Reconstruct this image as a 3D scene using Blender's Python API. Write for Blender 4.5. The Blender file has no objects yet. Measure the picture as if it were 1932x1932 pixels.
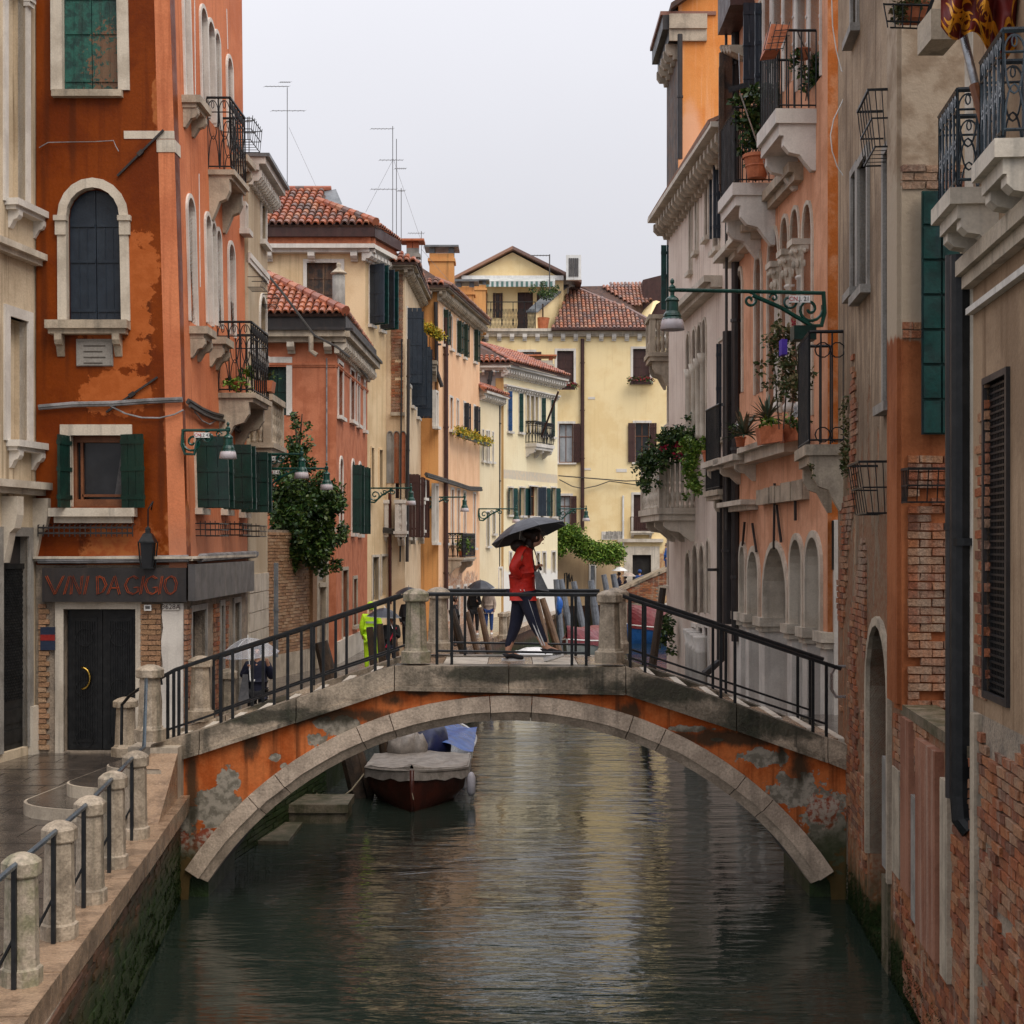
import bpy, math, random, colorsys
from math import sin, cos, pi, sqrt, atan2, radians as R
from mathutils import Vector as V, Matrix as M, noise as NZ
from mathutils.geometry import tessellate_polygon, delaunay_2d_cdt
random.seed(7)
rnd = random.Random(11)
S = bpy.context.scene
COL = S.collection
# ---------------------------------------------------------------- camera
FP, CX, HZ, EYE = 2800.0, 966.0, 1030.0, 4.6          # focal in 1932-px units, centre, horizon row, eye height over water
cd = bpy.data.cameras.new('camera'); cam = bpy.data.objects.new('camera', cd); COL.objects.link(cam)
cd.sensor_width = 36; cd.lens = 36*FP/1932; cd.shift_y = (HZ-966)/1932; cd.clip_end = 2000; cd.clip_start = .1
cam.location = (0, 0, EYE); cam.rotation_euler = (R(90), 0, 0); S.camera = cam
# ---------------------------------------------------------------- overcast sky
SUN_EL = 52
w = bpy.data.worlds.new('World'); S.world = w; w.use_nodes = True
nt = w.node_tree; nt.nodes.clear()
def wn(t, **k):
    n = nt.nodes.new(t)
    for a, b in k.items(): setattr(n, a, b)
    return n
out = wn('ShaderNodeOutputWorld'); bg = wn('ShaderNodeBackground'); sky = wn('ShaderNodeTexSky', sky_type='NISHITA', sun_disc=False)
sky.sun_elevation = R(SUN_EL); sky.air_density = 1; sky.dust_density = 4
hs = wn('ShaderNodeHueSaturation'); hs.inputs['Saturation'].default_value = .12; hs.inputs['Value'].default_value = .012
tc = wn('ShaderNodeTexCoord'); sx = wn('ShaderNodeSeparateXYZ'); mr = wn('ShaderNodeMapRange')
mr.inputs['From Min'].default_value = 0; mr.inputs['From Max'].default_value = 1; mr.inputs['To Min'].default_value = .92; mr.inputs['To Max'].default_value = 2.5
no = wn('ShaderNodeTexNoise'); no.inputs['Scale'].default_value = 2.2; no.inputs['Detail'].default_value = 5
n2 = wn('ShaderNodeMapRange'); n2.inputs['To Min'].default_value = .91; n2.inputs['To Max'].default_value = 1.07
mu = wn('ShaderNodeMath', operation='MULTIPLY'); vm = wn('ShaderNodeVectorMath', operation='SCALE'); vm.inputs[0].default_value = (.80, .803, .862)
ad = wn('ShaderNodeVectorMath', operation='ADD')
L = nt.links.new
L(tc.outputs['Generated'], sx.inputs[0]); L(sx.outputs[2], mr.inputs['Value']); L(tc.outputs['Generated'], no.inputs['Vector'])
L(no.outputs[0], n2.inputs['Value']); L(mr.outputs[0], mu.inputs[0]); L(n2.outputs[0], mu.inputs[1]); L(mu.outputs[0], vm.inputs['Scale'])
L(sky.outputs[0], hs.inputs['Color']); L(hs.outputs[0], ad.inputs[0]); L(vm.outputs[0], ad.inputs[1]); L(ad.outputs[0], bg.inputs[0]); L(bg.outputs[0], out.inputs[0])
bg.inputs[1].default_value = .52
sd = bpy.data.lights.new('sun', 'SUN'); sun = bpy.data.objects.new('sun', sd); COL.objects.link(sun)
sd.energy = 1.5; sd.angle = R(40); sd.color = (1, .91, .80)
az = R(140); el = R(SUN_EL)      # towards the sun: from the right and a little behind the camera
sky.sun_rotation = az
sv = V((sin(az)*cos(el), cos(az)*cos(el), sin(el)))
sun.rotation_euler = sv.to_track_quat('Z', 'Y').to_euler()
S.view_settings.view_transform = 'Standard'; S.view_settings.look = 'None'; S.view_settings.exposure = .5; S.view_settings.gamma = 1
S.render.engine = 'CYCLES'; S.cycles.max_bounces = 6
# ---------------------------------------------------------------- pixel helpers (photo read at 1932 px)
ZT = {'z1':(0,0,.2802),'z2':(0,541.3,.2802),'z3':(0,1028.5,.2802),'z4':(0,1390.6,.2802),'z5':(433,324.8,.1961),'z6':(433,676.6,.1961),
      'z7':(649.6,433,.1681),'z8':(649.6,730.8,.1681),'y1':(812,433,.2522),'y2':(866,920.2,.22415),'y3':(378.9,1028.5,.2802),
      'y4':(1190.9,0,.22415),'y5':(1190.9,406,.22415),'y6':(1190.9,784.9,.22415),'y7':(1498.9,0,.2802),'y8':(1498.9,487.2,.2802),
      'w1':(1498.9,920.2,.2802),'w2':(1498.9,1390.6,.2802),'w3':(893.2,947.3,.1681),'w4':(1082.6,1082.6,.2802),'w5':(649.6,1326.2,.1541),'w6':(649.6,1055.5,.1401),'w7':(1082.6,1001.4,.1401),'P':(0,0,1)}
def Z(t, x, y): a = ZT[t]; return (a[0]+x*a[2], a[1]+y*a[2])
def Q(t, x0, y0, x1, y1): return Z(t, x0, y0)+Z(t, x1, y1)
def W(u, v, d): return V(((u-CX)/FP*d, d, EYE-(v-HZ)/FP*d))
def dground(v, z): return FP*(EYE-z)/(v-HZ)
# ---------------------------------------------------------------- materials
MATS = {}
def mat(name, c1, c2=None, rough=.8, vs=1.2, streak=None, sf=.5, grain=.12, bump=.25, bs=25, spec=.35, layers=(), metal=0, rnds=None, alpha=None, trans=0, emit=None, grime=None, thr=(.42,.62)):
    m = bpy.data.materials.new(name); m.use_nodes = True; t = m.node_tree; N = t.nodes; Lk = t.links.new
    b = N['Principled BSDF']; b.inputs['Roughness'].default_value = rough; b.inputs['Specular IOR Level'].default_value = spec; b.inputs['Metallic'].default_value = metal
    if trans: b.inputs['Transmission Weight'].default_value = trans
    if alpha is not None: b.inputs['Alpha'].default_value = alpha
    g = N.new('ShaderNodeNewGeometry'); pos = g.outputs['Position']
    def nz(scale, det=5, vec=None, rgh=.6):
        n = N.new('ShaderNodeTexNoise'); n.inputs['Scale'].default_value = scale; n.inputs['Detail'].default_value = det; n.inputs['Roughness'].default_value = rgh
        Lk(vec or pos, n.inputs['Vector']); return n.outputs[0]
    def mrg(v, a, b_, c=0., d=1.):
        n = N.new('ShaderNodeMapRange'); n.interpolation_type = 'SMOOTHSTEP'; Lk(v, n.inputs['Value'])
        for i, x in zip(('From Min','From Max','To Min','To Max'), (a, b_, c, d)): n.inputs[i].default_value = x
        return n.outputs[0]
    def mth(op, a, b_):
        n = N.new('ShaderNodeMath'); n.operation = op
        for i, x in enumerate((a, b_)):
            if isinstance(x, (int, float)): n.inputs[i].default_value = x
            else: Lk(x, n.inputs[i])
        return n.outputs[0]
    def mix(f, a, b_, bt='MIX'):
        n = N.new('ShaderNodeMixRGB'); n.blend_type = bt
        for i, x in enumerate((f, a, b_)):
            if isinstance(x, (int, float)): n.inputs[i].default_value = x
            elif isinstance(x, (tuple, list)): n.inputs[i].default_value = (*x, 1)
            else: Lk(x, n.inputs[i])
        return n.outputs[0]
    def scl(s3):
        n = N.new('ShaderNodeVectorMath'); n.operation = 'MULTIPLY'; Lk(pos, n.inputs[0]); n.inputs[1].default_value = s3; return n.outputs[0]
    col = mix(mrg(nz(vs), *thr), c1, c2 or tuple(x*.8 for x in c1))
    if rnds:
        oi = N.new('ShaderNodeObjectInfo'); r = mth('FRACT', mth('ADD', oi.outputs['Random'], g.outputs['Random Per Island']), 0)
        cr = N.new('ShaderNodeValToRGB'); cr.color_ramp.interpolation = 'CONSTANT'
        for i, c in enumerate(rnds):
            e = cr.color_ramp.elements[i] if i < 2 else cr.color_ramp.elements.new(1)
            e.position = i/len(rnds); e.color = (*c, 1)
        Lk(r, cr.inputs[0]); col = mix(.8, col, cr.outputs[0])
    if streak: col = mix(mth('MULTIPLY', mrg(nz(1, 4, scl((7, 7, .3))), .5, .72), sf), col, streak)
    if grime: col = mix(mth('MULTIPLY', mrg(nz(.55, 7, None, .7), .5, .68), .85), col, grime)
    if grain: col = mix(1, col, mrg(nz(38, 3), .2, .8, 1-grain, 1+grain), 'MULTIPLY')
    hsum = nz(bs, 6)
    for Ly in layers:
        dist = None
        for bl in Ly['b']:
            a = N.new('ShaderNodeVectorMath'); a.operation = 'SUBTRACT'; Lk(pos, a.inputs[0]); a.inputs[1].default_value = bl[:3]
            d = N.new('ShaderNodeVectorMath'); d.operation = 'DIVIDE'; Lk(a.outputs[0], d.inputs[0]); d.inputs[1].default_value = bl[3:6]
            l = N.new('ShaderNodeVectorMath'); l.operation = 'LENGTH'; Lk(d.outputs[0], l.inputs[0])
            dist = l.outputs['Value'] if dist is None else mth('MINIMUM', dist, l.outputs['Value'])
        n_ = mth('MULTIPLY', mth('SUBTRACT', nz(Ly.get('ns', 3), 6, scl(Ly.get('st', (1, 1, 1))), .65), .5), Ly.get('na', 2.))
        f = mth('MULTIPLY', mrg(mth('ADD', dist, n_), 1-Ly.get('s', .05), 1+Ly.get('s', .05), 1, 0), Ly.get('f', 1.))
        c = Ly['c']
        if 'c2' in Ly: c = mix(mrg(nz(Ly.get('cs', 6), 5), .4, .6), Ly['c'], Ly['c2'])
        col = mix(f, col, c)
        if Ly.get('h'): hsum = mth('ADD', hsum, mth('MULTIPLY', f, Ly['h']))
    Lk(col, b.inputs['Base Color'])
    rr = mrg(nz(3.3), .3, .7, rough-.08, min(1, rough+.08)); Lk(rr, b.inputs['Roughness'])
    if bump:
        bn = N.new('ShaderNodeBump'); bn.inputs['Strength'].default_value = bump; bn.inputs['Distance'].default_value = .02; Lk(hsum, bn.inputs['Height']); Lk(bn.outputs[0], b.inputs['Normal'])
    if emit: b.inputs['Emission Color'].default_value = (*emit[0], 1); b.inputs['Emission Strength'].default_value = emit[1]
    MATS[name] = m; return m
def G(n): return MATS[n]
BR4 = [(.30,.085,.03),(.33,.12,.045),(.20,.055,.025),(.34,.17,.085),(.25,.085,.035),(.30,.17,.10),(.13,.05,.03)]
mat('stone', (.46,.385,.29), (.32,.265,.20), .6, 2.2, (.12,.11,.09), .55, .15, .3, 30)
mat('pale_stone', (.60,.535,.44), (.46,.40,.32), .6, 1.8, (.22,.2,.17), .5, .1, .25, 30)
mat('white_stone', (.68,.64,.58), (.56,.52,.47), .65, 1.5, (.3,.28,.25), .35, .08, .2, 26)
mat('grey_stone', (.31,.29,.26), (.21,.195,.175), .6, 2, (.14,.14,.13), .5, .15, .3, 30)
mat('wet_stone', (.33,.22,.14), (.19,.125,.08), .22, 3.5, None, 0, .25, .5, 22, .55)
mat('paving', (.085,.068,.055), (.055,.045,.037), .12, 2.2, None, 0, .2, .25, 14, .6)
mat('post_stone', (.42,.34,.25), (.22,.175,.125), .5, 5, (.10,.09,.06), .7, .3, .5, 45, .4, thr=(.35,.7))
mat('post_mossy', (.38,.31,.235), (.20,.185,.11), .5, 6, (.06,.07,.03), .9, .3, .5, 45, .4, thr=(.35,.7))
mat('coping', (.42,.335,.245), (.20,.16,.115), .45, 1.6, (.03,.028,.02), .75, .3, .6, 28, .3, grime=(.035,.035,.022), thr=(.42,.58), layers=[dict(c=(.018,.018,.011), c2=(.03,.032,.018), b=[(.0,19.3,2.95,1.0,9,.12),(2.2,19.3,2.75,1.1,9,.2),(3.6,19.3,2.3,.7,9,.2),(-3.2,19.3,2.4,1.2,9,.1)], na=2.2, ns=2.5, s=.3, f=.85)])
mat('voussoir', (.54,.425,.32), (.38,.295,.22), .4, 2.5, (.15,.12,.09), .5, .25, .6, 24, .4)
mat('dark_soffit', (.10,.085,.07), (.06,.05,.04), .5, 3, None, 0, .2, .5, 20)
mat('black_iron', (.008,.009,.010), (.016,.017,.018), .42, 9, None, 0, .1, .1, 60, .3)
mat('green_iron', (.004,.055,.040), (.003,.038,.028), .3, 6, None, 0, .1, .1, 60, .5)
mat('blue_iron', (.03,.05,.065), (.02,.03,.04), .28, 6, None, 0, .1, .1, 60, .5)
mat('dark_metal', (.032,.028,.028), (.022,.02,.02), .45, 2, (.07,.05,.04), .5, .15, .1, 20)
mat('grey_metal', (.085,.08,.08), (.06,.057,.057), .4, 2, (.19,.16,.13), .45, .1, .1, 20)
mat('lead', (.17,.18,.19), (.12,.13,.14), .4, 3)
mat('glass', (.014,.014,.015), (.025,.025,.027), .1, 1.5, None, 0, 0, 0, 10, .35)
mat('curtain', (.34,.36,.38), (.26,.28,.30), .5, 3, (.5,.5,.5), .4)
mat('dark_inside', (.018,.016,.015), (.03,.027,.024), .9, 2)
mat('teal_paint', (.006,.05,.045), (.005,.03,.028), .4, 5, (.02,.03,.05), .6, .2, .15, 30, .4)
mat('old_green', (.015,.10,.075), (.008,.045,.038), .45, 9, (.03,.05,.04), .6, .3, .3, 30, .4, layers=[dict(c=(.22,.09,.04), b=[(-6.3,23.3,12.2,.3,9,.5)], na=6, ns=16, s=.2, f=.7)])
mat('navy_paint', (.010,.018,.030), (.016,.026,.04), .4, 4, (.03,.04,.05), .5, .2, .15, 30, .4)
mat('green_paint', (.006,.035,.026), (.005,.024,.019), .4, 4, (.02,.03,.03), .5, .2, .15, 30, .4)
mat('brown_paint', (.055,.022,.018), (.04,.017,.014), .5, 4, (.09,.05,.04), .4)
mat('weathered_wood', (.10,.055,.035), (.035,.03,.028), .7, 4, (.24,.15,.09), .8, .3, .3)
mat('old_pole', (.055,.035,.022), (.03,.022,.016), .6, 4, (.12,.07,.04), .6, .3, .6)
mat('brown_pole', (.16,.095,.055), (.11,.065,.04), .5, 4, (.07,.045,.03), .6, .3, .4)
mat('grey_pole', (.15,.165,.19), (.10,.11,.13), .5, 4, (.2,.2,.2), .5, .3, .4)
mat('window_wood', (.20,.075,.03), (.14,.05,.02), .5, 4)
mat('mortar', (.30,.24,.18), (.20,.165,.13), .85, 4, (.12,.1,.08), .4, .3, .6, 30)
mat('brick', (.33,.14,.07), (.25,.10,.05), .75, 9, (.36,.28,.21), .55, .35, .8, 30, rnds=BR4, grime=(.27,.20,.145))
mat('tan_brick', (.36,.22,.12), (.28,.17,.10), .75, 9, None, 0, .3, .7, 40, rnds=[(.36,.20,.11),(.30,.17,.09),(.40,.26,.16),(.26,.14,.08)])
mat('wet_brick', (.10,.05,.03), (.06,.035,.02), .4, 5, None, 0, .3, .7, 40, rnds=[(.09,.045,.028),(.06,.035,.022),(.12,.055,.03),(.045,.035,.02)],
    layers=[dict(c=(.012,.028,.006), c2=(.022,.045,.01), b=[(-4,14,.0,90,90,.85)], na=1.2, ns=2, s=.35, f=.95)])
mat('tile', (.34,.12,.06), (.24,.09,.05), .4, 6, None, 0, .3, .4, 30, .4, rnds=[(.42,.12,.05),(.34,.11,.055),(.24,.11,.08),(.14,.09,.08),(.40,.18,.10),(.30,.08,.04),(.09,.075,.07)])
mat('red_tile', (.50,.13,.055), (.40,.10,.05), .3, 6, None, 0, .2, .4, 30, .5, rnds=[(.37,.115,.05),(.28,.085,.045),(.30,.13,.08),(.42,.16,.08),(.20,.08,.055)])
mat('old_tile', (.30,.13,.08), (.2,.1,.07), .5, 6, None, 0, .2, .4, 30, .4, rnds=[(.40,.16,.09),(.28,.13,.09),(.16,.11,.10),(.34,.19,.13),(.22,.10,.07)])
mat('tile_bed', (.09,.045,.03), (.05,.03,.025), .7, 6)
mat('terracotta', (.50,.16,.07), (.40,.12,.05), .6, 6)
mat('dark_leaf', (.022,.055,.012), (.012,.035,.008), .45, 3, None, 0, .2, 0, 10, .4, rnds=[(.03,.075,.012),(.012,.035,.007),(.065,.12,.018),(.02,.05,.01),(.10,.14,.03)])
mat('bright_leaf', (.10,.20,.02), (.05,.12,.015), .5, 3, None, 0, .2, 0, 10, .3, rnds=[(.16,.26,.03),(.07,.15,.015),(.22,.30,.05),(.04,.09,.012)])
mat('yellow_flower', (.50,.32,.02), (.3,.25,.02), .6, 8, None, 0, .2, 0, 10, .3, rnds=[(.55,.33,.02),(.30,.30,.03),(.12,.18,.02),(.6,.45,.05)])
mat('red_flower', (.35,.01,.04), (.2,.01,.03), .6, 8, None, 0, .2, 0)
mat('dry_leaf', (.09,.085,.025), (.05,.06,.015), .6, 8, None, 0, .2, 0, 10, .3, rnds=[(.11,.09,.03),(.05,.075,.02),(.16,.11,.05),(.035,.055,.015)])
mat('agave', (.06,.09,.05), (.08,.075,.04), .45, 4, None, 0, .2, 0, 10, .4, rnds=[(.05,.09,.055),(.09,.085,.045),(.13,.09,.05)])
mat('bark', (.09,.06,.04), (.05,.035,.025), .85, 6)
mat('dark_stone', (.16,.13,.09), (.07,.065,.035), .45, 3, (.04,.045,.02), .8, .3, .5, 30)
mat('moss', (.035,.07,.012), (.02,.04,.008), .8, 6, None, 0, .4, .9, 50)
mat('white_paint', (.72,.72,.70), (.62,.62,.60), .4, 3, (.4,.38,.33), .3)
mat('lamp_glass', (.62,.57,.60), (.55,.50,.52), .2, 3, None, 0, .05, 0, 10, .6)
mat('rope', (.30,.25,.17), None, .8, 9); mat('cable', (.30,.30,.31), (.16,.16,.16), .5, 3); mat('dark_cable', (.06,.055,.05), None, .6, 3)
mat('tarp_grey', (.30,.265,.23), (.21,.185,.16), .5, 5, (.18,.16,.14), .5, .15, .4, 14)
mat('tarp_blue', (.012,.10,.42), (.01,.06,.26), .35, 4, (.03,.2,.5), .4, .1, .5, 10, .5)
mat('tarp_navy', (.012,.018,.07), (.008,.012,.04), .4, 4, None, 0, .1, .4, 10)
mat('tarp_red', (.15,.02,.024), (.10,.014,.016), .4, 4, None, 0, .1, .5, 10)
mat('hull_brown', (.065,.014,.008), (.04,.01,.006), .35, 4); mat('hull_white', (.66,.68,.70), (.55,.57,.6), .25, 3)
mat('hull_blue', (.015,.08,.25), (.01,.06,.18), .3, 3); mat('hull_grey', (.16,.175,.165), (.12,.13,.125), .4, 3)
mat('plastic_grey', (.45,.43,.46), None, .4, 3)
mat('sign_orange', (.30,.05,.01), (.18,.03,.008), .5, 6); mat('brass', (.55,.36,.08), None, .25, 3, metal=1)
mat('red_letter', (.5,.02,.02), None, .5); mat('black_letter', (.02,.02,.02), None, .5); mat('poster_blue', (.02,.03,.06), None, .5); mat('poster_red', (.28,.02,.015), None, .5)
mat('skin', (.50,.27,.18), (.44,.23,.15), .5, 20, None, 0, .03, 0); mat('hair', (.03,.016,.01), (.02,.01,.007), .5, 30, None, 0, .1, .3, 60)
mat('red_jacket', (.50,.018,.008), (.40,.012,.006), .5, 9, None, 0, .06, .8, 16); mat('navy_cloth', (.010,.012,.03), (.015,.017,.035), .75, 8, None, 0, .1, .3, 30)
mat('black_cloth', (.010,.010,.012), (.017,.017,.019), .7, 8, None, 0, .1, .3, 30); mat('umbrella_black', (.018,.020,.03), (.028,.03,.042), .4, 3, None, 0, .05, .15, 12, .5)
mat('grey_cloth', (.13,.13,.135), (.09,.09,.095), .8, 8, None, 0, .1, .5, 20); mat('white_cloth', (.70,.70,.70), None, .6); mat('jeans', (.02,.06,.20), (.015,.04,.14), .8, 8)
mat('hivis', (.55,.85,.02), (.45,.75,.02), .5, 6); mat('silver_tape', (.4,.42,.4), None, .3); mat('pink_strap', (.75,.03,.08), None, .5); mat('blue_cloth', (.02,.13,.50), None, .5)
mat('clear_film', (.78,.82,.90), None, .1, 3, None, 0, 0, 0, 10, .7, alpha=.28); mat('shoe_sole', (.65,.63,.6), None, .6); mat('tan_cloth', (.42,.33,.27), (.3,.24,.2), .7, 8)
mat('flag_cloth', (.14,.012,.008), (.10,.008,.006), .6, 3, None, 0, .05, .3, 10, layers=()); mat('flag_gold', (.75,.33,.02), (.6,.25,.02), .5, 5)
mat('alu', (.42,.43,.45), (.36,.37,.38), .3, 3, metal=.8); mat('awning', (.6,.62,.6), None, .6); mat('awning_green', (.10,.2,.18), None, .6)
def plaster(n, c1, c2, st, sf=.35, lay=(), **k):
    return mat(n, c1, c2, k.pop('rough', .75), k.pop('vs', .7), st, sf, k.pop('grain', .1), k.pop('bump', .3), k.pop('bs', 16), .12, lay, **k)
# ---------------------------------------------------------------- mesh builder
class MB:
    def __init__(s): s.v = []; s.f = []
    def add(s, vs, fs):
        b = len(s.v); s.v += [tuple(x) for x in vs]; s.f += [[i+b for i in f] for f in fs]; return s
    def hexa(s, p): return s.add(p, [(3,2,1,0),(4,5,6,7),(0,1,5,4),(1,2,6,5),(2,3,7,6),(3,0,4,7)])
    def bx(s, x0, x1, y0, y1, z0, z1): return s.hexa([(x0,y0,z0),(x1,y0,z0),(x1,y1,z0),(x0,y1,z0),(x0,y0,z1),(x1,y0,z1),(x1,y1,z1),(x0,y1,z1)])
    def tube(s, pts, r, n=6, closed=False):
        pts = [V(p) for p in pts]; k = len(pts); b = len(s.v); prev = None
        for i, p in enumerate(pts):
            a = pts[i-1] if (i or closed) else p; c = pts[(i+1) % k] if (i < k-1 or closed) else p
            t = (c-a); t = t.normalized() if t.length > 1e-9 else V((0,0,1))
            if prev is None:
                x = t.cross(V((0,0,1)));
                if x.length < 1e-3: x = t.cross(V((0,1,0)))
            else: x = prev - t*prev.dot(t)
            if x.length < 1e-6: x = t.orthogonal()
            x.normalize(); y = t.cross(x); prev = x
            rr = r[i] if isinstance(r, (list, tuple)) else r
            for j in range(n):
                q = 2*pi*(j+.5)/n; s.v.append(tuple(p+x*(rr*cos(q))+y*(rr*sin(q))))
        for i in range(k if closed else k-1):
            i2 = (i+1) % k
            for j in range(n): s.f.append([b+i*n+j, b+i*n+(j+1) % n, b+i2*n+(j+1) % n, b+i2*n+j])
        if not closed: s.f.append([b+j for j in range(n)][::-1]); s.f.append([b+(k-1)*n+j for j in range(n)])
        return s
    def lathe(s, c, prof, n=12, rot=0, mtx=None, cap=True):
        b = len(s.v); c = V(c)
        for r, z in prof:
            for j in range(n):
                q = 2*pi*j/n+rot; p = V((r*cos(q), r*sin(q), z))
                if mtx: p = mtx @ p
                s.v.append(tuple(c+p))
        for i in range(len(prof)-1):
            for j in range(n): s.f.append([b+i*n+j, b+i*n+(j+1) % n, b+(i+1)*n+(j+1) % n, b+(i+1)*n+j])
        if cap: s.f.append([b+j for j in range(n)][::-1]); s.f.append([b+(len(prof)-1)*n+j for j in range(n)])
        return s
    def ball(s, c, r, n=8):
        r = V(r) if not isinstance(r, (int, float)) else V((r, r, r)); b = len(s.v); c = V(c)
        for i in range(n+1):
            th = pi*i/n
            for j in range(n): q = 2*pi*j/n; s.v.append((c.x+r.x*sin(th)*cos(q), c.y+r.y*sin(th)*sin(q), c.z+r.z*cos(th)))
        for i in range(n):
            for j in range(n): s.f.append([b+i*n+j, b+i*n+(j+1) % n, b+(i+1)*n+(j+1) % n, b+(i+1)*n+j][::-1])
        return s
    def prism(s, poly, fn, o0, o1):     # poly in 2D, fn(a,b,o)->point
        n = len(poly); b = len(s.v)
        s.v += [tuple(fn(p[0], p[1], o0)) for p in poly]+[tuple(fn(p[0], p[1], o1)) for p in poly]
        for i in range(n): j = (i+1) % n; s.f.append([b+i, b+j, b+n+j, b+n+i])
        for t in tessellate_polygon([[V((p[0], p[1], 0)) for p in poly]]): s.f.append([b+i for i in t][::-1]); s.f.append([b+n+i for i in t])
        return s
WLOC = {}
def fin(o, parent, label, cat, group, kind, inv):
    COL.objects.link(o)
    if parent is not None:
        o.parent = parent
        if inv and parent.name in WLOC: o.matrix_parent_inverse = M.Translation(-WLOC[parent.name])
    for k, x in (('label', label), ('category', cat), ('group', group), ('kind', kind)):
        if x: o[k] = x
    return o
def ob(name, mb, m, parent=None, label=None, cat=None, group=None, kind=None, smooth=False, inv=True):
    me = mb
    if isinstance(mb, MB):
        me = bpy.data.meshes.new(name); me.from_pydata(mb.v, [], mb.f); me.update()
        if smooth: me.polygons.foreach_set('use_smooth', [True]*len(me.polygons))
        me.materials.append(G(m) if isinstance(m, str) else m)
    return fin(bpy.data.objects.new(name, me), parent, label, cat, group, kind, inv)
def thing(name, loc, label, cat, group=None):
    o = bpy.data.objects.new(name, None); o.location = loc; o.empty_display_size = .2; fin(o, None, label, cat, group, None, False)
    WLOC[o.name] = V(loc); return o
def copy_tree(o, loc, label=None, rotz=None, scale=None):
    def cp(s, par):
        c = s.copy(); COL.objects.link(c); c.parent = par
        if par is not None: c.matrix_parent_inverse = s.matrix_parent_inverse
        for ch in s.children: cp(ch, c)
        return c
    r = cp(o, None); r.location = loc; WLOC[r.name] = V(loc)
    if label: r['label'] = label
    if rotz is not None: r.rotation_euler = (0, 0, rotz)
    if scale is not None: r.scale = scale if not isinstance(scale, (int, float)) else (scale,)*3
    return r
def unitmesh(name, m, jit=.0, seed=0, bev=.0):
    r = random.Random(seed); mb = MB(); mb.bx(-.5,.5,-.5,.5,-.5,.5)
    mb.v = [tuple(c+r.uniform(-jit, jit) for c in p) for p in mb.v]
    me = bpy.data.meshes.new(name); me.from_pydata(mb.v, [], mb.f); me.materials.append(G(m)); me.update(); return me
def tilemesh(m):
    mb = MB(); n = 6
    for y, r in ((-.6, .5), (.6, .40)):
        for j in range(n+1):
            q = pi*j/n; mb.v.append((r*cos(q), y, r*sin(q)*1.05+(.12 if y < 0 else 0)))
    for j in range(n): mb.f.append([j+1, j, n+1+j, n+2+j])
    for j in range(n+1): mb.v.append((.40*cos(pi*j/n), -.6, .40*sin(pi*j/n)*1.05+.02))
    for j in range(n): mb.f.append([j, j+1, 2*n+3+j, 2*n+2+j])
    me = bpy.data.meshes.new('roof_tile'); me.from_pydata(mb.v, [], mb.f); me.materials.append(G(m)); me.update(); return me
def pieces(name, parent, meshes, mats, limit=300):
    mats = sorted(mats, key=lambda m: m.translation.y)
    inv = M.Translation(-WLOC[parent.name]) if parent is not None and parent.name in WLOC else M.Identity(4)
    for i, m in enumerate(mats[:limit]):
        o = bpy.data.objects.new(name, meshes[i % len(meshes)]); COL.objects.link(o)
        if parent is not None: o.parent = parent; o.matrix_parent_inverse = inv
        o.matrix_basis = m
    if len(mats) > limit:
        mb = MB()
        for i, m in enumerate(mats[limit:]):
            me = meshes[i % len(meshes)]; mb.add([m @ v.co for v in me.vertices], [list(p.vertices) for p in me.polygons])
        ob(name+'_field', mb, meshes[0].materials[0], parent, kind='stuff')
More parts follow.
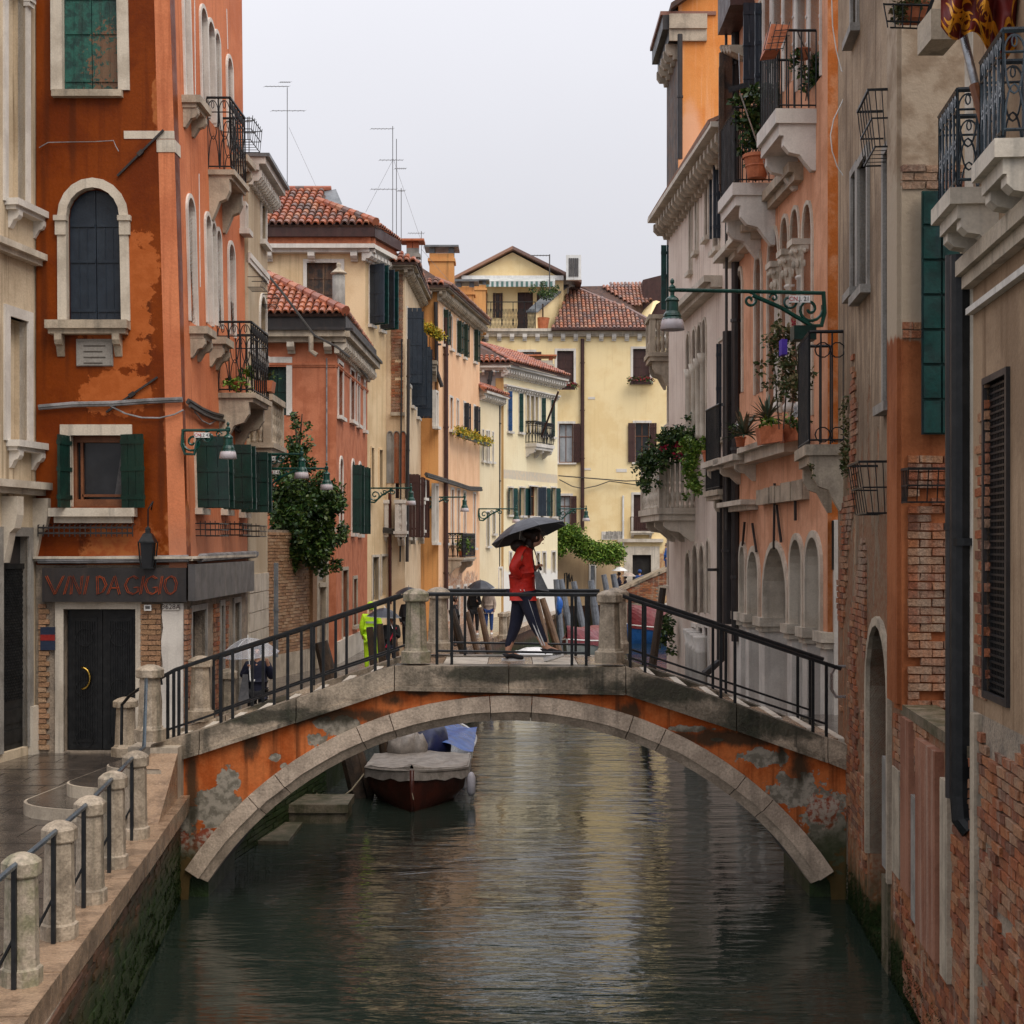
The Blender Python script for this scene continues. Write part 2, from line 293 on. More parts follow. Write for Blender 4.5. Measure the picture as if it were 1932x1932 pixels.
# ---------------------------------------------------------------- facades
def loop(kind, a0, a1, z0, z1, n=10):
    if kind == 'r': return [(a0,z0),(a1,z0),(a1,z1),(a0,z1)]
    c = (a0+a1)/2; h = abs(a1-a0)/2; P = [(a0,z0),(a1,z0)]
    if kind == 'a':
        hh = min(h, (z1-z0)*.7); zs = z1-hh
        P += [(c+h*cos(pi*i/n), zs+hh*sin(pi*i/n)) for i in range(n+1)]
    else:
        hh = min(h*1.7, (z1-z0)*.6); zs = z1-hh; m = n//2
        P += [(c+h*cos(pi/2*i/m)**.75 if i < m else c, zs+hh*sin(pi/2*i/m)**1.15) for i in range(m+1)]
        P += [(c-h*cos(pi/2*i/m)**.75, zs+hh*sin(pi/2*i/m)**1.15) for i in range(m-1, -1, -1)]
    return P
class Fc:
    def __init__(s, A, B, warp=None):
        s.A = V((A[0], A[1])); s.B = V((B[0], B[1])); s.L = (s.B-s.A).length; s.t = (s.B-s.A)/s.L
        s.n = V((s.t.y, -s.t.x));
        if s.n.dot(-s.A) < 0: s.n = -s.n
        s.warp = warp; s.ops = []; s.flip = (s.t.x*s.n.y-s.t.y*s.n.x) > 0
    def P(s, a, z, o=0):
        q = s.A+s.t*a+s.n*o; p = V((q.x, q.y, z)); return s.warp(p) if s.warp else p
    def uv(s, u, v, o=0):
        uu, vv = u, v
        for _ in range(6 if s.warp else 1):
            dx = (uu-CX)/FP; base = s.A+s.n*o
            det = s.t.x*1-dx*s.t.y      # a*t - y*(dx,1) = -base
            a = (-base.x+dx*base.y)/det; y = base.y+a*s.t.y; z = EYE-(vv-HZ)/FP*y
            if s.warp:
                p = s.P(a, z, o); u2 = CX+p.x/p.y*FP; v2 = HZ-(p.z-EYE)/p.y*FP; uu += u-u2; vv += v-v2
        return a, z
    def rect(s, q, o=0):
        um = (q[0]+q[2])/2; vm = (q[1]+q[3])/2
        a0 = s.uv(q[0], vm, o)[0]; a1 = s.uv(q[2], vm, o)[0]; z1 = s.uv(um, q[1], o)[1]; z0 = s.uv(um, q[3], o)[1]
        if a0 > a1: a0, a1 = a1, a0
        return a0, a1, z0, z1
    def box(s, mb, a0, a1, z0, z1, o0, o1):
        P = s.P; return mb.hexa([P(a0,z0,o0),P(a1,z0,o0),P(a1,z0,o1),P(a0,z0,o1),P(a0,z1,o0),P(a1,z1,o0),P(a1,z1,o1),P(a0,z1,o1)])
    def wall(s, bl, m, z0, z1, a0=0, a1=None, depth=.3, thick=5, name='wall', body=True, top=None):
        a1 = s.L if a1 is None else a1; mb = MB(); outer = top or [(a0,z0),(a1,z0),(a1,z1),(a0,z1)]; good = []
        for op in s.ops:
            if op[1]+.03 > a1 or op[0]-.03 < a0: op = (max(op[0], a0+.04), min(op[1], a1-.04))+op[2:]
            op = (op[0], op[1], max(op[2], z0+.02), min(op[3], z1-.02), op[4])
            if op[1]-op[0] < .08 or op[3]-op[2] < .15: continue
            if any(op[0] < g[1]+.02 and op[1] > g[0]-.02 and op[2] < g[3]+.02 and op[3] > g[2]-.02 for g in good): print('OVERLAP', name, [round(x, 2) for x in op[:4]]); continue
            good.append(op)
        loops = [outer]+[loop(g[4], *g[:4]) for g in good]; flat = [p for l in loops for p in l]
        idx = []; k = 0
        for l in loops: idx.append(list(range(k, k+len(l)))); k += len(l)
        cv, _, cf, _, _, of = delaunay_2d_cdt([V(p) for p in flat], [], idx, 0, 1e-5)
        mb.add([s.P(p[0], p[1]) for p in cv], [list(f) for f, o in zip(cf, of) if 0 in o and len(o) == 1])
        for l in loops:
            n = len(l); b = len(mb.v); mb.v += [tuple(s.P(p[0], p[1], 0)) for p in l]+[tuple(s.P(p[0], p[1], -depth)) for p in l]
            for i in range(n): j = (i+1) % n; mb.f.append([b+i, b+j, b+n+j, b+n+i])
        if body:
            if top:
                mb.prism([(min(max(p[0], a0+.31), a1-.31), p[1]-.004) for p in top], lambda a, z, o: s.P(a, z, o), -depth-.002, -thick)
            else: e = min(.31, (a1-a0)*.25); s.box(mb, a0+e, a1-e, z0+.004, z1-.004, -depth-.002, -thick)
        s.ops = []; return ob(name, mb, m, bl)
    def ring(s, mb, kind, a0, a1, z0, z1, w, o0, o1, foot=0):
        inn = loop(kind, a0, a1, z0, z1); out_ = loop(kind, a0-w, a1+w, z0-foot, z1+w); n = len(inn); b = len(mb.v)
        for o in (o1, o0): mb.v += [tuple(s.P(*p, o)) for p in inn]+[tuple(s.P(*p, o)) for p in out_]
        st = 0 if foot else 1
        for i in range(st, n):
            j = (i+1) % n
            mb.f.append([b+i, b+j, b+n+j, b+n+i]); mb.f.append([b+n+i, b+n+j, b+3*n+j, b+3*n+i]); mb.f.append([b+i, b+j, b+2*n+j, b+2*n+i])
    def shutter(s, win, a_h, w, z0, z1, ang, m, o=.02, name='shutter', planks=3):
        mb = MB(); d = 1 if w > 0 else -1; w = abs(w); ca, sa = cos(ang), sin(ang)
        def P(x, z, t): return s.P(a_h+d*(x*ca)-d*t*sa*0, z, o+x*sa+t)
        pw = w/planks; th = .022
        def bxx(x0, x1, za, zb, t0, t1):
            # local normal of the leaf
            nx, no_ = -sa*d, ca
            def q(x, z, t): return s.P(a_h+d*x*ca+nx*t, z, o+x*sa+no_*t)
            mb.hexa([q(x0,za,t0),q(x1,za,t0),q(x1,za,t1),q(x0,za,t1),q(x0,zb,t0),q(x1,zb,t0),q(x1,zb,t1),q(x0,zb,t1)])
        for i in range(planks): bxx(i*pw+.004, (i+1)*pw-.004, z0+.01, z1-.01, -th, th)
        hgt = z1-z0
        for f in (.12, .5, .86): bxx(.0, w, z0+hgt*f, z0+hgt*f+.07, -th-.012, th+.012)
        return ob(name, mb, m, win)
    def win(s, bl, q, kind='r', sur=.1, sm='pale_stone', sh=None, shm='green_paint', sill=True, pane='glass', mull=True, fr='window_wood', name='window', op=True, sa=1.5, sproj=.12, arch_sh=False, label=None, abs_=None, dp=.18):
        a0, a1, z0, z1 = abs_ or s.rect(q)
        if op: s.ops.append((a0, a1, z0, z1, kind))
        mb = MB(); s.ring(mb, kind, a0, a1, z0, z1, sur, -.12, .035) if sur else s.ring(mb, kind, a0, a1, z0, z1, .02, -.14, .003)
        wn_ = ob(name, mb, sm if sur else 'pale_stone', bl, label=label)
        if sill: m2 = MB(); s.box(m2, a0-sur-.05, a1+sur+.05, z0-.1, z0, -.1, sproj); ob('sill', m2, sm, wn_)
        if sh == 'closed':
            c = (a0+a1)/2; l = loop(kind, a0+.005, a1-.005, z0+.005, z1-.005)
            for side in (0, 1):
                poly = [(max(p[0], c+.006) if side else min(p[0], c-.006), p[1]) for p in l]
                cl = [poly[0]]
                for p in poly[1:]:
                    if (p[0]-cl[-1][0])**2+(p[1]-cl[-1][1])**2 > 1e-8: cl.append(p)
                m2 = MB(); m2.prism(cl, s.P, -dp, -dp+.04)
                x0, x1 = (a0+.03, c-.02) if not side else (c+.02, a1-.03); hh = z1-z0
                for k in range(1, 3): xx = x0+(x1-x0)*k/3; s.box(m2, xx-.006, xx+.006, z0+.03, z1-(x1-x0)*1.3*(kind != 'r')-.05, -dp+.04, -dp+.052)
                for f in (.08, .45, .72): s.box(m2, x0, x1, z0+hh*f, z0+hh*f+.05, -dp+.04, -dp+.06)
                ob('shutter', m2, shm, wn_)
        elif sh != 'none':
            l = loop(kind, a0+.003, a1-.003, z0+.003, z1-.003); m2 = MB(); m2.prism(l, s.P, -dp-.06, -dp-.04); ob('pane', m2, pane, wn_)
            if mull:
                m3 = MB(); c = (a0+a1)/2; t = .035; zt = z1-(abs(a1-a0)/2*(kind != 'r'))
                s.box(m3, c-t/2, c+t/2, z0+.01, zt, -dp-.04, -dp); s.box(m3, a0+.003, a0+.05, z0+.01, zt, -dp-.04, -dp+.002); s.box(m3, a1-.05, a1-.003, z0+.01, zt, -dp-.04, -dp+.002)
                s.box(m3, a0+.05, a1-.05, z0+(zt-z0)*.66, z0+(zt-z0)*.66+.04, -dp-.038, -dp-.003); s.box(m3, a0+.05, a1-.05, z0+.01, z0+.06, -dp-.038, -dp-.003); s.box(m3, a0+.05, a1-.05, zt-.05, zt-.003, -dp-.038, -dp-.003)
                ob('window_frame', m3, fr, wn_)
        if sh in ('open', 'left', 'right'):
            w_ = (a1-a0)/2; zt = z1-(w_*.4 if kind != 'r' else 0)
            if sh != 'right': s.shutter(wn_, a0-.01, w_, z0, zt, sa, shm, .04)
            if sh != 'left': s.shutter(wn_, a1+.01, -w_, z0, zt, sa, shm, .04)
        return wn_, (a0, a1, z0, z1)
def brick_field(F, parent, a0, a1, z0, z1, bl=.26, bh=.075, o=0., mm='brick', keep=None, limit=300, proud=.03, seed=1, gap=.012):
    r = random.Random(seed); ms = [unitmesh('brick', mm, .04, seed*10+k) for k in range(4)]; mats = []; z = z0; row = 0
    while z < z1-bh*.5:
        a = a0-(bl*.5 if row % 2 else 0)
        while a < a1:
            x0, x1 = max(a, a0), min(a+bl-gap, a1)
            if x1-x0 > .04:
                c = ((x0+x1)/2, z+bh/2)
                if keep is None or keep(*c):
                    pr = proud*r.uniform(.55, 1.15); p = F.P(c[0], c[1], o+pr/2-.02)
                    t = F.t; n = F.n
                    m = M(((t.x*(x1-x0), n.x*(pr+.04), 0, p.x), (t.y*(x1-x0), n.y*(pr+.04), 0, p.y), (0, 0, (bh-gap)*r.uniform(.92, 1.02), p.z), (0, 0, 0, 1))) @ M.Rotation(r.uniform(-.015, .015), 4, 'Y')
                    mats.append(m)
            a += bl
        z += bh; row += 1
    pieces('brick', parent, ms, mats, limit)
def tiles(parent, P0, U, Vv, nu, nv, w, l, inside, tm, limit=300):
    U = V(U).normalized(); Vv = V(Vv).normalized(); N = U.cross(Vv).normalized(); P0 = V(P0)
    if N.z < 0: N = -N
    me = tilemesh(tm); mats = []
    for i in range(nu):
        for j in range(nv):
            x, y = (i+.5)*w, (j+.5)*l
            if inside and not inside(x, y): continue
            p = P0+U*x+Vv*y+N*.02+N*rnd.uniform(-.008, .008)
            k = w*.93
            mats.append(M(((U.x*k, Vv.x*l, N.x*k, p.x), (U.y*k, Vv.y*l, N.y*k, p.y), (U.z*k, Vv.z*l, N.z*k, p.z), (0, 0, 0, 1))) @ M.Rotation(rnd.uniform(-.03, .03), 4, 'Z'))
    pieces('roof_tile', parent, [me], mats, limit)
def quadm(pts, th=.08):
    mb = MB(); p = [V(x) for x in pts]; n = (p[1]-p[0]).cross(p[2]-p[0]).normalized(); n = n if n.z > 0 else -n
    k = len(p); mb.add([x-n*th for x in p]+p, [list(range(k))[::-1], list(range(k, 2*k))]+[[i, (i+1) % k, k+(i+1) % k, k+i] for i in range(k)]); return mb
def leaves(mb, c, rad, n, size, seed=0, hang=0, jit=.25, clump=0):
    r = random.Random(seed); c = V(c); rad = V(rad)
    cl = [V((r.gauss(0, .5), r.gauss(0, .5), r.gauss(0, .5))) for _ in range(clump)] if clump else None
    for _ in range(n):
        while True:
            d = V((r.uniform(-1, 1), r.uniform(-1, 1), r.uniform(-1, 1)))
            if d.length < 1: break
        if cl: d = cl[r.randrange(clump)]+d*.33
        else: d = d*(.55+.5*r.random())
        p = c+V((d.x*rad.x, d.y*rad.y, d.z*rad.z)); p.z -= hang*r.random()**2
        a = V((r.gauss(0, 1), r.gauss(0, 1), r.gauss(-.2, .7))).normalized(); b = a.orthogonal().normalized(); b = (M.Rotation(r.uniform(0, 6.28), 3, a) @ b)
        s_ = size*r.uniform(.6, 1.3); q = b.cross(a).normalized()
        mb.add([p, p+a*s_*.5+b*s_*.28, p+a*s_, p+a*s_*.5-b*s_*.28], [(0, 1, 2), (0, 2, 3)])
    return mb
# ================================================================ SETTING: water, quays
QE = [(-2.55,2.0),(-3.36,10.19),(-3.95,16.5),(-4.22,19.25),(-4.12,21.6),(-3.35,27),(-3.1,33),(-2.3,42),(-1.1,50),(.1,57),(1.4,66),(2.8,76),(3.2,84),(40,84.5)]
wm = bpy.data.materials.new('water'); wm.use_nodes = True; t_ = wm.node_tree; b_ = t_.nodes['Principled BSDF']
b_.inputs['Base Color'].default_value = (.016, .024, .018, 1); b_.inputs['Roughness'].default_value = .035; b_.inputs['IOR'].default_value = 1.33; b_.inputs['Specular IOR Level'].default_value = 1.0
g_ = t_.nodes.new('ShaderNodeNewGeometry'); hs_ = []
for sc_, st_, am in ((.9, (.7, 2.0, 1), 1.0), (3.2, (.5, 2.0, 1), .30), (12, (.5, 1.7, 1), .06)):
    vm_ = t_.nodes.new('ShaderNodeVectorMath'); vm_.operation = 'MULTIPLY'; vm_.inputs[1].default_value = st_; t_.links.new(g_.outputs['Position'], vm_.inputs[0])
    n_ = t_.nodes.new('ShaderNodeTexNoise'); n_.inputs['Scale'].default_value = sc_; n_.inputs['Detail'].default_value = 3; n_.inputs['Distortion'].default_value = .6; t_.links.new(vm_.outputs[0], n_.inputs['Vector'])
    m_ = t_.nodes.new('ShaderNodeMath'); m_.operation = 'MULTIPLY'; m_.inputs[1].default_value = am; t_.links.new(n_.outputs[0], m_.inputs[0]); hs_.append(m_.outputs[0])
a_ = t_.nodes.new('ShaderNodeMath'); t_.links.new(hs_[0], a_.inputs[0]); t_.links.new(hs_[1], a_.inputs[1]); a2_ = t_.nodes.new('ShaderNodeMath'); t_.links.new(a_.outputs[0], a2_.inputs[0]); t_.links.new(hs_[2], a2_.inputs[1])
pn_ = t_.nodes.new('ShaderNodeTexNoise'); pn_.inputs['Scale'].default_value = .22; pn_.inputs['Detail'].default_value = 3; t_.links.new(g_.outputs['Position'], pn_.inputs['Vector']); pm_ = t_.nodes.new('ShaderNodeMapRange'); pm_.inputs['From Min'].default_value = .35; pm_.inputs['From Max'].default_value = .65; pm_.inputs['To Min'].default_value = .25; pm_.inputs['To Max'].default_value = 1.3; t_.links.new(pn_.outputs[0], pm_.inputs['Value'])
bn_ = t_.nodes.new('ShaderNodeBump'); t_.links.new(pm_.outputs[0], bn_.inputs['Strength']); bn_.inputs['Distance'].default_value = .05; t_.links.new(a2_.outputs[0], bn_.inputs['Height']); t_.links.new(bn_.outputs[0], b_.inputs['Normal'])
MATS['water'] = wm
mb = MB(); mb.add([(-60,-30,0),(90,-30,0),(90,140,0),(-60,140,0)], [(0,1,2,3)]); ob('water', mb, 'water', kind='structure')
mb = MB(); mb.add([(-60,-30,-1.6),(90,-30,-1.6),(90,140,-1.6),(-60,140,-1.6)], [(0,1,2,3)]); ob('canal_bed', mb, 'dark_soffit', kind='structure')
poly = QE+[(40,140),(-60,140),(-60,2)]
poly2 = [(x-(.27 if i < 4 else .1), y) for i, (x, y) in enumerate(QE)]+[(40,140),(-60,140),(-60,2)]
mb = MB(); mb.prism(poly2, lambda a, b, o: V((a, b, o)), -1.5, 1.2); quay = ob('quay', mb, 'wet_brick', kind='structure'); mb = MB(); mb.prism(poly2, lambda a, b, o: V((a, b, o)), 1.2, 1.335); ob('pavement', mb, 'paving', quay)
# coping stones along the quay edge, paving slabs, bricks of the quay wall
cs = [unitmesh('coping_stone', 'wet_stone', .012, 50+k) for k in range(4)]; ms = []
def along(pts, step):
    for (x0, y0), (x1, y1) in zip(pts, pts[1:]):
        L_ = math.hypot(x1-x0, y1-y0); n = max(1, round(L_/step))
        for i in range(n): yield V((x0+(x1-x0)*(i+.5)/n, y0+(y1-y0)*(i+.5)/n, 0)), V(((x1-x0)/L_, (y1-y0)/L_, 0)), L_/n
for p, t, l in along(QE[:4], 1.15):
    n = V((-t.y, t.x, 0)); c = p+n*.19
    ms.append(M(((t.x*(l-.015), n.x*.46, 0, c.x), (t.y*(l-.015), n.y*.46, 0, c.y), (0, 0, .22, 1.262), (0, 0, 0, 1))))
for p, t, l in along(QE[4:13], 1.3):
    n = V((-t.y, t.x, 0)); c = p+n*.19
    ms.append(M(((t.x*(l-.02), n.x*.46, 0, c.x), (t.y*(l-.02), n.y*.46, 0, c.y), (0, 0, .22, 1.262), (0, 0, 0, 1))))
pieces('coping_stone', quay, cs, ms)
ps = [unitmesh('paving_stone', 'paving', .006, 60+k) for k in range(5)]; ms = []
y = 9.0; row = 0
while y < 24:
    h = .36; x = -8.6+(row % 3)*.23
    while x < -3.3:
        w_ = .62+.2*rnd.random(); xe = -3.36-(y-10.19)*.0935-.46 if y < 19.3 else -4.7
        x1 = min(x+w_, xe)
        if x1-x > .1: ms.append(M.Translation((x/2+x1/2, y+h/2, 1.33+rnd.uniform(-.003, .003))) @ M.Diagonal((x1-x-.012, h-.012, .04, 1)))
        x += w_
    y += h; row += 1
pieces('paving_stone', quay, ps, ms, 300)
FQ = Fc((-3.17, 9.0), (-4.33, 19.25)); mb = MB(); FQ.box(mb, 0, FQ.L, -.4, 1.15, 0, -.3); ob('wall_backing', mb, 'mortar', quay)
brick_field(FQ, quay, .1, FQ.L, -.06, 1.15, .27, .08, 0, 'wet_brick', seed=3, proud=.035)
mb = MB()
for i in range(11000):
    a = rnd.uniform(.3, FQ.L); z = rnd.random()**2.2*.6; p = FQ.P(a, z, .025); s_ = rnd.uniform(.008, .03)
    mb.add([p, p+V((s_*.5, rnd.uniform(-s_, s_), -s_)), p+V((.0, s_*.8, -s_*1.2))], [(0, 1, 2)])
ob('moss', mb, 'moss', quay, kind='stuff')
# ================================================================ generic building parts
def cornice(F, bl, a0, a1, z, h, pr, m='pale_stone', dent=0, dm=None, dw=.12, dh=.16, name='cornice', o=0):
    mb = MB(); F.box(mb, a0, a1, z+h*.45, z+h, o-.05, o+pr); F.box(mb, a0, a1, z, z+h*.45, o-.05, o+pr*.62); c = ob(name, mb, m, bl)
    if dent:
        n = int((a1-a0)/dent)
        for i in range(n):
            mb = MB(); a = a0+(i+.5)*(a1-a0)/n; b, t = [], [(0,0),(pr*.8,0),(pr*.8,-dh*.6),(pr*.6,-dh),(pr*.35,-dh),(pr*.3,-dh*1.35),(0,-dh*1.35)]
            mb.prism([(q[0], q[1]) for q in t], lambda x, y, w_: F.P(a+w_, z+y, o-.02+x), -dw/2, dw/2); ob('dentil', mb, dm or m, c)
    return c
def bracket(F, mb, a, z, w, h, pr, o=0):      # scroll corbel
    pts = [(0, 0), (pr, 0), (pr, -h*.28), (pr*.82, -h*.48), (pr*.5, -h*.55), (pr*.3, -h*.8), (pr*.12, -h), (0, -h)]
    n = len(pts); b = len(mb.v)
    for aa in (a-w/2, a+w/2): mb.v += [tuple(F.P(aa, z+q, o+p)) for p, q in pts]
    for i in range(n): j = (i+1) % n; mb.f.append([b+i, b+j, b+n+j, b+n+i])
    mb.f.append([b+i for i in range(n)]); mb.f.append([b+n+i for i in range(n)][::-1])
def sill_b(F, bl, q=None, abz=None, pr=.25, h=.12, m='stone'):
    a0, a1, z0, z1 = abz or F.rect(q); mb = MB(); F.box(mb, a0, a1, z1-h, z1, -.02, pr); F.box(mb, a0+.04, a1-.04, z1-h*1.6, z1-h, -.02, pr*.75)
    w = a1-a0; bracket(F, mb, a0+w*.15, z1-h*1.6, .12, h*2.6, pr*.8); bracket(F, mb, a1-w*.15, z1-h*1.6, .12, h*2.6, pr*.8); return ob('window_ledge', mb, m, bl)
def rail_pts(mb, P, a0, a1, z0, z1, r, n): # plain bars
    for i in range(n+1): t = i/n; mb.tube([P(a0+(a1-a0)*t, z0), P(a0+(a1-a0)*t, z1)], r, 5)
def arc_pts(P, ca, cz, ra, rz, t0, t1, n=10): return [P(ca+ra*cos(t0+(t1-t0)*i/n), cz+rz*sin(t0+(t1-t0)*i/n)) for i in range(n+1)]
def balcony(F, bl, a0, a1, z, pr, h=.95, slab=.16, curly=True, m='black_iron', sm='stone', br=2, brh=.5, nb=None, r=.014):
    mb = MB(); F.box(mb, a0, a1, z-slab*.55, z, -.02, pr+.04); F.box(mb, a0+.04, a1-.04, z-slab, z-slab*.55, -.02, pr-.02)
    for i in range(br): a = a0+.12+(a1-a0-.24)*(i/(br-1) if br > 1 else .5); bracket(F, mb, a, z-slab, .16, brh, pr*.85)
    bal = ob('balcony', mb, sm, bl); mb = MB(); mi = .03; pf = pr-.02
    sides = [(lambda x, zz: F.P(a0+mi, zz, x), 0, pf), (lambda x, zz: F.P(x, zz, pf), a0+mi, a1-mi), (lambda x, zz: F.P(a1-mi, zz, x), 0, pf)]
    for P, x0, x1 in sides:
        for zz, rr in ((z+.06, r), (z+h, r*1.7)): mb.tube([P(x0, zz), P(x1, zz)], rr, 5)
        L_ = abs(x1-x0); n = max(2, round(L_/(.13 if not curly else .2)))
        if nb and x0 != 0: n = nb
        if curly:
            mb.tube([P(x0, z+h*.8), P(x1, z+h*.8)], r*.8, 5)
            for i in range(n):
                c = x0+(x1-x0)*(i+.5)/n; w = (x1-x0)/n
                mb.tube(arc_pts(P, c, z+h*.8, w*.46, h*.16, 0, pi), r*.7, 4); mb.tube(arc_pts(P, c, z+h*.9, w*.12, h*.05, 0, 2*pi, 8), r*.6, 4)
                mb.tube(arc_pts(P, c, z+.06, w*.44, h*.42, 0, pi), r*.7, 4); mb.tube(arc_pts(P, c, z+h*.8, w*.44, h*.38, pi, 2*pi), r*.7, 4)
        rail_pts(mb, P, x0, x1, z+.02, z+h, r*.9, n)
    ob('railing', mb, m, bal); return bal
def stone_balcony(F, bl, a0, a1, z, pr, h=.85, n=5, ns=2, m='pale_stone', sl=.2, brn=3, brh=.35):
    mb = MB(); F.box(mb, a0-.05, a1+.05, z-sl*.5, z, -.02, pr+.05); F.box(mb, a0, a1, z-sl, z-sl*.5, -.02, pr)
    for i in range(brn): bracket(F, mb, a0+.15+(a1-a0-.3)*i/(brn-1), z-sl, .15, brh, pr*.85)
    bal = ob('balcony', mb, m, bl); mb = MB(); F.box(mb, a0-.03, a1+.03, z+h-.12, z+h, pr-.2, pr+.03); F.box(mb, a0-.03, a0+.14, z+h-.12, z+h, 0, pr-.2); F.box(mb, a1-.14, a1+.03, z+h-.12, z+h, 0, pr-.2)
    for a in (a0, a1-.14): F.box(mb, a, a+.14, z, z+h-.12, pr-.16, pr)
    ob('parapet_rail', mb, m, bal)
    def bal1(p): mb = MB(); mb.lathe(p, [(.05,0),(.05,.06),(.03,.09),(.06,.2),(.075,.27),(.05,.36),(.03,.42),(.045,.5),(.05,.56),(.03,.6),(.05,.64),(.05,h-.12)], 8); ob('baluster', mb, m, bal, smooth=True)
    for i in range(n): bal1(F.P(a0+.14+(a1-a0-.28)*(i+.5)/n, z, pr-.08))
    for a in (a0+.07, a1-.07):
        for j in range(ns): bal1(F.P(a, z, (pr-.16)*(j+.5)/ns))
    return bal
def pipe(bl, pts, r=.05, m='dark_metal', name='drainpipe', n=8):
    mb = MB(); mb.tube(pts, r, n); p0 = V(pts[0]); p1 = V(pts[-1])
    k = max(1, int(abs(p0.z-p1.z)/2.4))
    for i in range(k):
        q = p0.lerp(p1, (i+.5)/k); mb.lathe(q-V((0, 0, .03)), [(r*1.2, 0), (r*1.2, .06)], n)
    return ob(name, mb, m, bl, smooth=False)
def fpipe(F, bl, u, v0, v1, r=.05, o=.08, m='dark_metal', name='drainpipe'):
    a, z0 = F.uv(u, v0); a2, z1 = F.uv(u, v1); return pipe(bl, [F.P(a, z0, o), F.P(a, z1, o)], r, m, name)
def cable_on(F, pts, r=.018, o=.05, sag=0, name='cable', m='dark_cable', label=None, parent=None, n=1):
    mb = MB()
    for k in range(n):
        P3 = []
        for (u, v) in pts: a, z = F.uv(u, v); P3.append(F.P(a, z+.03*k*(1 if k % 2 else -1), o+.02*k))
        mb.tube(P3, r, 5)
    return ob(name, mb, m, parent, label, 'cable' if not parent else None)
def chimney(bl, x, y, z0, z1, w, d, m, cap='stone', name='chimney'):
    mb = MB(); mb.bx(x-w/2, x+w/2, y-d/2, y+d/2, z0, z1); mb.bx(x-w/2-.06, x+w/2+.06, y-d/2-.06, y+d/2+.06, z1-.32, z1-.2); c = ob(name, mb, m, bl)
    mb = MB()
    for sx_ in (-1, 1):
        for sy in (-1, 1): mb.bx(x+sx_*(w/2-.1)-.1, x+sx_*(w/2-.1)+.1, y+sy*(d/2-.1)-.1, y+sy*(d/2-.1)+.1, z1, z1+.22)
    mb.bx(x-w/2-.2, x+w/2+.2, y-d/2-.2, y+d/2+.2, z1+.22, z1+.29); ob('chimney_cap', mb, cap, c); return c
# ================================================================ LEFT: cream palace wing
plaster('cream_plaster', (.60,.49,.35), (.47,.37,.255), (.17,.12,.07), .7)
bl = thing('building', (-7.6,22.5,1.35), 'cream stuccoed building cut off at the far left edge, with a lattice shop gate', 'building')
F = Fc((-8.3,18.2), (-7.47,23.45)); zl = 16
F.win(bl, Q('z1',45,-160,170,1390), 'a', .12, 'white_stone', sh='none', sill=False, dp=.2); 
F.win(bl, Q('z2',58,215,180,1045), 'r', .16, 'white_stone', sh='none', sill=False)
F.win(bl, Q('z3',12,-60,185,1380), 'r', .14, 'grey_stone', sh='none', sill=False)
niche = F.ops[:]
F.wall(bl, 'cream_plaster', 1.2, zl, depth=.2)
for qq, yy in ((('z1',30,1395,300,1470), .35), (('z2',40,1045,285,1110), .3)):
    a0, a1, z0, z1 = F.rect(Q(*qq)); sill_b(F, bl, abz=(a0, a1-.15, z0, z1), pr=.22, h=.1, m='white_stone')
for v_, pr, h_ in ((500, .2, .18), (935, .28, .2)):
    a, z = F.uv(60, v_); cornice(F, bl, 0, F.L, z, h_, pr, 'pale_stone', name='string_course')
a, z = F.uv(60, 940); mb = MB(); bracket(F, mb, F.L-.12, z, .2, 1.0, .25); bracket(F, mb, F.L-1.1, z, .2, 1.0, .25); ob('bracket', mb, 'pale_stone', bl)
mb = MB(); o_ = niche[0]
for k in range(3):
    c = niche[0]; zc = c[3]-(c[1]-c[0])/2; F.box(mb, c[0]-.14, c[0]+.02, zc-.06+.07*k, zc+.0+.07*k, -.02, .08+.03*k); F.box(mb, c[1]-.02, c[1]+.14, zc-.06+.07*k, zc+.07*k, -.02, .08+.03*k)
ob('capital', mb, 'white_stone', bl)
c = niche[2]; mb = MB(); F.box(mb, c[0], c[1], c[2], c[3], -.14, -.12); gate = ob('gate', mb, 'dark_metal', bl)
mb = MB(); zz = c[2]+.75
F.box(mb, c[0], c[1], c[2], zz, -.12, -.08); F.box(mb, c[0]+.03, c[1]-.03, c[2]+.1, c[2]+.3, -.08, -.065); F.box(mb, c[0]+.03, c[1]-.03, c[2]+.4, c[2]+.62, -.08, -.065)
k = 0; st = .09; wdt = c[1]-c[0]; zt = c[3]-.5
n1 = int((zt-zz+wdt*1.8)/st)
for i in range(n1):
    for sg in (1, -1):
        z_a = zz-wdt*1.8+i*st*1.0; p = (c[0], z_a) if sg > 0 else (c[1], z_a); q = (c[1], z_a+wdt*1.8) if sg > 0 else (c[0], z_a+wdt*1.8)
        t0 = max(0, (zz-z_a)/(wdt*1.8)); t1 = min(1, (zt-z_a)/(wdt*1.8))
        if t1-t0 > .02: mb.tube([F.P(p[0]+(q[0]-p[0])*t0, z_a+wdt*1.8*t0, -.08), F.P(p[0]+(q[0]-p[0])*t1, z_a+wdt*1.8*t1, -.08)], .011, 3)
F.box(mb, c[0], c[1], zt, zt+.08, -.1, -.05)
ob('lattice', mb, 'black_iron', gate)
mb = MB(); F.box(mb, c[1]+.02, c[1]+.42, 1.3, 2.1, -.02, .08); ob('plinth', mb, 'pale_stone', bl)
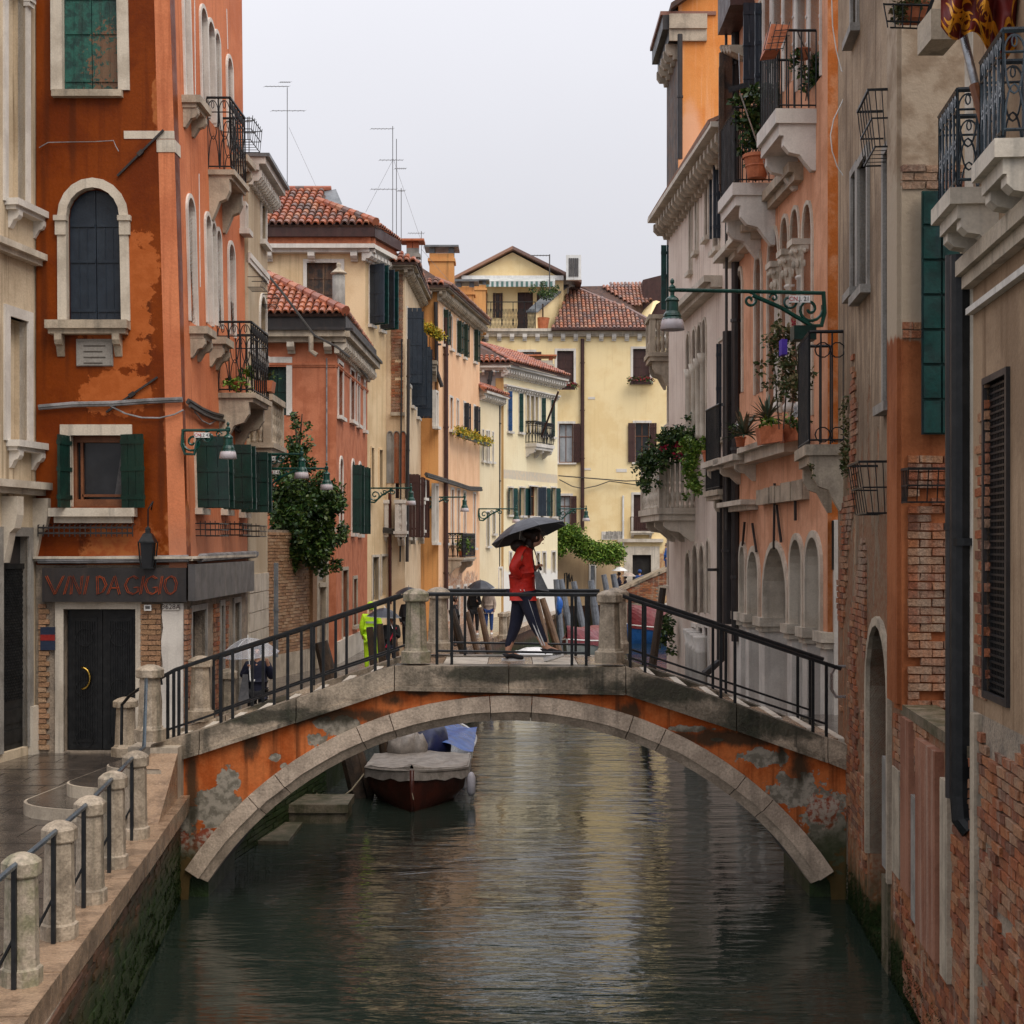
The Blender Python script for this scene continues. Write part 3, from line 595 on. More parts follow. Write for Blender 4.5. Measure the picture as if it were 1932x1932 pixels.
# ================================================================ LEFT: orange wine-bar building
DRY = (.43,.115,.028)
wetl = [dict(c=(.07,.016,.004), b=[(x,23.3,z,.05,9,l) for x,z,l in ((-6.98,8.4,.9),(-5.72,8.3,1.1),(-6.9,11.2,.7),(-5.5,5.9,1.0),(-7.35,9,1.5),(-7.3,12,1.6),(-5.25,10.2,1.2),(-6.75,4.75,.4))], na=2.6, ns=2.5, st=(2.5,1,.25), s=.7, f=.6), dict(c=DRY, c2=(.38,.095,.02), b=[(-6.15,23.3,8.9,.62,9,.7),(-6.2,23.3,8.2,.55,9,.5),(-6.2,23.3,7.65,.55,9,.28),(-6.2,23.3,7.0,.6,9,.34)], na=1.7, ns=4.5, s=.05),
        dict(c=(.46,.16,.05), c2=(.36,.095,.03), b=[(-6.1,23.3,4.55,.62,9,.45),(-5.35,23.3,6.6,.12,9,.5),(-5.22,23.3,4.95,.22,9,.35),(-5.55,23.3,11.6,.1,9,.5)], na=1.6, ns=4, s=.12, f=.7)]
plaster('wet_orange', (.20,.039,.003), (.14,.024,.002), (.10,.017,.002), .6, wetl, rough=.42, vs=.9, grime=None)
plaster('salmon_side', (.64,.225,.105), (.53,.17,.078), (.34,.10,.045), .6, [dict(c=(.45,.21,.13), b=[(-5.1,26,4.0,9,5,1.0)], na=1.2, ns=2, s=.4, f=.6)])
XL, XC, Y1, Y2 = -7.47, -5.10, 23.3, 28.75
def warp_o(p):
    wx = min(1, max(0, (p.x-XL)/(XC-XL))); wy = 1-.66*min(1, max(0, (p.y-Y1)/(Y2-Y1))); return V((p.x-.0305*(p.z-4.35)*wx*wy if p.z > 4.35 else p.x, p.y, p.z))
bl = thing('building', (-6.2,23.3,1.35), 'dark orange corner building with a wine bar sign, arched shuttered window and iron balconies', 'building')
OF = Fc((XL,Y1), (XC,Y1), warp_o); OS = Fc((XC,Y1), (-5.12,Y2), warp_o)
w1, g1 = OF.win(bl, Q('z1',420,-260,790,610), 'a', .2, 'pale_stone', 'closed', 'old_green', sill=False, dp=.14)
w2, g2 = OF.win(bl, (126,354,227,606), 'a', .15, 'pale_stone', 'closed', 'navy_paint', sill=False, dp=.2)
mb = MB()
for g in (g2,):
    zs = g[3]-(g[1]-g[0])/2
    for a in (g[0]-.09, g[1]+.09): OF.box(mb, a-.11, a+.11, zs-.08, zs, -.02, .09); OF.box(mb, a-.09, a+.09, zs-.3, zs-.08, -.02, .06)
ob('capital', mb, 'pale_stone', bl)
sill_b(OF, bl, Q('z2',330,235,880,320), pr=.24, h=.13)
a0, a1, z0, z1 = OF.rect(Q('z1',360,615,830,660)); mb = MB(); OF.box(mb, a0, a1, z0, z1, -.02, .12); ob('sill', mb, 'stone', w1)
w3, g3 = OF.win(bl, Q('z2',480,1000,825,1480), 'r', .17, 'pale_stone', 'none', sill=False, dp=.2)
mb = MB(); OF.prism = None; mb.prism(loop('r', *g3), OF.P, -.26, -.24); ob('pane', mb, 'glass', w3)
mb = MB(); t = .05
for x in (g3[0], g3[1]-t): OF.box(mb, x+.003, x+t-.003, g3[2], g3[3], -.23, -.15)
OF.box(mb, g3[0], g3[1], g3[2], g3[2]+.12, -.23, -.152); OF.box(mb, g3[0], g3[1], g3[3]-.1, g3[3], -.23, -.152); OF.box(mb, g3[0]+.1, g3[0]+.14, g3[2]+.1, g3[3]-.1, -.23, -.17); OF.box(mb, g3[0]+.12, g3[1]-.05, g3[2]+.16, g3[2]+.2, -.23, -.17)
ob('window_frame', mb, 'window_wood', w3)
mb = MB(); mb.prism([(g3[0]+.62, g3[2]+.15), (g3[1]-.03, g3[2]+.15), (g3[1]-.03, g3[3]-.12), (g3[0]+.76, g3[3]-.12)], OF.P, -.238, -.234); ob('curtain', mb, 'grey_cloth', w3)
OF.shutter(w3, g3[1]+.0, -.42, g3[2]-.03, g3[3]+.02, 2.75, 'green_paint', .05); OF.shutter(w3, g3[0]-.02, .42, g3[2]-.03, g3[3]+.0, 1.72, 'green_paint', -.02)
a0, a1, z0, z1 = OF.rect(Q('z2',350,1490,925,1590)); mb = MB(); OF.box(mb, a0, a1, z0+.1, z1, -.02, .2); OF.box(mb, a0+.06, a1-.06, z0, z0+.1, -.02, .1); ob('sill', mb, 'pale_stone', w3)
# door opening of the bar
gd = OF.rect(Q('z3',430,430,915,1395)); OF.ops.append((gd[0], gd[1], 1.37, gd[3], 'r'))
mb = MB(); c = (gd[0]+gd[1])/2
for x0, x1 in ((gd[0]+.02, c-.005), (c+.005, gd[1]-.02)):
    OF.box(mb, x0, x1, 1.38, gd[3]-.02, -.2, -.16); OF.box(mb, x0+.08, x1-.08, 1.5, gd[3]-.14, -.16, -.145)
    for k in range(9): xx = x0+.12+(x1-x0-.24)*k/8; mb.tube([OF.P(xx, 1.55, -.13), OF.P(xx, gd[3]-.2, -.13)], .008, 4)
    for k in range(3): mb.tube(arc_pts(lambda a, z: OF.P(a, z, -.125), (x0+x1)/2, gd[3]-.45-.8*k, .14, .14, 0, 2*pi, 12), .008, 4)
door = ob('door', mb, 'black_iron', bl)
mb = MB(); ah, zh = OF.uv(*Z('z3',540,900)); mb.tube(arc_pts(lambda a, z: OF.P(a, z, -.08), ah, zh, .13, .17, -pi/2, pi/2, 12), .018, 6); ob('handle', mb, 'brass', door, smooth=True)
mb = MB(); OF.box(mb, gd[0]-.13, gd[0], 1.35, gd[3]+.12, -.02, .03); OF.box(mb, gd[1], gd[1]+.1, 1.35, gd[3]+.12, -.02, .03); OF.box(mb, gd[0], gd[1], gd[3], gd[3]+.12, -.02, .03); ob('door_surround', mb, 'pale_stone', bl)
OF.wall(bl, 'wet_orange', 4.3, 17, a0=0, a1=OF.L, depth=.3, thick=4, top=None)
OF.ops = [(gd[0], gd[1], 1.37, gd[3], 'r')]; OF.wall(bl, 'mortar', 1.3, 4.3, depth=.3, thick=4, name='ground_floor_wall')
kp = lambda a, z: z < 4.1
la = OF.uv(*Z('z3',390,700))[0]; brick_field(OF, bl, .05, la-.13, 1.4, 3.7, .25, .082, .02, 'tan_brick', seed=5, limit=120)
ra0 = OF.uv(*Z('z3',950,700))[0]; ra1 = OF.uv(*Z('z3',1085,700))[0]; brick_field(OF, bl, ra0, ra1, 1.4, 3.7, .25, .082, .02, 'tan_brick', seed=6, limit=120)
mb = MB(); r_ = random.Random(3); pl = [(ra1+.02+r_.uniform(-.02,.02), 1.4+2.3*i/12) for i in range(13)]; mb.prism([(OF.L-.05, 1.4), (OF.L-.05, 3.7)]+pl[::-1], OF.P, 0, .035); ob('plaster_patch', mb, 'white_stone', bl)
# signboard
q = Q('z3',305,152,1255,380); a0, a1, z0, z1 = OF.rect(q); mb = MB(); OF.box(mb, a0, a1+.03, z0, z1, .05, .16); sg = ob('signboard', mb, 'dark_metal', bl)
LET = {'V':[[(0,1),(.45,0),(.9,1)]],'I':[[(0,0),(.06,1)]],'N':[[(0,0),(.1,1),(.7,0),(.85,1)]],'D':[[(.0,1),(.06,0),(.45,.12),(.75,.5),(.5,.88),(.1,1)]],'A':[[(0,0),(.5,1),(.85,0)],[(.25,.35),(.7,.35)]],
       'G':[[(.85,.85),(.55,1),(.2,.85),(0,.5),(.2,.12),(.55,0),(.85,.15),(.88,.38),(.62,.38)]],'O':[[(.45,1),(.1,.8),(0,.45),(.2,.1),(.5,0),(.8,.2),(.9,.6),(.75,.9),(.45,1)]]}
mb = MB(); xs = [('V',335,450),('I',455,490),('N',500,575),('I',590,615),('D',675,735),('A',745,825),('G',862,950),('I',965,985),('G',995,1075),('I',1090,1110),('O',1125,1205)]
for ch, x0, x1 in xs:
    aa, za = OF.uv(*Z('z3',x0,330)); ab, zb = OF.uv(*Z('z3',x1,208)); wd = ab-aa
    for off in (0, .026):
        for stq in LET[ch]:
            mx = max(p[0] for s_ in LET[ch] for p in s_)
            mb.tube([OF.P(aa+p[0]/mx*wd+off-.013, za+p[1]*(zb-za)+(.008 if off else 0), .172) for p in stq], .0075, 4)
ob('lettering', mb, 'sign_orange', sg)
a0, z0 = OS.uv(352,1133.6); z1 = OS.uv(352,1062)[1]; mb = MB(); OS.box(mb, -.16, OS.L-.2, z0, z1-.02, .05, .16); ob('side_signboard', mb, 'grey_metal', bl)
def text(s, size, m, parent, O, X, Y, ext=.002, name='lettering'):
    cu = bpy.data.curves.new('t', 'FONT'); cu.body = s; cu.size = size; cu.extrude = ext; cu.align_x = 'CENTER'; cu.align_y = 'CENTER'
    t = bpy.data.objects.new('t', cu); me = bpy.data.meshes.new_from_object(t); bpy.data.objects.remove(t); me.materials.append(G(m))
    X = V(X).normalized(); Y = V(Y).normalized(); N = X.cross(Y); o = ob(name, me, m, parent); me.transform(M(((X.x, Y.x, N.x, O[0]), (X.y, Y.y, N.y, O[1]), (X.z, Y.z, N.z, O[2]), (0, 0, 0, 1)))); return o
q = OF.rect(Q('z3',1103,395,1212,436)); mb = MB(); OF.box(mb, q[0], q[1], q[2], q[3], .03, .06); np_ = ob('number_plate', mb, 'white_stone', bl); text('3628A', .11, 'brown_paint', np_, OF.P((q[0]+q[1])/2, (q[2]+q[3])/2, .063), (1,0,0), (0,0,1))
q = OF.rect(Q('z3',980,400,1028,440)); mb = MB(); OF.box(mb, *q[:2], *q[2:], .02, .1); mbx = ob('meter_box', mb, 'white_paint', bl); mb = MB(); OF.box(mb, q[0]+.02, q[1]-.02, q[2]+.03, q[3]-.02, .1, .104); ob('display', mb, 'grey_metal', mbx)
q = OF.rect(Q('z3',280,550,378,705)); mb = MB(); OF.box(mb, *q, .04, .06); po = ob('poster', mb, 'poster_blue', bl); mb = MB(); OF.box(mb, q[0], q[1], q[2]+.15, q[3]-.12, .06, .064); ob('red_band', mb, 'poster_red', po)
# ledge with cables above the sign, corner stone, plaque
z = OF.uv(150,1058)[1]; cornice(OF, bl, 0, OF.L+.1, z, .07, .17, 'pale_stone', name='ledge'); cornice(OS, bl, -.1, OS.L, z, .07, .17, 'pale_stone', name='ledge')
q = OF.rect(Q('z2',517,352,763,535)); mb = MB(); OF.box(mb, *q, -.01, .03); pq = ob('stone_plaque', mb, 'grey_stone', bl); mb = MB(); OF.ring(mb, 'r', q[0]+.03, q[1]-.03, q[2]+.03, q[3]-.03, .02, .03, .045, .02); ob('border', mb, 'grey_stone', pq)
for i in range(4):
    mb = MB(); OF.box(mb, q[0]+.12, q[1]-.12-.05*(i % 2), q[3]-.12-.09*i, q[3]-.1-.09*i, .03, .035); ob('worn_line', mb, 'dark_soffit', pq)
q = OF.rect(Q('z1',835,882,1175,935)); mb = MB(); OF.box(mb, q[0], OF.L, q[2], q[3], -.02, .012); q2 = OF.rect(Q('z1',1055,940,1170,1025)); OF.box(mb, q2[0], OF.L, q2[2], q2[3], -.02, .012); OS.box(mb, 0, .35, q2[2], q2[3], -.02, .012); ob('corner_stone', mb, 'pale_stone', bl)
for pts in ((Z('z1',795,1190), Z('z1',1105,880)), (Z('z2',720,845), Z('z2',1065,610))):
    mb = MB(); p = [OF.P(*OF.uv(*x), .04) for x in pts]; mb.tube(p, .022, 4); mb.tube([p[0].lerp(p[1], .45), p[0].lerp(p[1], .55)], .045, 4); ob('tie_rod_anchor', mb, 'dark_metal', bl)
mb = MB(); q = OF.rect(Q('z2',275,1615,908,1665))
for zz in (q[2], q[3]-.03): OF.box(mb, q[0], q[1], zz, zz+.03, .12, .15)
for i in range(19): a = q[0]+(q[1]-q[0])*i/18; mb.tube([OF.P(a, q[2]-.04, .14), OF.P(a, q[3]+.02, .14), OF.P(a, q[3]+.04, .02)], .01, 4)
ob('flower_rack', mb, 'dark_metal', bl)
# cables
cbl = lambda F, tag, pts, **k: cable_on(F, [Z(tag, *p) for p in pts], **k)
cbl(OF, 'z2', [(268,820),(500,800),(760,795),(1000,778),(1235,768)], r=.03, m='cable', label='pair of grey cables clipped across the dark orange wall above the square window', n=2)
cbl(OF, 'z2', [(740,800),(850,855),(960,882),(1080,884),(1180,860),(1240,830)], r=.014, m='cable', label='slack grey cable hanging in a loop below the clipped cable pair')
cbl(OF, 'z2', [(270,1845),(600,1845),(980,1840),(1280,1835)], r=.045, o=.1, m='cable', label='fat grey conduit running along the ledge above the wine bar sign', n=2)
cbl(OF, 'z1', [(270,1000),(330,965),(480,962),(640,960),(770,952),(785,990),(805,1025)], r=.008, m='cable', label='thin wire pinned in a line below the green shutters')
cbl(OS, 'z2', [(1240,775),(1330,830),(1400,860),(1480,880),(1560,940),(1640,990)], r=.03, m='dark_cable', label='tangled dark cable bundle sagging along the salmon side wall', n=3)
cbl(OS, 'z2', [(1290,840),(1340,900),(1390,925),(1440,895)], r=.014, m='cable', label='short white cable loop beside the first bracket lamp')
cbl(OS, 'z3', [(1300,95),(1400,85),(1500,80),(1600,72),(1685,68)], r=.06, o=.1, m='cable', label='lumpy lagged pipe on the ledge above the grey side signboard', n=2)
for x, y0, y1 in ((1290,0,870),(1320,1170,1932),(1508,60,330)): cbl(OS, 'z1', [(x,y0),(x+8,y1)], r=.008, m='white_paint', label='thin white wire running down the salmon side wall, top at u%d' % 0 if False else ['first','second','third'][(x > 1300)+(x > 1500)]+' thin white wire from the corner on the salmon side wall')
# side windows
def sidewin(q, kind='a', **k): return OS.win(bl, q, kind, k.pop('sur', .12), 'white_stone', k.pop('sh', 'none'), 'green_paint', sill=False, **k)
for q in (Q('z1',1235,-220,1272,660), Q('z1',1352,70,1392,760), Q('z1',1400,160,1440,820), Q('z1',1446,235,1476,850), Q('z1',1528,400,1560,1000),
          Q('z1',1265,1345,1310,2170), Q('z1',1385,1460,1418,2180), Q('z1',1424,1510,1450,2180), Q('z1',1456,1560,1484,2200), Q('z1',1538,1650,1574,2260)):
    sidewin(q, sur=.07)
for q in (Q('z1',1225,680,1290,780), Q('z1',1560,1070,1610,1150)): a0, a1, z0, z1 = OS.rect(q); sill_b(OS, bl, abz=(a0, max(a1, a0+.8), z0, z1), pr=.3, m='stone')
for q in (Q('z2',1275,282,1330,400), Q('z2',1405,350,1450,430)): a0, a1, z0, z1 = OS.rect(q); sill_b(OS, bl, abz=(a0, max(a1, a0+.7), z0, z1), pr=.3, m='stone')
balcony(OS, bl, *OS.rect(Q('z1',1395,740,1440,1140))[:2], OS.uv(*Z('z1',1400,1140))[1], .45, 1.05, brh=.55) if False else None
a0, zb = OS.uv(*Z('z1',1400,1140)); balcony(OS, bl, a0, a0+1.3, zb, .42, 1.25, brh=.7)
a0, zb = OS.uv(*Z('z2',1468,712)); balcony(OS, bl, a0, a0+1.7, zb, .62, 1.25, brh=.75)
a0, zb = OS.uv(*Z('z1',1560,940)); mb = MB()
for zz in (zb, zb+.2, zb+.4):
    mb.tube([OS.P(a0, zz, 0), OS.P(a0, zz, .35+.1*(zz-zb)), OS.P(a0+.9, zz, .35+.1*(zz-zb)), OS.P(a0+.9, zz, 0)], .01, 4)
for i in range(6): mb.tube([OS.P(a0+.18*i, zb, .0), OS.P(a0+.18*i, zb, .35), OS.P(a0+.18*i, zb+.45, .4)], .008, 4)
for i in range(4): mb.tube([OS.P(a0, zb, .1*i), OS.P(a0, zb+.42, .1*i)], .008, 4)
ob('window_basket', mb, 'black_iron', bl)
for x0, x1, y0, y1 in ((1315,1345,1010,1490),(1490,1520,1065,1500),(1612,1640,1115,1520)):
    a0, a1, z0, z1 = OS.rect(Q('z2',x0,y0,x1,y1)); wv, g = OS.win(bl, None, 'r', .06, 'pale_stone', 'none', abs_=(a0, max(a1, a0+.45), z0, z1), sill=True)
    OS.shutter(wv, g[1]+.02, -.52, g[2], g[3], 1.45, 'green_paint', .03); OS.shutter(wv, g[0]-.02, .52, g[2], g[3], 1.6, 'green_paint', .03)
    a0 -= .1; zb = g[2]-.45; mb = MB()
    for zz in (zb, zb+.1, zb+.2): mb.tube([OS.P(a0, zz, 0), OS.P(a0, zz, .38), OS.P(a0+.8, zz, .38), OS.P(a0+.8, zz, 0)], .012, 4)
    for i in range(6): mb.tube([OS.P(a0+.16*i, zb+.2, .38), OS.P(a0+.16*i, zb, .36), OS.P(a0+.16*i, zb, 0)], .008, 4)
    for i in range(1, 5): mb.tube([OS.P(a0, zb, .08*i), OS.P(a0, zb+.24, .08*i)], .008, 4)
    ob('window_basket', mb, 'black_iron', bl)
OS.wall(bl, 'salmon_side', 4.25, 17, depth=.28, thick=1.5, body=False)
mb = MB(); OS.box(mb, .35, OS.L-.05, 1.35, 17, -.31, -1.9); ob('core', mb, 'salmon_side', bl)
for x0, x1 in ((1283,1380),(1478,1500),(1570,1610)):
    a0, a1, z0, z1 = OS.rect(Q('z3',x0,370,x1,1000)); OS.ops.append((a0+.05, a1, 1.4, min(z1, 3.55), 'r'))
    mb = MB(); OS.ring(mb, 'r', a0+.05, a1, 1.4, min(z1, 3.55), .1, -.05, .03); sw = ob('shop_window', mb, 'grey_stone', bl); mb = MB(); OS.box(mb, a0+.05, a1, 1.4, min(z1, 3.55), -.2, -.17); ob('pane', mb, 'glass', sw)
OS.wall(bl, 'mortar', 1.3, 4.25, depth=.25, name='ground_floor_wall', body=False)
brick_field(OS, bl, OS.uv(*Z('z3',1435,700))[0], OS.uv(*Z('z3',1472,700))[0], 1.4, 3.6, .25, .082, .0, 'brick', seed=8, limit=60); brick_field(OS, bl, OS.uv(*Z('z3',1255,700))[0], OS.uv(*Z('z3',1278,700))[0], 1.4, 3.6, .25, .082, .0, 'brick', seed=8, limit=60)
brick_field(OS, bl, OS.uv(*Z('z3',1508,700))[0], OS.uv(*Z('z3',1532,700))[0], 1.4, 3.6, .25, .082, .0, 'brick', seed=8, limit=60)
# old lantern over the door
def lantern_old(p, lab):
    t = thing('lantern', p, lab, 'lantern'); mb = MB()
    mb.bx(-.1,.1,-.1,.1,-.42,-.40); mb.bx(-.13,.13,-.13,.13,-.02,0)
    for sx_ in (-1, 1):
        for sy in (-1, 1): mb.tube([(sx_*.09, sy*.09, -.4), (sx_*.12, sy*.12, -.02)], .012, 4)
    mb.lathe((0,0,0), [(.17,0),(.09,.12),(.05,.14),(.05,.2),(.01,.24)], 4, pi/4); mb.tube([(0,0,.22),(0,0,.5),(.05,.1,.62),(0,.2,.5)], .012, 5)
    ob('frame', mb, 'black_iron', t, inv=False); mb = MB(); mb.lathe((0,0,-.4), [(.11,0),(.14,.38)], 4, pi/4); ob('glass', mb, 'glass', t, inv=False); return t
a, z = OF.uv(*Z('z2',1023,1715)); lantern_old(OF.P(a, z, .25), 'old black wrought iron lantern hanging above the wine bar sign')
# ================================================================ LEFT: narrow cream house
plaster('cream_dirty', (.55,.46,.33), (.48,.38,.26), (.26,.17,.10), .6)
bl = thing('building', (-5.0,29.3,1.35), 'narrow cream house with dentil cornice and stone balustrade beside the orange building', 'building')
F = Fc((-5.12,28.8), (-5.14,31.2)); zt = 11.95
F.win(bl, Q('z5',300,310,345,680), 'r', .07, 'white_stone', 'none', sill=True); F.win(bl, Q('z5',288,1200,345,2350), 'a', .08, 'white_stone', 'none', sill=False)
F.win(bl, Q('z5',142,320,160,560), 'r', .05, 'white_stone', 'none'); 
F.wall(bl, 'cream_dirty', 4.0, zt, depth=.3, thick=2)
cornice(F, bl, -.02, F.L+.25, zt-.05, .26, .34, 'white_stone', .22, dw=.09, dh=.2); mb = MB(); F.box(mb, -.05, F.L+.3, zt+.2, zt+.27, -.5, .42); ob('roof_edge', mb, 'lead', bl)
for v_ in (520, 680): z = F.uv(490, v_)[1]; cornice(F, bl, 0, F.L, z, .2, .05, 'white_stone', name='string_course')
mb = MB(); F.box(mb, 0, F.L, 1.3, 4.0, 0, -2); ob('stone_base', mb, 'pale_stone', bl)
for k in range(7):
    z = 1.4+k*.38
    for a_ in ((0, .9), (.91, 1.7), (1.71, 2.4)) if k % 2 else ((0, .5), (.51, 1.4), (1.41, 2.4)): mb = MB(); F.box(mb, a_[0]+.01, a_[1]-.01, z, z+.36, -.02, .03); ob('ashlar', mb, 'pale_stone', bl)
a0, z0 = F.uv(470, 835); stone_balcony(F, bl, .2, 1.9, 6.62, .42, .95, 5, 2, 'stone', brh=.45)
for v_ in (640, 760):
    a, z = F.uv(485, v_ if v_ < 700 else 880); mb = MB()
for k, (x, y) in enumerate(((470,540),(495,577))):
    a0, zb = F.uv(x, y if k else 545); mb = MB()
    for zz in (zb, zb+.2): mb.tube([F.P(a0-.2, zz, 0), F.P(a0-.2, zz, .3), F.P(a0+.3, zz, .3), F.P(a0+.3, zz, 0)], .009, 4)
    for i in range(5): mb.tube([F.P(a0-.2+.12*i, zb+.2, .3), F.P(a0-.2+.12*i, zb, .25), F.P(a0-.2+.12*i, zb, 0)], .007, 4)
    ob('window_basket', mb, 'black_iron', bl)
fpipe(F, bl, 512, 1062, 1240, .05, .1, 'lead')
# ================================================================ LEFT: garden wall and tree
GW = Fc((-5.98,36.3), (-5.1,40.1)); gw = thing('garden_wall', (-5.6,38,1.35), 'tall brown brick garden wall under the overhanging tree', 'wall')
mb = MB(); GW.box(mb, -2.5, GW.L, 1.2, 5.0, 0, -.5); ob('wall_core', mb, 'mortar', gw); brick_field(GW, gw, -2.4, GW.L-.8, 1.9, 4.95, .25, .08, 0, 'tan_brick', seed=9, proud=.04)
mb = MB(); GW.box(mb, -2.4, GW.L-.8, 1.3, 1.9, -.1, .06); ob('stone_footing', mb, 'stone', gw); mb = MB(); GW.box(mb, GW.L-1.1, GW.L-.8, 1.9, 5.1, -.1, .12); GW.box(mb, GW.L-1.2, GW.L-.7, 4.0, 4.15, -.1, .2); ob('pilaster', mb, 'tan_brick', gw)
mb = MB(); GW.box(mb, GW.L-.78, GW.L+.1, 4.95, 5.1, -.3, .35); GW.box(mb, GW.L-.78, GW.L-.6, 1.35, 4.95, -.1, .12); GW.box(mb, GW.L-.12, GW.L+.1, 1.35, 4.95, -.1, .12); GW.box(mb, GW.L-.6, GW.L-.12, 3.6, 4.95, -.1, .05); GW.box(mb, GW.L-.66, GW.L-.06, 3.5, 3.62, -.1, .15); dw = ob('doorway', mb, 'stone', gw)
mb = MB(); mb.prism(loop('g', GW.L-.52, GW.L-.2, 3.7, 4.75), GW.P, .05, .07); ob('blind_arch', mb, 'grey_stone', dw); mb = MB(); GW.box(mb, GW.L-.58, GW.L-.14, 1.4, 3.5, -.05, -.02); ob('door', mb, 'grey_metal', dw)
tr = thing('tree', (-5.7,38.4,1.35), 'dense dark green tree leaning over the brown brick garden wall', 'tree')
mb = MB(); mb.tube([(-6.0,39,1.4),(-5.9,38.9,3.5),(-5.7,38.6,5.2),(-5.5,38.4,6.6),(-5.6,38.4,7.7)], [.16,.14,.11,.07,.02], 7)
for q_ in ((-4.8,38,6.3),(-6.3,38.2,6.4),(-4.9,37.9,5.2),(-5.4,38.2,8.0)): mb.tube([(-5.8,38.7,4.6),tuple((V((-5.7,38.6,5.2))+V(q_))/2),q_], [.08,.05,.015], 5)
ob('trunk', mb, 'bark', tr); mb = MB()
leaves(mb, (-5.65,38.2,5.2), (.62,.6,1.25), 8000, .13, 1, clump=60); leaves(mb, (-5.1,37.9,5.6), (.5,.5,.7), 3200, .13, 2, clump=30); leaves(mb, (-5.6,38.2,6.7), (.45,.4,.65), 2200, .12, 3, clump=24)
leaves(mb, (-5.2,38.0,4.6), (.6,.5,.6), 3400, .13, 4, clump=30); leaves(mb, (-6.0,38.2,4.3), (.35,.4,.8), 2000, .13, 5, clump=20); leaves(mb, (-4.85,38.0,5.75), (.5,.45,.5), 3000, .12, 17, clump=34); leaves(mb, (-4.95,38.0,5.1), (.5,.45,.5), 2600, .12, 18, clump=30); leaves(mb, (-5.5,38.1,5.6), (.6,.5,.6), 2600, .13, 19, clump=30); leaves(mb, (-4.55,37.9,5.9), (.35,.3,.35), 400, .1, 7, clump=8); leaves(mb, (-4.45,37.9,4.9), (.3,.3,.35), 240, .1, 8, clump=4); leaves(mb, (-5.5,38.2,7.7), (.28,.28,.4), 260, .1, 9, clump=5)
ob('crown', mb, 'dark_leaf', tr)
# ================================================================ LEFT: red house with tiled hip roof
plaster('red_plaster', (.52,.19,.10), (.42,.14,.07), (.32,.10,.055), .6, vs=2.5)
bl = thing('building', (-5.5,41,1.35), 'terracotta red house with hipped tile roof, green shutter and curved cornice', 'building')
RA, RB = (-7.6,41.0), (-4.86,41.0); F = Fc(RA, RB); F2 = Fc(RB, (-4.70,48.2))
F.win(bl, Q('z6',362,40,548,545), 'r', .16, 'white_stone', 'closed', 'old_green' if 0 else 'green_paint', sill=False)
F.wall(bl, 'red_plaster', 1.3, 10.35, depth=.25, thick=6.5)
for q in (Q('z6',1042,55,1086,560), Q('z6',1160,115,1198,600), Q('z6',1226,170,1244,640), Q('z6',1288,230,1298,690)): F2.win(bl, q, 'r', .1, 'white_stone', 'none', sill=True)
F2.win(bl, Q('z6',1056,960,1084,1650), 'a', .08, 'white_stone', 'none', sill=True)
for q in (Q('z6',1172,985,1196,1680), Q('z6',1240,1010,1262,1690)): F2.win(bl, q, 'a', .08, 'white_stone', 'open', 'green_paint', sill=True, sa=1.4)
F2.win(bl, Q('z3',0,0,0,0), 'r', .1, 'stone', sill=False, abs_=(1.2,2.3,1.5,3.9)) ; F2.win(bl, None, 'r', .1, 'stone', sill=True, abs_=(3.6,4.4,2.2,3.6))
F2.wall(bl, 'red_plaster', 1.3, 10.35, depth=.25, thick=2.4)
mb = MB(); F2.box(mb, 0, F2.L, 1.3, 1.95, -.1, .07); ob('stone_footing', mb, 'pale_stone', bl)
for FF, a0, a1 in ((F, 0, F.L+.3), (F2, -.3, F2.L)):
    cornice(FF, bl, max(0, a0), min(a1, FF.L), 9.55, .1, .05, 'red_plaster', name='moulding'); cornice(FF, bl, a0, a1, 10.2, .3, .42, 'stone', .9 if FF is F else .35, 'pale_stone', .2, .22)
    mb = MB(); FF.box(mb, a0, a1, 10.5, 10.95, -.3, .3); FF.box(mb, a0, a1, 10.5, 10.58, .3, .5); ob('gutter', mb, 'dark_metal', bl)
sl = .565; x0 = -4.55; y0 = 40.6; zr = 10.95
mb = quadm([(-8.5,y0,zr),(x0,y0,zr),(x0-3.2,y0+3.2,zr+sl*3.2),(-8.5,y0+3.2,zr+sl*3.2)]); roof = ob('roof', mb, 'tile_bed', bl); mb = quadm([(x0,y0,zr),(x0+.15,48.2,zr),(x0-3.2,48.2,zr+sl*3.2),(x0-3.2,y0+3.2,zr+sl*3.2)]); ob('side_roof', mb, 'tile_bed', bl)
ln = sqrt(1+sl*sl); tiles(roof, (-8.5,y0,zr), (1,0,0), (0,1,sl), 20, 9, .2, .33, lambda x, y: -8.5+x < x0-y/ln-.05 and -8.5+x > -7.6, 'red_tile')
tiles(roof, (x0,y0,zr), (0,1,0), (-1,0,sl), 36, 8, .2, .33, lambda x, y: x > y/ln, 'red_tile', 0)
for i in range(13): t = i/13; p = V((x0-3.3*t, y0+3.3*t, zr+sl*3.3*t+.08)); q = V((x0-3.3*(t+.085), y0+3.3*(t+.085), zr+sl*3.3*(t+.085)+.1)); mb = MB(); mb.tube([p, q], [.15,.115], 8); ob('ridge_tile', mb, 'red_tile', roof)
fpipe(F, bl, *Z('z6',938,0)[:1], 676, 870, .02, .05, 'cable')
mb = MB(); mb.tube([W(*Z('z5',785,1580),40.6), W(*Z('z5',785,1720),40.6), W(*Z('z5',840,1760),40.6)], .07, 8); ob('gutter_spout', mb, 'stone', bl)
cx_, cy_ = W(639,600,42.3).x, 42.3; c = MB(); zb_ = W(0,604,cy_).z; zt_ = W(0,520,cy_).z
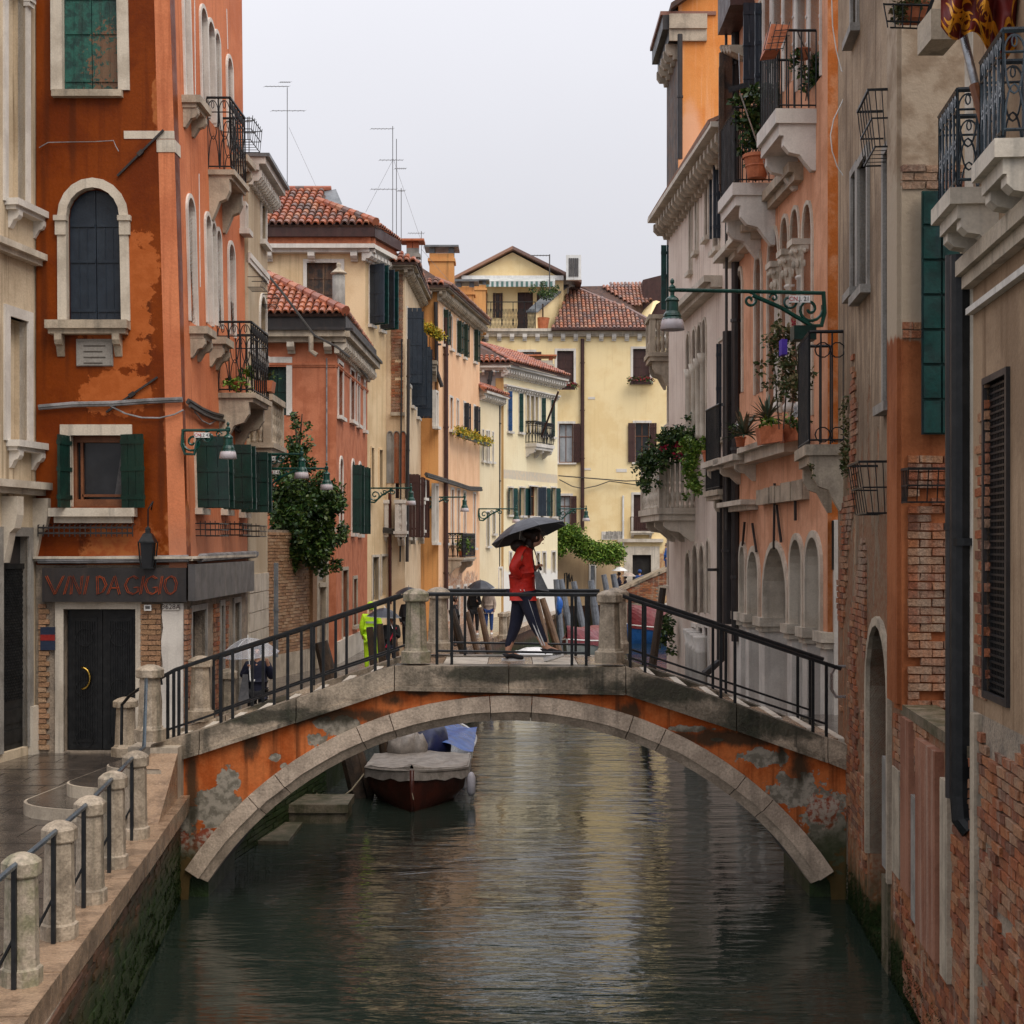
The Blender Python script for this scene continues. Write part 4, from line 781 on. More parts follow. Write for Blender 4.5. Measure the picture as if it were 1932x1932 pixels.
c.lathe((cx_,cy_,zb_-.6), [(.18,0),(.18,zt_-zb_+.6)], 16); ch = ob('round_chimney', c, 'grey_stone', bl, smooth=True); c = MB(); c.lathe((cx_,cy_,zt_), [(.12,0),(.12,.03),(.24,.06),(.2,.1),(.08,.2),(.05,.24),(.07,.3),(.05,.36),(.0,.37)], 14); ob('chimney_cap', c, 'stone', ch, smooth=True)
cable_on(F, [(500,512),(540,560),(600,640),(640,660),(665,680)], r=.035, o=.7, label='dark cable slanting across the red hipped roof')
cable_on(F2, [(635,655),(650,668),(668,688),(684,710)], r=.05, o=.1, label='twisted cable bundle below the curved cornice of the red house', n=3)
# ================================================================ LEFT: cream house with tall roof
plaster('warm_cream', (.76,.58,.36), (.66,.48,.28), (.40,.28,.15), .35)
bl = thing('building', (-5.5,48.5,1.35), 'warm cream house with steep tiled roof and weathered brown shutters behind the red house', 'building')
F = Fc((-10,48.5), (-4.8,48.5)); F2 = Fc((-4.8,48.5), (-4.27,50.4))
F.win(bl, Q('z5',745,872,1070,1420), 'r', .12, 'white_stone', 'closed', 'weathered_wood', sill=False); F.wall(bl, 'warm_cream', 1.3, 14.2, depth=.25, thick=8)
for q in (Q('z5',1345,900,1375,1470), Q('z5',1445,960,1472,1520)):
    wv, g = F2.win(bl, q, 'r', .08, 'white_stone', 'none', sill=True); F2.shutter(wv, g[0]-.01, .6, g[2], g[3], 1.9, 'navy_paint', .03); F2.shutter(wv, g[1]+.01, -.6, g[2], g[3], 1.35, 'teal_paint', .03)
for q in (Q('z6',1360,860,1385,1250), Q('z6',1438,880,1468,1250)): F2.win(bl, q, 'r', .05, 'warm_cream', 'closed', 'brown_paint', sill=False)
for q in (Q('y3',1155,80,1195,370), Q('y3',1215,75,1260,340)): F2.win(bl, q, 'r', .08, 'pale_stone', 'closed', 'dark_metal', sill=False)
F2.wall(bl, 'warm_cream', 1.3, 14.2, depth=.25, thick=3)
for FF, a0, a1 in ((F, 0, F.L+.35), (F2, -.3, F2.L+.2)):
    cornice(FF, bl, a0, a1, 14.15, .25, .42, 'white_stone', 1.15 if FF is F else .3, 'white_stone', .22, .2)
    mb = MB(); FF.box(mb, a0, a1, 14.4, 14.62, -.3, .3); ob('brick_band', mb, 'terracotta', bl); mb = MB(); FF.box(mb, a0, a1, 14.62, 14.95, -.3, .46); ob('gutter', mb, 'brown_paint', bl)
x0 = -4.4; y0 = 48.0; zr = 14.98; sl = .55; ln = sqrt(1+sl*sl)
mb = quadm([(-10,y0,zr),(x0,y0,zr),(-6.4,y0+2.0,zr+sl*2),(-6.4,y0+3.5,zr+sl*3.5),(-10,y0+3.5,zr+sl*3.5)]); roof = ob('roof', mb, 'tile_bed', bl); mb = quadm([(x0,y0,zr),(x0+.6,51,zr),(x0-2,51,zr+sl*2),(x0-2,y0+2,zr+sl*2)]); ob('side_roof', mb, 'tile_bed', bl)
tiles(roof, (-10,y0,zr), (1,0,0), (0,1,sl), 24, 11, .235, .37, lambda x, y: -10+x > -8.4 and (-10+x < x0-y/ln-.06 if y/ln < 2 else -10+x < -6.45), 'tile'); tiles(roof, (x0,y0,zr), (.2,1,0), (-1,0,sl), 13, 6, .22, .36, lambda x, y: x > y/ln, 'tile', 0)
for i in range(9): t = i/9*2.1; p = V((x0-t, y0+t, zr+sl*t+.1)); mb = MB(); mb.tube([p, p+V((-.26,.26,.16))], [.15,.12], 8); ob('ridge_tile', mb, 'tile', roof)
for i in range(8): x = -8.7+i*.3; mb = MB(); mb.tube([V((x, y0+3.5, zr+sl*3.5+.06)), V((x+.33, y0+3.5, zr+sl*3.5+.08))], [.13,.11], 8); ob('ridge_tile', mb, 'tile', roof)
mb = MB(); mb.add([(-6.35,y0+2.1,zr+1.05),(-5.75,y0+2.3,zr+1.2),(-6.1,y0+3.4,zr+1.98),(-6.5,y0+3.4,zr+1.9)], [(0,1,2,3)]); ob('dormer_cheek', mb, 'lead', bl)
# ================================================================ LEFT: tall brick-fronted house
bl = thing('building', (-3.9,50.4,1.35), 'narrow house with an exposed brick front and dark slatted shutters', 'building')
plaster('ochre_cream', (.70,.54,.36), (.60,.44,.28), (.34,.24,.15), .5)
F = Fc((-4.35,50.45), (-3.64,50.45)); F2 = Fc((-3.64,50.45), (-3.50,57.0)); zt = 13.95
for q, k in ((Q('z8',575,705,690,1245), 'r'),): F.win(bl, q, k, .0, sh='closed', shm='brown_paint', sill=False)
F.wall(bl, 'ochre_cream', 1.3, zt, depth=.2, thick=6); a0 = F.uv(*Z('z7',527,900))[0]; a1 = F.uv(*Z('z7',660,900))[0]; zb = F.uv(*Z('z8',560,280))[1]
brick_field(F, bl, a0, a1, zb, zt-.1, .27, .1, .0, 'brick', seed=12, limit=280, keep=lambda a, z: rnd.random() < .97); mb = MB(); F.box(mb, a0-.02, F.L, zb-.12, zb, -.02, .12); ob('ledge', mb, 'stone', bl)
for i in range(3):
    a = .12+.22*i; mb = MB(); z_ = F.uv(740, 845)[1]; F.ring(mb, 'g', a, a+.17, z_-1.2, z_+.55, .03, -.02, .05); ob('gothic_arch', mb, 'grey_stone', bl); mb = MB(); mb.prism(loop('g', a, a+.17, z_-1.2, z_+.55), F.P, .0, .012); ob('arch_infill', mb, ('grey_stone', 'brick', 'terracotta')[i], bl)
for a, z, w_, h_ in ((.6,10.2,.8,2.6),(2.3,9.6,.8,2.6),(4.6,9.4,.8,2.6)):
    wv, g = F2.win(bl, None, 'r', .06, 'white_stone', 'none', abs_=(a, a+w_, z, z+h_)); F2.shutter(wv, g[0], .5, g[2], g[3], 1.45, 'navy_paint', .03); F2.shutter(wv, g[1], -.5, g[2], g[3], 1.6, 'navy_paint', .03)
for a in (1.0, 3.2, 5.2): F2.win(bl, None, 'r', .06, 'pale_stone', 'open', 'brown_paint', abs_=(a, a+.7, 4.9, 7.1))
F2.wall(bl, 'ochre_cream', 1.3, zt, depth=.2, thick=3)
for FF, a0, a1 in ((F, 0, F.L+.3), (F2, -.3, F2.L)): cornice(FF, bl, a0, a1, zt, .2, .4, 'stone', .4)
mb = quadm([(-4.4,50.0,zt+.22),(-3.2,50.0,zt+.22),(-3.1,57,zt+.22),(-4.4,57,zt+1.3),(-4.4,51,zt+.9)]); roof = ob('roof', mb, 'tile_bed', bl); tiles(roof, (-4.6,50.0,zt+.2), (1,0,0), (0,1,.5), 6, 4, .23, .35, lambda x, y: y < (1.5-x)+.2, 'red_tile', 30); tiles(roof, (-3.2,50,zt+.2), (0,1,0), (-1,0,.5), 30, 3, .23, .35, lambda x, y: x > y, 'old_tile', 0)
chimney(bl, W(779,500,51.6).x, 51.6, zt, W(0,470,51.6).z, .42, .42, 'grey_stone', 'terracotta')
for x_ in (755, 768): pipe(bl, [W(x_+3, 640, 50.3), W(x_, 1060, 50.3)], .06 if x_ > 760 else .03, 'dark_metal')
pipe(bl, [W(735.5, 930, 50.2), W(736, 1140, 50.2)], .06, 'hull_brown')
for u0, u1, y_, v0 in ((697,735,50.6,1002),(747,768,50.3,1002),(771,788,52.5,1000),(789,802,54.5,1000)):
    FB = Fc((W(u0,v0,y_).x, y_), (W(u1,v0,y_).x, y_)); stone_balcony(FB, bl, 0, FB.L, W(0,v0,y_).z, .45, 1.05, 2 if u1-u0 < 30 else 3, 2, 'white_stone', brn=2, brh=.3)
cable_on(F, [(695,997),(730,1000),(763,1006)], r=.06, o=.3, label='thick twisted cable bundle below the white stone balconies', n=3)
# ================================================================ LEFT: peach house
plaster('peach', (.88,.56,.34), (.80,.48,.28), (.60,.34,.19), .4, [dict(c=(.42,.20,.11), c2=(.55,.42,.32), cs=9, b=[(-2,61,1.2,2,9,2.4)], na=1.6, ns=1.3, s=.08)])
plaster('deep_peach', (.66,.33,.12), (.60,.28,.10), (.25,.13,.06), .6)
bl = thing('building', (-2.4,60,1.35), 'long peach house with dark shutters, tall orange chimney and green flower boxes', 'building')
F = Fc((-3.7,57.05), (-2.83,57.05)); F2 = Fc((-2.83,57.05), (-1.44,66)); zt = 14.35
F.win(bl, None, 'r', .05, 'brown_paint', abs_=(.15,.75,9.6,11.3), sill=False); F.wall(bl, 'deep_peach', 1.3, zt, depth=.2, thick=8)
for x0, y0_, x1, y1_, sh in ((1108,885,1130,1295,1),(1186,965,1207,1340,0),(1258,1010,1278,1395,1),(1335,1050,1352,1435,1),(1450,1110,1468,1485,1)): F2.win(bl, Q('z7',x0,y0_,x1,y1_), 'a', .06, 'white_stone', 'open' if sh else 'none', 'green_paint', sa=1.7)
for x0, y0_, x1, y1_, sh in ((1026,62,1046,440,0),(1182,118,1212,480,0),(1258,148,1278,490,0),(1338,178,1358,520,1),(1450,215,1468,560,1)): F2.win(bl, Q('z8',x0,y0_,x1,y1_), 'r', .09, 'white_stone', 'open' if sh else 'none', 'navy_paint', sa=1.7)
for x0, y0_, x1, y1_ in ((882,1065,906,1240),(1020,1105,1046,1740),(1122,1130,1145,1745),(1197,1148,1222,1745),(1266,1155,1290,1740),(1337,1178,1358,1740),(1447,1195,1468,1800)): F2.win(bl, Q('z8',x0,y0_,x1,y1_), 'r', .09, 'white_stone', 'none', sill=True)
for a in (2.0,3.6,5.2,6.6,8.0): F2.win(bl, None, 'r', .1, 'white_stone', sill=False, abs_=(a, a+.6, 1.6, 2.9))
F2.wall(bl, 'peach', 1.3, zt, depth=.25, thick=4)
cornice(F, bl, 0, F.L+.3, zt, .18, .4, 'stone', .3); cornice(F2, bl, -.2, F2.L+.2, zt, .18, .45, 'stone', .27, 'stone', .1, .25)
mb = quadm([(-4.2,56.6,zt+.2),(-2.4,56.6,zt+.2),(-.95,66,zt+.2),(-3.4,66.3,zt+1.4),(-3.8,58,zt+1.3)]); roof = ob('roof', mb, 'tile_bed', bl); tiles(roof, (-4.2,56.6,zt+.2), (1,0,0), (0,1,.5), 8, 4, .23, .35, lambda x, y: y < (1.9-x), 'tile', 40); tiles(roof, (-2.4,56.6,zt+.2), (.152,1,0), (-1,0,.5), 40, 6, .235, .36, lambda x, y: x > y, 'old_tile', 0)
chimney(bl, W(834,560,58.5).x, 58.5, zt, W(0,482,58.5).z, .95, .9, 'deep_peach', 'lead')
chimney(bl, W(878,600,64).x, 64, zt, W(0,545,64).z, .75, .8, 'deep_peach', 'lead')
fpipe(F2, bl, 836, 600, 1150, .09, .12, 'brown_paint'); pipe(bl, [W(822,570,56.9), W(824,700,56.9), W(834,730,56.9)], .08, 'dark_metal')
FB = Fc((W(791,0,56.6).x,56.6), (W(826,0,56.6).x,56.6)); bb = balcony(FB, bl, 0, FB.L, W(0,683,56.6).z, .5, 1.3, .25, False, 'brown_paint', 'stone', 3, .5)
F = F2; mb = MB(); p0 = F.P(*F.uv(848,820), .35); p1 = F.P(*F.uv(908,840), .35); mb.tube([p0, p1], .1, 4); fb = thing('window_box', p0, 'long window box of yellow green plants on the peach house', 'planter'); ob('trough', mb, 'green_paint', fb); mb = MB()
for i in range(14): leaves(mb, p0.lerp(p1, i/13)+V((0,0,.15)), (.28,.3,.28), 120, .1, 30+i)
ob('foliage', mb, 'yellow_flower', fb)
p0 = W(800,622,56); p1 = W(832,640,56); fb = thing('window_box', p0, 'trough of bright yellow flowers along the orange balcony rail', 'planter'); mb = MB(); mb.tube([p0, p1], .12, 4); ob('trough', mb, 'green_paint', fb); mb = MB()
for i in range(7): leaves(mb, p0.lerp(p1, i/6)+V((0,-.1,.12)), (.25,.3,.26), 150, .1, 50+i)
ob('foliage', mb, 'yellow_flower', fb)
a, z = F2.uv(845, 1052); a1 = F2.uv(886,1052)[0]; balcony(F2, bl, a, min(a1, a+2.8), z, .6, .95, curly=True, r=.02)
fb = thing('potted_bush', F2.P(a+1.0, z, .4), 'small light green bush on the peach house iron balcony', 'plant'); mb = MB(); leaves(mb, F2.P(a+1.0, z+.55, .45), (.35,.5,.45), 500, .1, 71); ob('foliage', mb, 'bright_leaf', fb); mb = MB(); mb.lathe(F2.P(a+1.0, z, .4), [(.12,0),(.18,.28)], 10); ob('pot', mb, 'terracotta', fb)
cable_on(F2, [(797,895),(830,905),(850,911),(880,921),(902,922)], r=.06, o=.12, label='thick cable bundle crossing the peach house above its tall windows', n=3)
# ================================================================ LEFT: small cream house + pale corner house
plaster('lemon_cream', (.82,.70,.48), (.78,.65,.43), (.55,.42,.25), .25)
bl = thing('building', (-1.1,67,1.35), 'small pale house with a tiled cornice squeezed beside the peach house', 'building')
F = Fc((-1.44,66.05), (-.5,68.9)); zt = 11.3
for x0, y0_, x1, y1_ in ((1545,480,1560,820),(1588,490,1604,830),(1612,492,1626,830),(1658,505,1670,835)): F.win(bl, Q('z8',x0,y0_,x1,y1_), 'r', .05, 'white_stone', 'none')
for x0, y0_, x1, y1_ in ((1595,1400,1625,1780),(1662,1395,1690,1640)): F.win(bl, Q('z8',x0,y0_,x1,y1_), 'r', .06, 'white_stone', 'closed', 'green_paint')
F.wall(bl, 'lemon_cream', 1.3, zt, depth=.2, thick=1.6); cornice(F, bl, -.1, F.L, zt, .2, .4, 'white_stone', .3); mb = quadm([(-1.2,65.6,zt+.2),(-.05,68.9,zt+.2),(-1.6,69,zt+1),(-2,66,zt+1)]); roof = ob('roof', mb, 'red_tile', bl); tiles(roof, (-1.2,65.6,zt+.2), (.33,.94,0), (-.9,.3,.45), 12, 3, .26, .35, None, 'red_tile', 40)
bl = thing('building', (1,71,1.35), 'pale lemon corner house with dentil cornice and blue shutters', 'building')
plaster('ochre_quoin', (.52,.32,.13), (.46,.28,.11), (.30,.18,.09), .4); plaster('grey_plaster', (.38,.34,.32), (.33,.30,.28), (.2,.18,.16), .4)
F = Fc((-2.6,69.0), (-.39,69.0)); F2 = Fc((-.39,69.0), (2.28,74.35)); zt = 12.75
F.wall(bl, 'grey_plaster', 1.3, zt-.1, thick=9); mb = MB(); F.box(mb, F.L-.37, F.L, 1.35, zt-.35, -.02, .03); ob('quoin', mb, 'ochre_quoin', bl)
plaster('lemon_wall', (.86,.76,.52), (.82,.70,.46), (.6,.46,.27), .22, [dict(c=(.76,.74,.69), b=[(1,71.5,1.2,9,9,2.35)], na=.25, ns=1, s=.05), dict(c=(.58,.52,.42), c2=(.66,.55,.4), b=[(1,71.5,7.95,9,9,.22)], na=.2, ns=2, s=.1)])
for x0, y0_, x1, y1_ in ((580,1212,606,1510),(662,1228,688,1518),(716,1240,740,1528),(748,1246,774,1530),(782,1252,804,1532),(830,1262,856,1545),(902,1277,924,1552)): F2.win(bl, Q('y1',x0,y0_,x1,y1_), 'r', .07, 'white_stone', 'left' if x0 in (580,662,830,902) else 'none', 'hull_blue' if x0 in (580,) else 'teal_paint', sa=1.25, sill=x0 in (580,662,830,902))
for x0, y0_, x1, y1_ in ((415,0,452,228),(508,0,552,234),(590,-10,660,238),(700,0,732,240),(775,0,812,242)): F2.win(bl, Q('y2',x0,y0_,x1,y1_), 'r', .07, 'white_stone', 'open', 'teal_paint' if x0 != 590 else 'navy_paint', sa=2.6)
for x0, y0_, x1, y1_ in ((425,545,440,700),(652,550,674,700),(702,546,727,720),(780,542,808,714),(335,680,358,860)): F2.win(bl, Q('y2',x0,y0_,x1,y1_), 'r', .09, 'white_stone', sill=False)
F2.wall(bl, 'lemon_wall', 1.3, zt, depth=.25, thick=4)
cornice(F, bl, F.L-1.2, F.L+.3, zt, .22, .45, 'white_stone', .4); cornice(F2, bl, -.3, F2.L+.3, zt, .22, .5, 'white_stone', .26, 'white_stone', .13, .22); cornice(F2, bl, 0, F2.L, zt-.75, .12, .2, 'white_stone', .26, 'white_stone', .1, .1, 'lower_cornice')
mb = quadm([(-2.8,68.5,zt+.3),(.1,68.5,zt+.3),(2.9,74.4,zt+.3),(-.5,75.5,zt+1.9),(-2.2,70.5,zt+1.6)]); roof = ob('roof', mb, 'tile_bed', bl); tiles(roof, (.1,68.5,zt+.32), (.43,.9,0), (-.84,.4,.42), 26, 9, .25, .36, lambda x, y: x > y*.8-.2, 'red_tile', 200); tiles(roof, (-2.8,68.5,zt+.32), (1,0,0), (0,1,.42), 12, 6, .25, .36, lambda x, y: y < (2.9-x), 'red_tile', 60)
pipe(bl, [W(941,745,68.7), W(940,1070,68.7)], .1, 'dark_metal'); pipe(bl, [W(921,735,68.7), W(927,700,68.7)], .1, 'dark_metal')
a, z = F2.uv(*Z('y1',710,1600)); a1 = F2.uv(*Z('y1',848,1600))[0]; balcony(F2, bl, a, a1, z, .55, 1.05, .3, True, 'black_iron', 'white_stone', 3, .35, r=.02)
fp = thing('flagpole', F2.P(a+.9*(a1-a), z, .5), 'bare slanting flagpole on the pale corner house balcony', 'flagpole'); mb = MB(); mb.tube([W(*Z('y1',830,1550),71.5), W(*Z('y1',958,1212),70.2)], .05, 6); ob('pole', mb, 'brown_paint', fp)
# ================================================================ BACK: yellow house
plaster('yellow', (.87,.70,.40), (.80,.61,.32), (.62,.45,.2), .22, [dict(c=(.50,.33,.17), c2=(.36,.19,.11), cs=7, b=[(10,88,1.0,5,9,3.2)], na=1.2, ns=.9, s=.1)])
bl = thing('building', (5,88,1.35), 'big yellow house closing the view, with brown shutters, roof terrace and old tiled roof', 'building')
YY = 88.0; F = Fc((-3.4,YY), (10.2,YY)); zt = 17.0
for q, sh, pn in ((Q('y1',948,908,1072,1145),'closed','glass'),(Q('y1',1516,893,1642,1138),'closed','glass'),(Q('y1',450,918,550,1110),'open','curtain'),(Q('y1',668,916,776,1110),'open','curtain'),(Q('y1',962,1452,1068,1745),'right','curtain'),(Q('y1',1532,1447,1638,1742),'open','glass'),(Q('y2',842,68,940,330),'right','curtain')):
    F.win(bl, q, 'r', .14, 'white_stone', sh, 'brown_paint', pane=pn, sa=2.95)
F.win(bl, Q('y2',1470,58,1614,365), 'r', .14, 'white_stone', 'closed', 'brown_paint')
gd = F.rect(Q('y2',1460,565,1617,900)); F.ops.append((gd[0], gd[1], 1.4, gd[3], 'r')); mb = MB(); F.ring(mb, 'r', gd[0], gd[1], 1.4, gd[3], .5, -.1, .06); F.box(mb, gd[0]-.9, gd[1]+.7, gd[3]+.75, gd[3]+.95, -.1, .3); ds = ob('door_surround', mb, 'pale_stone', bl); mb = MB(); F.box(mb, gd[0], gd[1], 1.4, gd[3], -.25, -.2); ob('door', mb, 'dark_inside', bl)
F.wall(bl, 'yellow', 1.3, zt, depth=.3, thick=3)
cornice(F, bl, 0, F.L, zt+.15, .3, .35, 'pale_stone', .72, 'white_stone', .26, .3)
fpipe(F, bl, *Z('y1',1137,0)[:1], 640, 1000, .12, .15, 'brown_paint'); fpipe(F, bl, 913, 640, 750, .12, .15, 'dark_metal'); fpipe(F, bl, 1175.5, 935, 1030, .06, .1, 'white_paint')
a0, zb = F.uv(*Z('y2',1440,368)); a1 = F.uv(*Z('y2',1625,368))[0]; balcony(F, bl, a0, a1, zb, .4, .85, .2, False, 'brown_paint', 'pale_stone', 2, .2)
a0, a1, z0, z1 = F.rect(Q('y2',1200,368,1375,437)); mb = MB(); F.box(mb, a0, a1, z0, z1, .0, .04); sp = ob('street_nameplate', mb, 'white_stone', bl); mb = MB(); r_ = random.Random(4)
for row, (s0, s1) in enumerate(((.2,.95),(.06,.98))):
    x = s0
    while x < s1: aa = a0+(a1-a0)*x; zz = z1-(z1-z0)*(.42+.46*row); F.box(mb, aa, aa+.05, zz, zz+.25*r_.uniform(.7, 1), .04, .05); x += r_.uniform(.035, .07)
ob('worn_lettering', mb, 'grey_stone', sp)
for q in (Q('y1',1180,1252,1232,1270), Q('y1',1390,1790,1470,1815), Q('y1',1120,1785,1200,1800)): a0, a1, z0, z1 = F.rect(q); mb = MB(); F.box(mb, a0, a1, z0, z1, -.01, .02); ob('stone_inset', mb, 'white_stone', bl)
for (u0, v0, u1) in ((1055,732,1085),(1190,722,1228)):
    p0 = W(u0,v0,87.5); p1 = W(u1,v0,87.5); fb = thing('window_box', p0, 'window box with red geraniums under the %s top brown shutter' % ('left' if u0 < 1100 else 'right'), 'planter'); mb = MB(); mb.tube([p0, p1], .14, 4); ob('trough', mb, 'brown_paint', fb); mb = MB(); mc = MB()
    for i in range(6): leaves(mb, p0.lerp(p1, i/5)+V((0,0,.15)), (.25,.25,.25), 80, .12, 90+i); leaves(mc, p0.lerp(p1, i/5)+V((0,-.15,.2)), (.25,.2,.2), 12, .12, 95+i)
    ob('foliage', mb, 'dark_leaf', fb); ob('flowers', mc, 'red_flower', fb)
mb = MB(); F.box(mb, .0, F.L, zt, zt+.15, -3, .2); ob('terrace_floor', mb, 'stone', bl)
# roof storey behind the terrace
T = Fc((W(868,0,91).x,91), (W(1063,0,91).x,91)); ze = W(0,597,91).z; zp = W(0,505,91).z+.6
ap = W(1098,0,91).x
for q, sh in ((Q('y1',345,475,398,662),'open'),(Q('y1',487,475,522,662),'open'),(Q('y1',822,475,872,660),'open')): T.win(bl, q, 'r', .06, 'yellow', sh, 'brown_paint', sa=2.95, sill=False)
T.win(bl, Q('y1',652,470,768,752), 'r', .05, 'yellow', 'closed', 'brown_paint', sill=False)
zg = W(0,527,91).z; za_ = W(0,476,91).z; am = W(967,0,91).x-T.A.x
T.wall(bl, 'yellow', 17.0, zg, depth=.25, thick=8, top=[(0,17.0),(T.L,17.0),(T.L,zg),(am,za_),(0,zg)])
for s0, s1 in (((-.5,zg-.15),(am,za_+.12)),((T.L+1.1,zg-.3),(am,za_+.12))):
    mb = MB(); d = V((s1[0]-s0[0], 0, s1[1]-s0[1])); x0, z0 = s0; x1, z1 = s1
    mb.hexa([T.P(x0,z0,.5),T.P(x1,z1,.5),T.P(x1,z1,-8),T.P(x0,z0,-8),T.P(x0,z0+.18,.5),T.P(x1,z1+.18,.5),T.P(x1,z1+.18,-8),T.P(x0,z0+.18,-8)]); ob('gable_roof', mb, 'old_tile', bl)
z = W(0,530,91).z; mb = MB(); T.box(mb, .1, T.L, z, z+.28, 0, .3); ob('white_band', mb, 'white_paint', bl)
z1 = W(0,532,90.2).z; z0 = W(0,542,90.2).z; n = 34; wA = MB(); wB = MB(); x0 = W(890,0,90.2).x; x1 = W(1047,0,90.2).x
for i in range(n): q = MB() if 0 else (wA if i % 2 else wB); q.bx(x0+(x1-x0)*i/n, x0+(x1-x0)*(i+1)/n, 90.0, 90.03, z0, z1)
aw = ob('awning', wA, 'awning', bl); ob('awning_stripes', wB, 'awning_green', aw); mb = MB(); mb.hexa([(x0,90,z1),(x1,90,z1),(x1,91,z1+.4),(x0,91,z1+.4),(x0,90,z1+.04),(x1,90,z1+.04),(x1,91,z1+.44),(x0,91,z1+.44)]); ob('awning_top', mb, 'awning', aw)
x0 = W(905,0,88).x; x1 = W(1010,0,88).x; zb = zt+.45; ht = W(0,720,88).z; mb = MB(); zr = W(0,587,88).z*0+zb+1.05
rr = thing('railing', (x0,88,zb), 'thin criss-cross iron railing along the yellow house roof terrace', 'railing'); mb.tube([(x0,87.9,zr+.55),(x1,87.9,zr+.55)], .03, 5); mb.tube([(x0,87.9,zb),(x1,87.9,zb)], .03, 5)
for i in range(41): x = x0+(x1-x0)*i/40; mb.tube([(x,87.9,zb),(min(x1, x+.12),87.9,zb+1.2)], .012, 3); mb.tube([(x,87.9,zb),(max(x0, x-.12),87.9,zb+1.2)], .012, 3)
for i in range(6): x = x0+(x1-x0)*i/5; mb.tube([(x,87.9,zb),(x,87.9,zr+.55)], .03, 4)
ob('bars', mb, 'black_iron', rr)
# sloping terrace parapet, AC unit, roofs
mb = MB(); xa, xb = W(1021,0,88).x, W(1066,0,90).x; mb.hexa([(xa-.8,88,17),(xa-.3,88,17),(xb+.2,92,17),(xb-.4,92,17),(xa-.8,88,W(0,588,88).z),(xa-.3,88,W(0,588,88).z),(xb+.2,92,W(0,538,92).z),(xb-.4,92,W(0,538,92).z)]); ob('sloping_parapet', mb, 'yellow', bl)
mb = MB(); mb.hexa([(xa-.9,87.9,W(0,590,88).z),(xa-.2,87.9,W(0,590,88).z),(xb+.3,92,W(0,540,92).z),(xb-.5,92,W(0,540,92).z),(xa-.9,87.9,W(0,588,88).z),(xa-.2,87.9,W(0,588,88).z),(xb+.3,92,W(0,537,92).z),(xb-.5,92,W(0,537,92).z)]); ob('parapet_coping', mb, 'lead', bl)
p = W(1082,530,90); ac = thing('air_conditioner', p, 'white air conditioning unit high on the yellow house wall', 'air conditioner'); mb = MB(); mb.bx(p.x-.45,p.x+.45,89.6,90,p.z,p.z+1.5); ob('casing', mb, 'white_paint', ac); mb = MB()
for i in range(5): mb.bx(p.x-.3+.12*i,p.x-.2+.12*i,89.55,89.6,p.z+.2,p.z+1.3)
ob('grille', mb, 'grey_metal', ac)
P_ = lambda q, d: W(*Z('y1', *q), d)
A_, B_ = P_((905,745),87.5), P_((1645,745),87.5); C_, D_ = P_((1090,440),92.6), P_((1045,450),92.8)
mb = quadm([A_, B_, P_((1480,600),90.2), C_, D_]); roof = ob('roof', mb, 'tile_bed', bl); U_ = (B_-A_).normalized(); Vn = V((0, 5.2, D_.z-A_.z)); Lv = Vn.length
c2 = [(0,0),(B_.x-A_.x,0),((P_((1480,600),90.2)).x-A_.x,Lv*.5),(C_.x-A_.x,Lv),(D_.x-A_.x,Lv)]
def inpoly(x, y, P=c2):
    r = False
    for i in range(len(P)):
        (x0, y0), (x1, y1) = P[i], P[i-1]
        if (y0 > y) != (y1 > y) and x < (x1-x0)*(y-y0)/(y1-y0)+x0: r = not r
    return r
tiles(roof, A_, U_, Vn, 48, 17, .24, Lv/15.5, inpoly, 'old_tile')
E_, G_, H_, I_ = P_((1120,425),92.8), P_((1700,415),94), P_((1575,650),91.5), P_((1480,600),90.3)
mb = quadm([E_, G_, H_, I_]); roof2 = ob('roof', mb, 'tile_bed', bl); Uq = (G_-E_).normalized(); dn = V((0,-3,-(E_.z-H_.z))).normalized(); nrm = Uq.cross(dn)
Ld = 6; o_ = E_+dn*Ld; pl = [((x-o_).dot(Uq), (x-o_).dot(-dn)) for x in (E_, G_, H_, I_)]; tiles(roof2, o_, Uq, -dn, 50, 17, .24, .37, lambda x, y: inpoly(x, y, pl), 'old_tile', 100)
mb = MB(); mb.tube([A_, B_], .12, 6); ob('eave_gutter', mb, 'brown_paint', roof); mb = MB(); mb.tube([D_, C_, P_((1280,520),91.5), P_((1480,600),90.3), P_((1640,685),88)], .15, 6); ob('ridge', mb, 'old_tile', roof)
mb = MB(); mb.add([P_((1575,640),91.6), P_((1690,430),93.8), P_((1720,540),92), P_((1690,560),91.5), P_((1640,660),90)], [(0,1,2,3,4)]); ob('gable_end', mb, 'yellow', bl)
mb = MB(); mb.prism([(0,0),(3.2,0),(3.2,5.2),(0,4.4)], lambda a, b, o: V((P_((1590,0),92).x+a, 92+o, 17+b-.3)), 0, 3); ob('loft_wall', mb, 'brown_paint', bl)
chimney(bl, W(884,560,84).x, 86.8, 17, W(0,540,86.8).z, 2.1*.9, 1, 'deep_peach', 'lead'); chimney(bl, W(1013,720,78).x, 79, 12.5, W(0,682,79).z, 1.7, .9, 'pale_stone', 'terracotta')
mb = MB(); mb.lathe(W(950.5,580,93), [(.14,0),(.14,1.2),(.2,1.25),(.1,1.4),(.1,1.7)], 8); ob('chimney_pot', mb, 'terracotta', bl)
